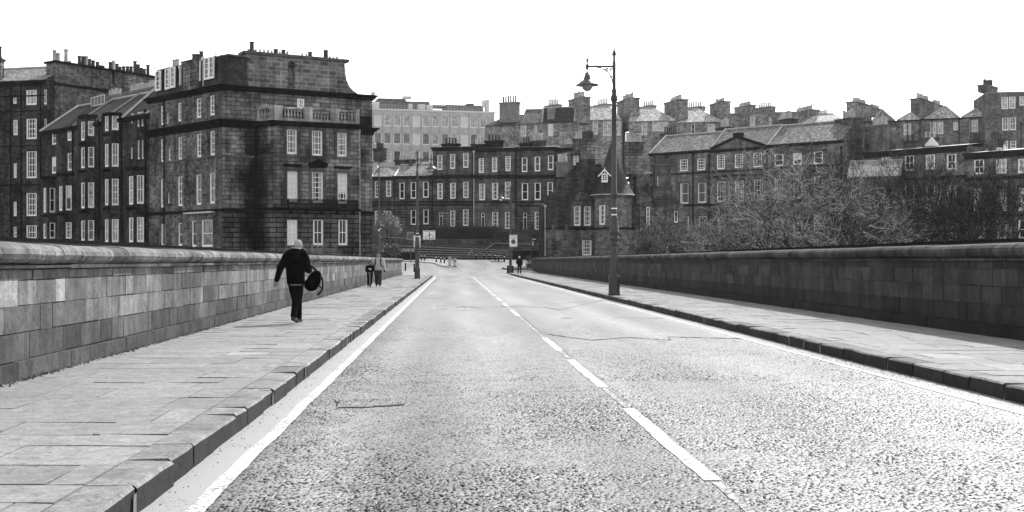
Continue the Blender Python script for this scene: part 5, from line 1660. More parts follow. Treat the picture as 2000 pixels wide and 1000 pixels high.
def leaf_mat(name, lo, hi):
    t = NT(name)
    c = t.map(t.noise(t.pos(), 3.0, 3, .6), .3, .7, lo, hi)
    t.b.inputs['Transmission Weight'].default_value = 0.0
    return t.done(c, .55, .4)
LEAF = leaf_mat('dark_leaf', .025, .06)
LEAF_MID = leaf_mat('mid_leaf', .05, .12)
LEAF_LT = leaf_mat('pale_leaf', .10, .30)
FLOWER = m_plain('white_flower', .6, .6, .3, .2)
BARK = m_plain('bark', .05, .9, .2, .4, 6.0)
def m_twig(name, v):
    t = NT(name)
    return t.done(t.math('MULTIPLY', t.shade(), v), .85, .08)
TWIG = m_twig('pale_twig', .25)
TWIG_MID = m_twig('grey_twig', .15)
TWIG_DK = m_twig('dark_twig', .035)
def leaves(mb, r, c, rad, n, size, shell_=.55):
    for _ in range(n):
        while 1:
            v = Vector((r.uniform(-1, 1), r.uniform(-1, 1), r.uniform(-1, 1)))
            if .01 < v.length <= 1: break
        v = v.normalized() * (shell_ + (1 - shell_) * r.random())
        p = Vector((c[0] + v.x * rad[0], c[1] + v.y * rad[1], c[2] + v.z * rad[2]))
        s = size * r.uniform(.6, 1.4)
        a = Vector((r.gauss(0, 1), r.gauss(0, 1), r.gauss(0, 1))).normalized()
        b = a.orthogonal().normalized() if r.random() < .5 else a.cross(Vector((r.gauss(0, 1), r.gauss(0, 1), r.gauss(0, 1)))).normalized()
        mb.face([p + a * s, p + b * s * .45, p - a * s, p - b * s * .45])
hg = thing('clipped_hedge', (PX(893, 193), 193, 4), 'tall dark clipped hedge in front of the terrace across the junction', 'hedge')
mb = MB()
r_ = random.Random(9)
hx0, hx1 = PX(812, 192), PX(974, 192)
z0, z1 = PZ(474, 192), PZ(444, 192)
mb.box(hx0 + .2, hx1 - .2, 192.2, 194.6, z0 - 2, z1 - .2)
for _ in range(16000):
    f = r_.random()
    x = r_.uniform(hx0, hx1)
    if f < .6: p = Vector((x, 192 + r_.gauss(0, .09), r_.uniform(z0 - .2, z1)))
    elif f < .9: p = Vector((x, r_.uniform(192, 194.8), z1 + r_.gauss(0, .07)))
    else: p = Vector((r_.choice((hx0, hx1)), r_.uniform(192, 194.8), r_.uniform(z0, z1)))
    s = r_.uniform(.08, .17)
    a = Vector((r_.gauss(0, 1), r_.gauss(0, 1), r_.gauss(0, 1))).normalized(); b = a.orthogonal()
    mb.face([p + a * s, p + b * s * .5, p - a * s, p - b * s * .5])
mb.build('foliage', LEAF, hg)
def bush(label, c, rad, n, size, mat, nm='shrub', group=None, cl=7, seed=1, stem=True):
    r = random.Random(seed)
    rt = thing(nm, (c[0], c[1], c[2] - rad[2]), label, 'shrub', group)
    mb = MB()
    for k in range(cl):
        a = r.random() * 6.28; q_ = r.random() ** .5 * .62
        cc = (c[0] + math.cos(a) * q_ * rad[0], c[1] + math.sin(a) * q_ * rad[1], c[2] + r.uniform(-.45, .55) * rad[2])
        f = r.uniform(.32, .6)
        leaves(mb, r, cc, (rad[0] * f, rad[1] * f, rad[2] * f), n // cl, size, .35)
    mb.build('foliage', mat, rt)
    if stem:
        mb = MB()
        for k in range(5):
            a = r.random() * 6.28
            mb.tube([(c[0] + .1 * math.cos(a), c[1], c[2] - rad[2] * 1.2), (c[0] + rad[0] * .5 * math.cos(a), c[1] + rad[1] * .5 * math.sin(a), c[2] + rad[2] * .4)], [.05, .02], 5)
        mb.build('stem', BARK, rt)
    return rt
bush('pale airy spring shrub beside the corner block, in front of the terrace', (PX(758, 150), 150, PZ(438, 150)), (2.0, 1.6, 1.9), 3600, .12, LEAF_LT, seed=2, cl=12)
for i, (px, py, Y, rx, rz_, mt, lab) in enumerate((
    (735, 492, 150, 1.7, 1.3, LEAF_MID, 'leafy shrub right behind the walking adult in the pale jacket'),
    (772, 489, 158, 1.6, 1.3, LEAF_MID, 'rounded shrub in the planting bed left of the street signs'),
    (752, 482, 165, 2.2, 1.5, LEAF, 'dark shrub at the back of the planting bed below the arrow sign'),
    (1045, 462, 187, 1.6, 1.3, LEAF, 'dark shrub on the bank between the fingerpost and the lodge'),
    (985, 458, 189, 2.0, 1.2, LEAF, 'dark shrub on the bank right of the clipped hedge'))):
    bush(lab, (PX(px, Y), Y, PZ(py, Y)), (rx, rx * .8, rz_), 1500, .11, mt, seed=30 + i, stem=True, group='shrubs around the junction')
for i, (px, Y, w, mt, lab) in enumerate((
    (1275, 135, 2.2, LEAF_MID, 'low ivy-like shrub behind the shaded parapet, just right of the tall lamp post'),
    (1345, 128, 2.8, LEAF, 'dark shrub behind the shaded parapet, below the terraced house door'),
    (1405, 122, 2.2, LEAF, 'dark shrub behind the shaded parapet, at the left foot of the broad bare tree'),
    (1490, 118, 3.0, LEAF, 'dark low undergrowth behind the shaded parapet, under the broad bare tree'),
    (1600, 116, 3.0, LEAF, 'dark low undergrowth behind the shaded parapet, right of the broad tree trunk'))):
    zz = PZ(483, Y)
    bush(lab, (PX(px, Y), Y, zz), (w, 1.6, 1.4), 2600, .1, mt, seed=50 + i, group='undergrowth behind the shaded parapet')
for i, (px, Y, w, lab) in enumerate(((600, 104, 1.8, 'thin twiggy shrub behind the sunlit parapet, just right of the walking man'), (660, 107, 1.6, 'thin twiggy shrub behind the sunlit parapet, below the right-hand bay windows'), (470, 103, 1.1, 'small twiggy shrub behind the sunlit parapet, left of the walking man'))):
    r = random.Random(80 + i)
    rt = thing('twiggy_shrub', (PX(px, Y), Y, -2), lab, 'shrub', 'twiggy shrubs behind the sunlit parapet')
    mb = MB()
    for k in range(90):
        a = r.random() * 6.28
        b0 = (PX(px, Y) + r.gauss(0, .5), Y + r.gauss(0, .4), -.5)
        hgt = r.uniform(1.2, (3.9, 3.0, 2.2)[i])
        sp = r.gauss(0, w * .6)
        pts_ = [b0, (b0[0] + sp * .5 + r.gauss(0, .1), b0[1] + r.gauss(0, .4), b0[2] + hgt * .55), (b0[0] + sp + r.gauss(0, .2), b0[1] + r.gauss(0, .5), b0[2] + hgt)]
        mb.tube(pts_, [.03, .02, .01], 4, cap=False)
    mb.build('stem', TWIG, rt)
    mb = MB()
    leaves(mb, r, (PX(px, Y), Y, .8), (w, 1, (2.3, 1.8, 1.2)[i]), 500, .07, .2)
    mb.build('foliage', LEAF_MID, rt)

# bare trees
def bare_tree(label, base_, W, H, seed, twig, stems=7, levels=5, lean=0.0, kids=(3, 4), r0=.17, thin=.0115):
    r = random.Random(seed)
    segs = []
    def rec(p, d, L, rad, lev):
        n = 4 if lev < 2 else 3
        pts_ = [p]
        for i in range(n):
            d = (d + Vector((r.gauss(0, .16), r.gauss(0, .16), r.gauss(.05 if lev < 3 else .02, .12)))).normalized()
            p = p + d * (L / n)
            pts_.append(p)
        rads = [rad * (1 - .55 * i / n) for i in range(n + 1)]
        segs.append((pts_, rads, lev))
        if lev >= levels: return
        for k in range(r.randint(*kids) if lev else 4):
            t = r.uniform(.35, 1.0)
            f = t * n
            i = min(int(f), n - 1)
            q = pts_[i].lerp(pts_[i + 1], f - i)
            ax = d.orthogonal().normalized()
            ax = Matrix.Rotation(r.random() * 6.283, 3, d) @ ax
            nd = (Matrix.Rotation(math.radians(r.uniform(22, 58)), 3, ax) @ d)
            rec(q, nd.normalized(), L * r.uniform(.55, .82), rad * r.uniform(.42, .6), lev + 1)
    for s in range(stems):
        a = 2 * math.pi * (s + r.random() * .6) / stems
        sp = r.uniform(.25, 1.05)
        rec(Vector((.25 * math.cos(a), .25 * math.sin(a), 0)), Vector((math.cos(a) * sp + lean, math.sin(a) * sp, 1)).normalized(), 1.0, .05, 0)
    P_ = [p for s in segs for p in s[0]]
    xs_ = sorted(p.x for p in P_); zs_ = sorted(p.z for p in P_)
    cut = len(xs_) // 100
    kx = W / (xs_[-cut] - xs_[cut]); kz = H / zs_[-cut // 3 - 1]
    kr = r0 / .05
    rt = thing('bare_tree', base_, label, 'tree', 'bare trees behind the shaded parapet')
    A, B = MB(), MB()
    for pts_, rads, lev in segs:
        pp = [Vector((base_[0] + p.x * kx, base_[1] + p.y * kx * .75, base_[2] + p.z * kz)) for p in pts_]
        rr_ = [max(thin, k * kr) for k in rads]
        (A if lev < 2 else B).tube(pp, rr_, 6 if lev < 2 else 3, 0, 1.0 if lev < 2 else r.choice((.1, .2, .35, .7, 1.5, 2.8)), cap=False)
    A.build('trunk', BARK if twig is TWIG_DK else TWIG_DK, rt)
    B.build('crown', twig, rt)
    return rt
bare_tree('broad bare tree with pale twigs, spreading over the shaded parapet', (PX(1590, 112), 112, -1.5), 23, 13, 5, TWIG, 12, 6, -.12, (2, 4))
bare_tree('dark-stemmed bare tree leaning right of the broad pale one', (PX(1730, 114), 114, -1.5), 17, 13.6, 6, TWIG_DK, 9, 5, .12, (3, 4), thin=.014)
bare_tree('dark bare tree at the right edge of the photograph', (PX(1925, 104), 104, -1.5), 15, 11.6, 8, TWIG_DK, 10, 5, 0, (3, 4), thin=.014)
bare_tree('small pale bare tree against the lodge wing', (PX(1310, 135), 135, -.5), 9, 7.6, 12, TWIG_MID, 7, 5, 0, r0=.07)
bare_tree('low pale bare tree between the lodge wing and the broad bare tree', (PX(1440, 122), 122, -1), 11, 7.8, 15, TWIG, 8, 5, 0, r0=.08)
# ------------------------------------------------------------------ ornate bridge lamps
GLASSB = NT('lamp_glass')
GLASSB.b.inputs['Transmission Weight'].default_value = .9
GLASSB.b.inputs['IOR'].default_value = 1.2
GLASSB = GLASSB.done(.85, .12, .5)
def bridge_lamp(loc, label, rz=0.0):
    rt = thing('street_lamp', loc, label, 'street lamp', 'ornate street lamps on the bridge', rz)
    mb = MB()
    mb.lathe([(.235, 0), (.235, .07), (.22, .1), (.215, .62), (.225, .66), (.225, .72), (.2, .78)], 8, m=0, rot=math.pi / 8)
    mb.lathe([(.185, .77), (.165, .86), (.155, 1.9)], 8, rot=math.pi / 8)
    mb.build('base', IRON, rt, local=True)
    mb = MB()
    mb.lathe([(.15, 1.89), (.185, 1.92), (.185, 1.98), (.16, 2.02), (.16, 2.1), (.19, 2.14), (.19, 2.2), (.165, 2.25), (.165, 2.33), (.2, 2.37), (.2, 2.42), (.18, 2.46),
              (.175, 2.62), (.15, 2.8), (.125, 2.86), (.14, 2.9), (.14, 2.95), (.108, 3.0), (.106, 3.7), (.115, 3.76), (.138, 3.82), (.138, 3.9), (.115, 3.96), (.1, 4.0), (.092, 7.2),
              (.11, 7.24), (.11, 7.28), (.09, 7.32), (.095, 7.4), (.13, 7.46), (.13, 7.6), (.105, 7.64), (.08, 7.7), (.095, 7.78), (.095, 7.84), (.065, 7.9), (.06, 8.9), (.045, 8.98), (.043, 9.14),
              (.05, 9.17), (.085, 9.2), (.06, 9.3), (.025, 9.38), (.03, 9.42), (.012, 9.47)], 16)
    mb.lathe([(.112, 3.16), (.112, 3.18)], 12); 
    mb.build('post', IRON, rt, smooth=True, local=True)
    for z in (3.06, 3.3):
        mb = MB(); mb.lathe([(.1125, z), (.1125, z + .045)], 14); mb.build('white_band', WHITE, rt, local=True)
    mb = MB()
    mb.box(-1.1, -.05, -.03, .03, 8.72, 8.79)
    mb.lathe([(.065, 8.66), (.065, 8.84)], 12)
    arc_ = [(-.06 - .62 * (1 - math.cos(a)) if 0 else -.06 - .62 * math.sin(math.pi / 2 * k / 12) ** 1.0 * 1, 0, 8.71 - .62 * (1 - k / 12) ** 1.6) for k, a in ((k, 0) for k in range(13))]
    mb.tube([(-.62 * (1 - math.cos(math.pi / 2 * k / 12)) - .06, 0, 8.1 + .62 * math.sin(math.pi / 2 * k / 12)) for k in range(13)], .018, 6)
    for cx_, cz_, rr2 in ((-.2, 8.52, .11), (-.36, 8.6, .08), (-.13, 8.34, .06), (-.27, 8.65, .05), (-.12, 8.64, .05)):
        mb.tube([(cx_ + rr2 * (1 - k / 30) * math.cos(k * .5), 0, cz_ + rr2 * (1 - k / 30) * math.sin(k * .5)) for k in range(22)], .012, 5)
    mb.build('arm', IRON, rt, local=True)
    lx = -1.03
    mb = MB()
    mb.lathe([(.055, 8.64), (.055, 8.8), (.03, 8.84), (.022, 8.9), (.045, 8.97), (.04, 9.02), (.015, 9.1), (.006, 9.22)], 12, (lx, 0, 0))
    mb.lathe([(.02, 8.5), (.02, 8.66)], 10, (lx, 0, 0))
    ln = mb.build('lantern', IRON, rt, local=True)
    mb = MB()
    mb.lathe([(.43, 8.02), (.44, 8.045), (.36, 8.09), (.3, 8.13), (.28, 8.17), (.2, 8.2), (.165, 8.22), (.15, 8.25), (.115, 8.36), (.11, 8.42), (.082, 8.43), (.082, 8.52), (.02, 8.53)], 28, (lx, 0, 0))
    mb.build('shade', IRON_GREY, ln, smooth=True, local=True)
    mb = MB()
    mb.lathe([(.01, 7.8), (.09, 7.82), (.16, 7.88), (.2, 7.96), (.21, 8.03)], 24, (lx, 0, 0))
    mb.build('glass_bowl', GLASSB, ln, smooth=True, local=True)
    return rt
L1 = bridge_lamp((PX(1199.5, 46), 46, PZT), 'tall ornate lamp post on the shaded-side kerb, nearest the camera, lantern to the left')
L2 = copy_tree(L1, None, (PX(815, 88), 88, PZT), math.pi, 'ornate lamp post on the sunlit-side pavement, lantern over the road to the right')
L3 = copy_tree(L1, None, (PX(997, 130), 130, PZT), 0, 'farthest ornate lamp post, carrying the parking zone sign at the bridge end')
def find(root, nm):
    for o in bpy.data.objects:
        if o.parent == root and o.name.split('.')[0] == nm: return o

# lettering and signs
def txt(parent, s, c, size, mat, name='lettering', depth=.002, bold=.0):
    cu = bpy.data.curves.new('t', 'FONT'); cu.body = s; cu.size = size; cu.align_x = 'CENTER'; cu.align_y = 'CENTER'; cu.extrude = depth; cu.offset = bold
    o = bpy.data.objects.new('t', cu); COL.objects.link(o)
    bpy.context.view_layer.update()
    me = bpy.data.meshes.new_from_object(o.evaluated_get(bpy.context.evaluated_depsgraph_get()))
    bpy.data.objects.remove(o); bpy.data.curves.remove(cu)
    me.transform(Matrix.Rotation(math.pi / 2, 4, 'X'))
    me.materials.clear(); me.materials.append(mat)
    t = bpy.data.objects.new(name, me); COL.objects.link(t); t.parent = parent
    t.location = Vector(c) - wloc(parent)
    return t
def board(rt, x0, x1, z0, z1, y, mat, edge=None):
    mb = MB(); mb.box(x0, x1, y, y + .03, z0, z1)
    b = mb.build('panel', mat, rt)
    if edge:
        mb = MB()
        e = .03
        for q_ in ((x0 + e, x1 - e, z0 + e, z0 + e * 1.8), (x0 + e, x1 - e, z1 - e * 1.8, z1 - e), (x0 + e, x0 + e * 1.8, z0 + e * 1.8, z1 - e * 1.8), (x1 - e * 1.8, x1 - e, z0 + e * 1.8, z1 - e * 1.8)):
            mb.box(q_[0], q_[1], y - .004, y - .001, q_[2], q_[3])
        mb.build('border', edge, b)
    return b
def disc(mb, x, y, z, r, n=24, t=.004, m=0): 
    mb.idx([(x + r * math.cos(6.2832 * k / n), y, z + r * math.sin(6.2832 * k / n)) for k in range(n)] + [(x + r * math.cos(6.2832 * k / n), y + t, z + r * math.sin(6.2832 * k / n)) for k in range(n)],
           [tuple(reversed(range(n))), tuple(range(n, 2 * n))] + [(k, (k + 1) % n, n + (k + 1) % n, n + k) for k in range(n)], m)
SIGNGREY = m_plain('grey_sign_face', .17, .5, .4, .08)
SIGNDK = m_plain('dark_sign_face', .03, .4, .4, .1)
Y = 178.0
sr = thing('direction_sign', (PX(838, Y), Y, g(Y) + .13), 'white direction sign on two posts showing a crossroads and route names', 'road sign')
x0, x1, z0, z1 = PX(826, Y), PX(850.3, Y), PZ(468, Y), PZ(450, Y)
b = board(sr, x0, x1, z0, z1, Y, WHITE, SIGNDK)
mb = MB()
xm = (x0 + x1) / 2 + .05
W_, H_ = x1 - x0, z1 - z0
mb.box(xm - .07, xm + .07, Y - .006, Y - .001, z0 + .05 * H_, z0 + .78 * H_)
mb.box(xm + .07, xm + .52, Y - .006, Y - .001, z0 + .51 * H_, z0 + .56 * H_)
mb.box(xm - .42, xm - .07, Y - .006, Y - .001, z0 + .44 * H_, z0 + .49 * H_)
mb.build('route_diagram', SIGNDK, b)
txt(b, 'All routes South', (xm, Y - .006, z0 + .89 * H_), .22, SIGNDK, bold=.006)
txt(b, 'East', (xm - .5, Y - .006, z0 + .32 * H_), .22, SIGNDK, bold=.006)
txt(b, 'End', (xm - .5, Y - .006, z0 + .15 * H_), .22, SIGNDK, bold=.006)
txt(b, 'All', (xm + .48, Y - .006, z0 + .4 * H_), .18, SIGNDK, bold=.004)
txt(b, 'routes', (xm + .48, Y - .006, z0 + .25 * H_), .2, SIGNDK, bold=.004)
txt(b, 'West', (xm + .48, Y - .006, z0 + .1 * H_), .22, SIGNDK, bold=.006)
for px in (832.5, 844.3):
    mb = MB(); mb.tube([(PX(px, Y), Y + .08, g(Y)), (PX(px, Y), Y + .08, z1 - .1)], .05, 8); mb.build('post', IRON_GREY, sr)
Y = 170.0
sr = thing('direction_sign', (PX(801.5, Y), Y, g(Y)), 'grey direction sign on one post with a side-road diagram, left of the white one', 'road sign')
x0, x1, z0, z1 = PX(794.3, Y), PX(808.5, Y), PZ(468, Y), PZ(453, Y)
b = board(sr, x0, x1, z0, z1, Y, SIGNGREY, WHITE_OLD)
W_, H_ = x1 - x0, z1 - z0
mb = MB()
mb.box(x1 - .17, x1 - .08, Y - .006, Y - .001, z0 + .3 * H_, z0 + .95 * H_)
mb.box(x0 + .35, x1 - .17, Y - .006, Y - .001, z0 + .66 * H_, z0 + .73 * H_)
for k, (a, c) in enumerate(((.15, .6), (.1, .75), (.08, .8), (.18, .7))): mb.box(x0 + a * W_, x0 + c * W_, Y - .006, Y - .001, z0 + (.5 - k * .125) * H_, z0 + (.555 - k * .125) * H_)
mb.build('route_diagram', SIGNDK, b)
mb = MB(); mb.tube([(PX(802, Y), Y + .08, g(Y)), (PX(802, Y), Y + .08, z1 + .08)], .05, 8); mb.build('post', IRON_GREY, sr)
# notice behind the left lamp post
Y = 88.16
sr = thing('notice_board', (PX(814.5, Y), Y, PZ(483, Y)), 'narrow white notice with a roundel, fixed behind the sunlit-side lamp post', 'road sign')
x0, x1, z0, z1 = PX(808, Y), PX(821.3, Y), PZ(483, Y), PZ(460, Y)
b = board(sr, x0, x1, z0, z1, Y, WHITE)
mb = MB()
ring_ = lambda mb, x, y, z, r0, r1, n=28: [mb.face([(x + r0 * math.cos(6.2832 * k / n), y, z + r0 * math.sin(6.2832 * k / n)), (x + r1 * math.cos(6.2832 * k / n), y, z + r1 * math.sin(6.2832 * k / n)), (x + r1 * math.cos(6.2832 * (k + 1) / n), y, z + r1 * math.sin(6.2832 * (k + 1) / n)), (x + r0 * math.cos(6.2832 * (k + 1) / n), y, z + r0 * math.sin(6.2832 * (k + 1) / n))]) for k in range(n)]
ring_(mb, (x0 + x1) / 2, Y - .003, z0 + .42 * (z1 - z0), .13, .18)
for zz in (.8, .72, .9): mb.box(x0 + .06, x1 - .06, Y - .005, Y - .001, z0 + zz * (z1 - z0), z0 + (zz + .03) * (z1 - z0))
mb.box(x0 + .05, x1 - .05, Y - .005, Y - .001, z0 + .1 * (z1 - z0), z0 + .13 * (z1 - z0))
mb.build('roundel', SIGNDK, b)
# parking zone sign on the farthest lamp post
Y = 129.72
sr = thing('zone_sign', (PX(1002.5, Y), Y, PZ(482, Y)), 'white parking zone sign with a dark no-waiting roundel on the farthest lamp post', 'road sign')
x0, x1, z0, z1 = PX(995, Y), PX(1010.2, Y), PZ(482, Y), PZ(458.7, Y)
b = board(sr, x0, x1, z0, z1, Y, WHITE, SIGNDK)
xm = (x0 + x1) / 2; H_ = z1 - z0
txt(b, 'CENTRAL', (xm, Y - .006, z0 + .92 * H_), .12, SIGNDK)
txt(b, 'CONTROLLED', (xm, Y - .006, z0 + .82 * H_), .12, SIGNDK, bold=.002)
txt(b, 'ZONE', (xm, Y - .006, z0 + .69 * H_), .19, SIGNDK, bold=.006)
mb = MB(); disc(mb, xm, Y - .008, z0 + .42 * H_, .255, 28); rd = mb.build('roundel', SIGNDK, b)
mb = MB(); disc(mb, xm, Y - .014, z0 + .42 * H_, .19, 28); mb.build('roundel_face', m_plain('roundel_blue', .07, .5, .4, .05), rd)
mb = MB()
s = .19 * .707
mb.hexa([(xm - s - .03, Y - .022, z0 + .42 * H_ + s - .03), (xm - s + .03, Y - .022, z0 + .42 * H_ + s + .03), (xm - s + .03, Y - .016, z0 + .42 * H_ + s + .03), (xm - s - .03, Y - .016, z0 + .42 * H_ + s - .03),
         (xm + s - .03, Y - .022, z0 + .42 * H_ - s - .03), (xm + s + .03, Y - .022, z0 + .42 * H_ - s + .03), (xm + s + .03, Y - .016, z0 + .42 * H_ - s + .03), (xm + s - .03, Y - .016, z0 + .42 * H_ - s - .03)])
mb.build('diagonal_bar', SIGNDK, rd)
mb = MB()
mb.box(xm - .3, xm + .05, Y - .005, Y - .001, z0 + .16 * H_, z0 + .175 * H_); mb.box(xm - .3, xm + .05, Y - .005, Y - .001, z0 + .09 * H_, z0 + .105 * H_); mb.box(xm + .12, xm + .25, Y - .005, Y - .001, z0 + .13 * H_, z0 + .19 * H_)
mb.build('small_print', SIGNDK, b)
# modern street light with twin arms and arrow roundel
Y = 128.0
ml = thing('street_lamp', (PX(740.3, Y), Y, g(Y)), 'slender modern street light with two short arms beside the corner block', 'street lamp')
mb = MB(); zt = PZ(318.5, Y); bx = PX(740.3, Y)
mb.tube([(bx, Y, g(Y)), (bx, Y, PZ(460, Y)), (bx, Y, PZ(459, Y)), (bx, Y, zt)], [.14, .13, .085, .07], 10)
mb.build('post', IRON_GREY, ml)
for s in (-1, 1):
    mb = MB(); mb.tube([(bx, Y, zt - .05), (bx + s * .25, Y, zt + .08), (bx + s * .6, Y, zt + .16)], .04, 8)
    am = mb.build('arm', IRON_GREY, ml)
    mb = MB(); mb.ball((bx + s * .85, Y, zt + .2), (.34, .12, .08), None, 12, 8); mb.build('lamp_head', LEAD, am)
sg = thing('arrow_sign', (PX(741.3, Y - .2), Y - .2, PZ(453, Y)), 'round dark sign with white arrow pointing down-left, on the slender street light', 'road sign')
mb = MB(); cxs, czs = PX(741.3, Y - .2), PZ(448.3, Y - .2); disc(mb, cxs, Y - .2, czs, .3, 28, .02); dsk = mb.build('disc', SIGNGREY, sg)
mb = MB(); disc(mb, cxs, Y - .206, czs, .26, 28, .004); mb.build('disc_face', m_plain('sign_blue', .06, .5, .4, .05), dsk)
def arrow_dl(mb, x, y, z, s):
    R2 = lambda a, b: (x + (a - b) * .707 * s, y, z + (a + b) * .707 * s)
    mb.face([R2(-.1, -.05), R2(1, -.05 + 0), R2(1, .0), R2(-.1, 0)]) if 0 else None
    d = .09
    P_ = [(-.6, -.6), (-.6, .15), (-.4, -.02), (.45, .62), (.62, .45), (-.02, -.4), (.15, -.6)]
    mb.face([(x + a * s, y, z + b * s) for a, b in P_])
mb = MB(); arrow_dl(mb, cxs, Y - .212, czs, .3); mb.build('arrow', WHITE, dsk)
mb = MB(); mb.box(cxs + .05, cxs + .5, Y - .15, Y - .1, PZ(441, Y), PZ(439, Y)); mb.build('bracket', LEAD, ml)
Y = 160.0
sn = thing('street_plate', (PX(772, Y), Y, g(Y)), 'small pale plate on a thin post in front of the airy shrub', 'sign')
mb = MB(); mb.tube([(PX(772.3, Y), Y, g(Y)), (PX(772.3, Y), Y, PZ(437, Y))], .05, 8); mb.build('post', IRON_GREY, sn)
mb = MB(); mb.box(PX(769, Y), PX(775.2, Y), Y - .09, Y - .06, PZ(442, Y), PZ(437.3, Y)); pl_ = mb.build('plate', WHITE_OLD, sn)
Y = 156.0
fp = thing('fingerpost', (PX(1038.3, Y), Y, g(Y)), 'dark fingerpost with pale pointing arm at the corner of the lodge', 'sign post')
mb = MB(); mb.tube([(PX(1038.3, Y), Y, g(Y)), (PX(1038.3, Y), Y, PZ(463, Y))], [.11, .1], 10); mb.lathe([(.13, 0), (.13, .08), (.02, .16)], 10, (PX(1038.3, Y), Y, PZ(463, Y))); mb.build('post', IRON, fp)
mb = MB(); mb.box(PX(1039.6, Y), PX(1046.5, Y), Y - .03, Y, PZ(468, Y), PZ(466, Y)); mb.build('pointing_arm', WHITE, fp)
mb = MB(); mb.box(PX(1039, Y), PX(1042, Y), Y - .25, Y - .2, PZ(480, Y), PZ(471, Y)); mb.build('plate', WHITE_OLD, fp)
# keep-left bollards
def keep_left(px, Y, label, h):
    rt = thing('keep_left_bollard', (PX(px, Y), Y, g(Y) + .13 - .02), label, 'traffic bollard', 'rounded traffic bollards on the island')
    bx, bz = PX(px, Y), g(Y) + .11
    mb = MB()
    mb.box(bx - .3, bx + .3, Y - .16, Y + .16, bz, bz + .09)
    mb.build('base', BLACK, rt)
    mb = MB()
    prof = [(.1, .08), (.15, .14), (.19, .3), (.235, .55), (.245, .8), (.23, .98), (.17, h - .04), (.08, h), (.01, h + .008)]
    n = 18
    pts = [(bx + r_ * math.cos(6.2832 * k / n), Y + r_ * .45 * math.sin(6.2832 * k / n), bz + z) for r_, z in prof for k in range(n)]
    mb.idx(pts, [(i * n + k, i * n + (k + 1) % n, (i + 1) * n + (k + 1) % n, (i + 1) * n + k) for i in range(len(prof) - 1) for k in range(n)])
    bd = mb.build('shell', WHITE_OLD, rt, smooth=True)
    mb = MB(); disc(mb, bx, Y - .14, bz + h - .27, .2, 24, .05); d2 = mb.build('disc', SIGNDK, bd)
    mb = MB(); arrow_dl(mb, bx, Y - .146, bz + h - .27, .2); mb.build('arrow', WHITE, d2)
keep_left(878.5, 155.0, 'pale rounded keep-left bollard, left of the pair on the island tip', 1.18)
keep_left(888, 151.2, 'pale rounded keep-left bollard, right and nearer of the pair on the island tip', 1.08)
# plain black bollards
def bollard(loc, label, h=1.0, r=.1, band_=True, group='black bollards around the junction'):
    rt = thing('bollard', loc, label, 'bollard', group)
    mb = MB(); mb.lathe([(r * 1.15, -.1), (r * 1.15, .08), (r, .1), (r * .9, h - .16), (r * 1.1, h - .14), (r * 1.1, h - .05), (r * .7, h), (.01, h + .02)], 12)
    mb.build('post', BLACK, rt, local=True)
    if band_:
        mb = MB(); mb.lathe([(r * 1.0, h - .32), (r * .97, h - .2)], 12); mb.build('white_band', WHITE, rt, local=True)
    return rt
B = lambda px, Y, up=.1: (PX(px, Y), Y, g(Y) + up)
p0 = bollard(B(852, 168), 'black bollard with white band, leftmost of the three left of the keep-left bollards', .98)
copy_tree(p0, None, B(861, 166), 0, 'black bollard with white band, middle of the three left of the keep-left bollards')
copy_tree(p0, None, B(868, 163.5), 0, 'black bollard with white band, next to the keep-left bollards')
copy_tree(p0, None, B(823, 175), 0, 'black bollard with white band, just right of the sunlit-side lamp post')
copy_tree(p0, None, B(829, 174), 0, 'black bollard with white band, by the left leg of the white direction sign')
p1 = bollard(B(792, 141, .02), 'plain black bollard close to the end of the sunlit parapet', .9, .09, False)
copy_tree(p1, None, B(809, 137.5, .02), 0, 'plain black bollard close behind the sunlit-side lamp post')
for px, Y, w in ((930, 181.3, 'beside the slanting black handrail'), (945, 181.3, 'second along the foot of the steps'), (956, 180.6, 'third along the foot of the steps'), (967, 179, 'fourth along the foot of the steps'), (973.5, 175.5, 'between the taller ones and the traffic island'), (985, 171.5, 'nearest the farthest lamp post')):
    copy_tree(p0, None, B(px, Y, .05), 0, 'black bollard with pale top, ' + w)
p2 = bollard((PX(992.6, 130.6), 130.6, PZT), 'squat black bollard hugging the left of the farthest lamp post', .78, .14, False)
copy_tree(p2, None, (PX(1000.6, 130.8), 130.8, PZT), 0, 'squat black bollard hugging the right of the farthest lamp post')
# kerbed traffic island by the steps
for x0, x1, Y in ((899, 925, 180.6), (958, 985, 171.5)):
    mb = MB(); mb.box(PX(x0, Y), PX(x1, Y), Y, Y + 1.2, g(Y) - .1, g(Y) + .13); tag(mb.build('kerb', KERB), kind='structure')
# stone planter with a dark shrub, railings by the lodge
Y = 147.0
pt = thing('planter', (PX(1034, Y), Y, g(Y)), 'dark square planter with a small shrub at the end of the shaded parapet', 'planter')
mb = MB(); bx = PX(1034, Y); gz0 = g(Y) + .1
mb.box(bx - .38, bx + .38, Y - .35, Y + .35, gz0, gz0 + .5); mb.box(bx - .43, bx + .43, Y - .4, Y + .4, gz0 + .5, gz0 + .58)
mb.build('tub', IRON, pt)
mb = MB(); leaves(mb, random.Random(4), (bx - .05, Y, gz0 + 1.1), (.36, .36, .62), 420, .07, .2); mb.build('foliage', LEAF, pt)
mb = MB()
for k in range(4): mb.tube([(bx, Y, gz0 + .5), (bx + .2 * math.cos(k * 1.6), Y + .2 * math.sin(k * 1.6), gz0 + 1.5)], .02, 4)
mb.build('stem', TWIG, pt)
Y = 158.0
fn = thing('railing', (PX(1045, Y), Y, g(Y)), 'black spiked iron railing in front of the lodge corner', 'railing')
mb = MB(); ax, bx2 = PX(1026, Y), PX(1062, Y)
for z in (.25, 1.0): mb.box(ax, bx2, Y - .02, Y + .02, g(Y) + z, g(Y) + z + .05)
k = ax
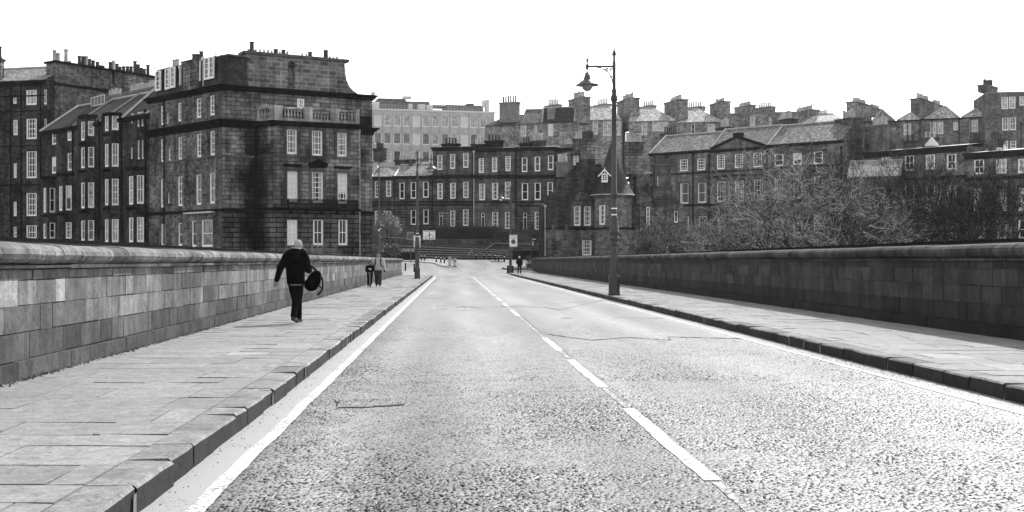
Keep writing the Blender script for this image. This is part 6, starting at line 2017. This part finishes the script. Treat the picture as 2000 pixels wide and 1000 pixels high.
while k < bx2: mb.tube([(k, Y, g(Y)), (k, Y, g(Y) + 1.12), (k, Y, g(Y) + 1.3)], [.02, .02, .003], 5); k += .16
mb.build('bars', IRON, fn)
# raised bed with white flowers at the end of the sunlit parapet
Y = 177.0
pb = thing('flower_bed', (PX(782, Y), Y, g(Y)), 'raised bed with a dark wall and white blossom behind the end of the sunlit parapet', 'flower bed')
mb = MB(); mb.box(PX(735, Y), PX(813, Y), Y, Y + .4, 1, PZ(493, Y)); mb.box(PX(733, Y), PX(736, Y), Y + .4, Y + 3, 1, PZ(493, Y)); mb.build('wall', TRIM, pb)
mb = MB(); mb.face([(PX(735, Y), Y + .3, PZ(494.5, Y)), (PX(813, Y), Y + .3, PZ(494.5, Y)), (PX(813, Y), Y + 3, PZ(493, Y)), (PX(735, Y), Y + 3, PZ(493, Y))]); mb.build('soil', SOIL, pb)
mb = MB(); r = random.Random(17)
for px in range(740, 813, 5): leaves(mb, r, (PX(px + r.uniform(-3, 3), Y), Y + .6 + r.random(), PZ(490 + r.uniform(-2, 2), Y)), (.4, .4, .36), 90, .1, .3)
mb.build('foliage', LEAF_MID, pb)
mb = MB()
for px in list(range(776, 812, 2)) + [742, 748, 752]: leaves(mb, r, (PX(px + r.uniform(-2, 2), Y), Y + .4 + r.random() * .5, PZ(489.5 + r.uniform(-3, 2.5), Y)), (.17, .2, .14), 9, .09, .3)
mb.build('blossom', FLOWER, pb)

# ------------------------------------------------------------------ people
def remesh(mb, name, mat, voxel, parent, sm=4):
    o = mb.build('tmp', mat)
    m = o.modifiers.new('r', 'REMESH'); m.mode = 'VOXEL'; m.voxel_size = voxel; m.use_smooth_shade = True
    if sm:
        s = o.modifiers.new('s', 'SMOOTH'); s.factor = .5; s.iterations = sm
    bpy.context.view_layer.update()
    me = bpy.data.meshes.new_from_object(o.evaluated_get(bpy.context.evaluated_depsgraph_get()))
    me.name = name
    bpy.data.objects.remove(o)
    me.materials.clear(); me.materials.append(mat)
    for p in me.polygons: p.use_smooth = True
    q_ = bpy.data.objects.new(name, me); COL.objects.link(q_); q_.parent = parent
    return q_
def limb(mb, pts, rads, n=12):
    pts = [Vector(p) for p in pts]
    for p, r in zip(pts, rads): mb.ball(p, (r, r, r), None, n, 8)
    for a, b, ra, rb in zip(pts[:-1], pts[1:], rads[:-1], rads[1:]): mb.tube([a, b], [ra, rb], n)
def loft(mb, rings, n=18):                                  # rings: (cx, cy, z, rx, ry)
    pts = [(cx + rx * math.cos(6.2832 * k / n), cy + ry * math.sin(6.2832 * k / n), z) for cx, cy, z, rx, ry in rings for k in range(n)]
    m = len(rings)
    mb.idx(pts, [(i * n + k, i * n + (k + 1) % n, (i + 1) * n + (k + 1) % n, (i + 1) * n + k) for i in range(m - 1) for k in range(n)] + [tuple(reversed(range(n))), tuple((m - 1) * n + k for k in range(n))])
def hand(mb, w, d, side, curl=.5):                          # w: wrist, d: direction of the palm
    w = Vector(w); d = Vector(d).normalized()
    u = Vector((side, 0, 0)); u = (u - d * u.dot(d)).normalized() if abs(d.x) < .95 else Vector((0, 1, 0))
    nrm = d.cross(u).normalized()
    pc = w + d * .05
    R3 = Matrix((u, nrm, d)).transposed()
    mb.ball(pc, (.04, .018, .055), R3, 12, 8)
    mb.tube([w - d * .02, pc], [.026, .03], 10)
    for k, ln in enumerate((.062, .075, .07, .055)):
        b0 = pc + u * (-.03 + .02 * k) + d * .04
        m1 = b0 + (d + nrm * curl * .5).normalized() * ln * .55
        m2 = m1 + (d * (1 - curl * .6) + nrm * curl).normalized() * ln * .5
        limb(mb, [b0, m1, m2], [.0095, .009, .0075], 8)
    t0 = pc - u * .035 - d * .01
    t1 = t0 + (-u * .6 + d * .8 + nrm * .3).normalized() * .035
    limb(mb, [t0, t1, t1 + (d + nrm * .5).normalized() * .03], [.012, .0105, .008], 8)
def person(label, loc, rz, J, sc=1.0, vox=.009, skin=.35, jacket=None, trousers=None, shoe=None, hair=None, hair_kind=None, hood=None, torso=None, yaw=0.0, collar=None, group=None, hands=True, rr=None):
    rt = thing('person', loc, label, 'person', group, rz)
    rt.scale = (sc, sc, sc)
    rr = rr or {}
    SK = m_plain('skin', skin, .55, .35, .08, 8.0)
    V = lambda k: Vector(J[k])
    Rh = Matrix.Rotation(yaw, 3, 'Z')
    h = V('head')
    mb = MB()
    mb.ball(h, (.077, .097, .108), Rh, 16, 12)
    mb.ball(h + Rh @ Vector((0, .025, -.06)), (.062, .075, .07), Rh, 14, 10)
    mb.ball(h + Rh @ Vector((0, .072, -.1)), (.035, .03, .028), Rh, 10, 8)                 # chin
    mb.ball(h + Rh @ Vector((0, .108, -.03)), (.013, .02, .026), Rh, 8, 6)                 # nose
    for s in (-1, 1):
        mb.ball(h + Rh @ Vector((s * .079, -.005, -.025)), (.012, .022, .034), Rh, 8, 6)   # ears
        mb.ball(h + Rh @ Vector((s * .034, .085, .005)), (.02, .014, .01), Rh, 8, 6)       # brow
    mb.ball(h + Rh @ Vector((0, .094, -.068)), (.024, .012, .009), Rh, 8, 6)               # lips
    nb = V('neck')
    limb(mb, [nb, h + Vector((0, -.012, -.07))], [.06, .056])
    limb(mb, [V('pelvis'), (V('pelvis') + nb) / 2, nb + Vector((0, 0, -.06))], [.11, .1, .1])
    for s in 'lr':
        limb(mb, [nb + Vector((0, 0, -.05)), V('sh' + s), V('el' + s), V('wr' + s)], [.06, .05, .038, .027])
        limb(mb, [V('pelvis'), V('hip' + s), V('kn' + s), V('an' + s)], [.1, .075, .05, .036])
        limb(mb, [V('an' + s), V('toe' + s)], [.036, .028])
        if hands: hand(mb, V('wr' + s), V('ha' + s) - V('wr' + s), -1 if s == 'l' else 1, J.get('curl' + s, .5))
    body = remesh(mb, 'body', SK, vox * .75, rt, 2)
    for s in (-1, 1):
        mb = MB(); mb.ball(h + Rh @ Vector((s * .032, .088, -.008)), (.011, .008, .006), Rh, 8, 6); mb.build('eye', SIGNDK, rt, local=True)
    mb = MB()
    loft(mb, torso)
    k_ = rr.get('arm', 1.0)
    for s in 'lr':
        sh, el, wr = V('sh' + s), V('el' + s), V('wr' + s)
        limb(mb, [sh + (nb - sh) * .5 + Vector((0, 0, -.05)), sh, sh.lerp(el, .5), el, el.lerp(wr, .5), wr + (el - wr) * .06], [.09, .088 * k_, .077 * k_, .068 * k_, .06 * k_, .05 * k_])
    if hood:
        for q_ in hood: mb.ball(q_[0], q_[1], None, 14, 8)
    jk = remesh(mb, 'jacket', jacket, vox, rt, 4)
    if collar:
        mb = MB()
        c0 = Vector(collar[0]); a_, b_ = collar[1], collar[2]
        mb.tube([c0 + Vector((a_ * math.cos(k * .3927), b_ * math.sin(k * .3927), collar[3] * math.cos(k * .3927 + 2.6))) for k in range(17)], collar[4], 8)
        mb.build('collar', collar[5], rt, local=True)
    mb = MB()
    pv = V('pelvis')
    tk = rr.get('leg', 1.0)
    mb.ball(pv + Vector((0, 0, .0)), (.165 * tk, .115 * tk, .12), None, 16, 10)
    for s in 'lr':
        hp, kn, an = V('hip' + s), V('kn' + s), V('an' + s)
        limb(mb, [hp + Vector((0, 0, .03)), hp.lerp(kn, .5), kn, kn.lerp(an, .5), an + (kn - an) * .06], [.105 * tk, .094 * tk, .078 * tk, .074 * tk, .07 * tk])
    remesh(mb, 'trousers', trousers, vox, rt, 4)
    for s in 'lr':
        an, toe = V('an' + s), V('toe' + s)
        d = (toe - an); up = Vector((0, 0, .03))
        mb = MB()
        hl = an - Vector((d.x, d.y, 0)).normalized() * .045 + Vector((0, 0, -.045))
        limb(mb, [an + Vector((0, 0, .02)), hl + Vector((0, 0, .01))], [.045, .04])
        limb(mb, [hl, an.lerp(toe, .6) + Vector((0, 0, -.005)), toe], [.04, .046, .034])
        so = remesh(mb, 'shoe', shoe, vox * .8, rt, 2)
    if hair_kind:
        mb = MB()
        if hair_kind == 'short':
            mb.ball(h + Rh @ Vector((0, -.012, .022)), (.081, .095, .097), Rh, 16, 10)
        elif hair_kind == 'cap':
            mb.ball(h + Rh @ Vector((0, -.006, .03)), (.086, .104, .09), Rh, 16, 10)
            mb.tube([h + Rh @ Vector((.09 * math.cos(k * .3927), .108 * math.sin(k * .3927), .0)) for k in range(17)], .014, 6)
        elif hair_kind == 'hood':
            mb.ball(h + Rh @ Vector((0, -.03, .01)), (.1, .105, .125), Rh, 16, 10)
            mb.tube([h + Rh @ Vector((.088 * math.cos(k * .3927), .066, .01 + .11 * math.sin(k * .3927))) for k in range(17)], .016, 6)
        mb.build({'short': 'hair', 'cap': 'knit_cap', 'hood': 'hood'}[hair_kind], hair, rt, smooth=True, local=True)
    return rt
CLOTH_BK = m_plain('black_cloth', .006, .95, .05, .35, 9.0)
CLOTH_DK = m_plain('charcoal_cloth', .009, .95, .05, .35, 9.0)
CLOTH_GY = m_plain('grey_jacket_cloth', .42, .8, .25, .2, 9.0)
CLOTH_MD = m_plain('dark_grey_trouser_cloth', .05, .85, .2, .25, 9.0)
SHIRT = m_plain('pale_shirt', .42, .8, .2, .12, 9.0)
SHOE = m_plain('dark_shoe', .02, .5, .4, .3, 9.0)
HAIR_G = m_plain('pale_cropped_hair', .36, .8, .2, .15, 40.0)
HAIR_D = m_plain('dark_hair', .03, .7, .3, .3, 40.0)
YM = 25.4
man = person('person in black hooded jacket and dark trousers walking away, swinging a rucksack', (PX(575, YM), YM, PZT), 0,
    dict(head=(.083, .02, 1.655), neck=(.06, -.005, 1.5), pelvis=(.035, 0, .9), shl=(-.165, 0, 1.40), ell=(-.285, -.05, 1.18), wrl=(-.375, -.01, .915), hal=(-.415, .03, .8),
         shr=(.215, 0, 1.40), elr=(.30, .02, 1.13), wrr=(.262, .2, 1.22), har=(.31, .3, 1.27), hipl=(-.045, 0, .86), hipr=(.10, 0, .86), knl=(.025, .03, .47), knr=(.07, .1, .48),
         anl=(.0, -.12, .15), anr=(.065, .2, .11), toel=(.045, .04, .045), toer=(.1, .36, .05), curll=.55, curlr=1.1),
    jacket=CLOTH_BK, trousers=CLOTH_DK, shoe=SHOE, hair=HAIR_G, hair_kind='short', yaw=-.5, skin=.3,
    rr={'arm': 1.12}, torso=[(.03, 0, .83, .185, .13), (.03, 0, .9, .195, .135), (.02, 0, 1.05, .198, .135), (.02, 0, 1.2, .207, .14), (.025, 0, 1.33, .222, .145), (.03, 0, 1.42, .215, .13), (.045, 0, 1.49, .14, .11), (.055, 0, 1.54, .1, .095)],
    hood=[((.03, -.11, 1.505), (.16, .085, .09)), ((.14, -.05, 1.5), (.11, .1, .09)), ((-.07, -.05, 1.49), (.11, .09, .085)), ((.05, -.13, 1.38), (.12, .07, .12)), ((.06, -.075, 1.55), (.1, .06, .06)), ((.2, .03, 1.45), (.09, .11, .09))],
    collar=((.055, -.03, 1.585), .105, .105, .018, .013, SHIRT))
mb = MB(); loft(mb, [(.03, 0, .78, .163, .113), (.03, 0, .83, .168, .117)]); 
mb = MB(); loft(mb, [(.03, 0, .81, .155, .126), (.03, 0, .835, .155, .122)]); mb.build('shirt_hem', m_plain('shirt_cloth', .2, .85, .1, .2, 9.0), man, local=True)
mb = MB(); mb.tube([(.125, .1, .42), (.125, .13, .3), (.12, .17, .17)], .012, 6); mb.build('side_stripe', SHIRT, man, local=True)
bp = thing('backpack', (PX(613, 25.52), 25.52, PZT + .6), 'black rucksack with dangling straps swung from the walking man\'s hand', 'backpack')
Rb = Matrix.Rotation(math.radians(24), 3, 'Y')
bo = Vector((0, 0, .3))
mb = MB()
mb.ball(bo, (.15, .1, .235), Rb, 18, 14)
mb.ball(bo + Rb @ Vector((-.02, 0, -.1)), (.155, .11, .14), Rb, 16, 10)
mb.ball(bo + Rb @ Vector((.0, 0, .1)), (.12, .085, .14), Rb, 16, 10)
mb.ball(bo + Rb @ Vector((-.05, -.08, -.06)), (.1, .05, .12), Rb, 14, 10)
remesh(mb, 'bag', CLOTH_BK, .012, bp, 4)
def strap(pts, w=.02, name='strap', mat=CLOTH_BK):
    P_ = [Vector(p) for p in pts]
    Q_ = []
    for i in range(len(P_) - 1):                              # Catmull-Rom
        a, b, c, d = P_[max(i - 1, 0)], P_[i], P_[i + 1], P_[min(i + 2, len(P_) - 1)]
        for k in range(6):
            t = k / 6
            Q_.append(.5 * ((2 * b) + (c - a) * t + (2 * a - 5 * b + 4 * c - d) * t * t + (3 * b - a - 3 * c + d) * t ** 3))
    Q_.append(P_[-1])
    mb = MB(); mb.tube(Q_, w, 7); mb.build(name, mat, bp, local=True)
strap([(-.115, .1, .66), (-.03, .06, .58), (.05, 0, .53)], .02, 'carry_strap')
strap([(.1, 0, .47), (.16, 0, .38), (.19, 0, .26), (.18, 0, .13), (.13, 0, .05), (.07, -.01, .0)], .018)
strap([(.1, 0, .22), (.13, 0, .17), (.175, 0, .14)], .013)
mb = MB(); mb.tube([bo + Rb @ Vector((.1, -.07, .17)), bo + Rb @ Vector((.15, -.05, .03)), bo + Rb @ Vector((.14, -.05, -.1))], .006, 5); mb.build('zip', IRON_GREY, bp, local=True)
YC = 61.0
adult = person('person in pale grey jacket with rucksack straps and dark trousers, walking towards the camera', (PX(738.5, YC), YC, PZT), math.pi,
    dict(head=(.0, .03, 1.6), neck=(0, 0, 1.44), pelvis=(0, 0, .88), shl=(-.215, 0, 1.36), ell=(-.31, -.02, 1.08), wrl=(-.33, .08, .86), hal=(-.33, .12, .75), shr=(.215, 0, 1.36), elr=(.3, .0, 1.1), wrr=(.33, .1, .93), har=(.36, .16, .85),
         hipl=(-.09, 0, .86), hipr=(.09, 0, .86), knl=(-.1, .12, .47), knr=(.08, .0, .46), anl=(-.1, .1, .12), anr=(.08, -.14, .13), toel=(-.11, .25, .05), toer=(.09, .02, .05), curll=.8, curlr=.6),
    vox=.014, jacket=CLOTH_GY, trousers=CLOTH_MD, shoe=SHOE, hair=HAIR_D, hair_kind='short', skin=.2,
    rr={'arm': 1.3, 'leg': 1.2}, torso=[(0, 0, .84, .23, .15), (0, 0, .95, .245, .16), (0, 0, 1.1, .245, .16), (0, 0, 1.28, .25, .15), (0, 0, 1.38, .22, .13), (0, 0, 1.45, .12, .1), (0, 0, 1.49, .09, .09)])
for s in (-1, 1):
    mb = MB(); mb.tube([(s * .1, -.1, 1.42), (s * .115, .05, 1.46), (s * .125, .155, 1.32), (s * .15, .17, 1.12), (s * .22, .08, 1.0)], .026, 6); mb.build('rucksack_strap', CLOTH_BK, adult, local=True)
mb = MB(); mb.ball((0, -.2, 1.2), (.15, .1, .24), None, 14, 10); mb.build('rucksack', CLOTH_DK, adult, local=True)
mb = MB(); mb.ball((-.33, .1, .8), (.05, .04, .075), None, 10, 8); mb.build('glove', CLOTH_BK, adult, local=True)
child = person('small child in dark hoodie with a pale chest print, riding a scooter beside the adult', (PX(722.5, YC - .2), YC - .2, PZT), math.pi,
    dict(head=(.0, .03, 1.56), neck=(0, 0, 1.4), pelvis=(0, 0, .85), shl=(-.18, 0, 1.32), ell=(-.23, .06, 1.08), wrl=(-.13, .25, .98), hal=(-.1, .3, .95), shr=(.18, 0, 1.32), elr=(.23, .06, 1.08), wrr=(.13, .25, .98), har=(.1, .3, .95),
         hipl=(-.09, 0, .83), hipr=(.09, 0, .83), knl=(-.08, .05, .48), knr=(.1, .02, .46), anl=(-.06, .03, .18), anr=(.12, -.08, .12), toel=(-.06, .18, .13), toer=(.13, .07, .05), curll=1.1, curlr=1.1),
    sc=.77, vox=.015, jacket=CLOTH_BK, trousers=CLOTH_DK, shoe=SHOE, hair=CLOTH_BK, hair_kind='hood', skin=.3, rr={'arm': 1.2, 'leg': 1.1},
    torso=[(0, 0, .82, .2, .14), (0, 0, .95, .215, .145), (0, 0, 1.1, .215, .145), (0, 0, 1.25, .215, .135), (0, 0, 1.34, .18, .11), (0, 0, 1.42, .1, .09), (0, 0, 1.46, .08, .08)])
mb = MB(); mb.box(-.09, .09, .135, .15, 1.17, 1.22); mb.box(-.1, .02, .135, .149, 1.11, 1.15); mb.build('chest_print', WHITE, child, local=True)
sq = thing('scooter', (PX(722.5, YC - .45), YC - .45, PZT), 'small kick scooter under the child in the dark hoodie', 'scooter')
mb = MB(); mb.box(-.055, .055, -.05, .5, .085, .11); mb.build('deck', IRON, sq, local=True)
mb = MB(); mb.tube([(0, -.1, .1), (0, -.03, .74)], .016, 8); mb.tube([(0, -.02, .1), (0, -.1, .12)], .016, 6); mb.build('stem', LEAD, sq, local=True)
mb = MB(); mb.tube([(-.17, -.03, .74), (.17, -.03, .74)], .016, 8); mb.build('handlebar', BLACK, sq, local=True)
for y in (-.11, .52):
    mb = MB(); mb.tube([(-.015, y, .06), (.015, y, .06)], .06, 16); mb.build('wheel', BLACK, sq, local=True)
far = person('person in dark coat and pale cap walking away past the farthest lamp post', (PX(1014.5, 120), 120, PZT), 0,
    dict(head=(.0, .03, 1.66), neck=(0, 0, 1.5), pelvis=(0, 0, .92), shl=(-.2, 0, 1.42), ell=(-.28, .03, 1.15), wrl=(-.24, .2, 1.02), hal=(-.2, .28, 1.0), shr=(.2, 0, 1.42), elr=(.27, -.04, 1.14), wrr=(.26, .04, .9), har=(.26, .06, .8),
         hipl=(-.1, 0, .88), hipr=(.1, 0, .88), knl=(-.12, .06, .48), knr=(.12, .08, .47), anl=(-.13, -.05, .12), anr=(.13, .16, .12), toel=(-.14, .12, .05), toer=(.14, .32, .05)),
    vox=.018, jacket=CLOTH_BK, trousers=CLOTH_DK, shoe=SHOE, hair=WHITE_OLD, hair_kind='cap', skin=.3, rr={'arm': 1.15},
    torso=[(0, 0, .78, .21, .15), (0, 0, .95, .215, .155), (0, 0, 1.1, .215, .15), (0, 0, 1.3, .225, .14), (0, 0, 1.42, .2, .12), (0, 0, 1.5, .11, .1), (0, 0, 1.54, .09, .09)])

# ------------------------------------------------------------------ thin haze over the far houses
mb = MB(); mb.box(-960, 960, -150, 1860, -13, 36)
hm = bpy.data.materials.new('haze'); hm.use_nodes = True
hn = hm.node_tree
hn.nodes.remove(hn.nodes['Principled BSDF'])
pv = hn.nodes.new('ShaderNodeVolumePrincipled')
pv.inputs['Color'].default_value = (.95, .95, .95, 1)
pv.inputs['Density'].default_value = 0.0001
pv.inputs['Anisotropy'].default_value = 0.3
hn.links.new(pv.outputs[0], hn.nodes['Material Output'].inputs['Volume'])
tag(mb.build('haze', hm), kind='stuff')
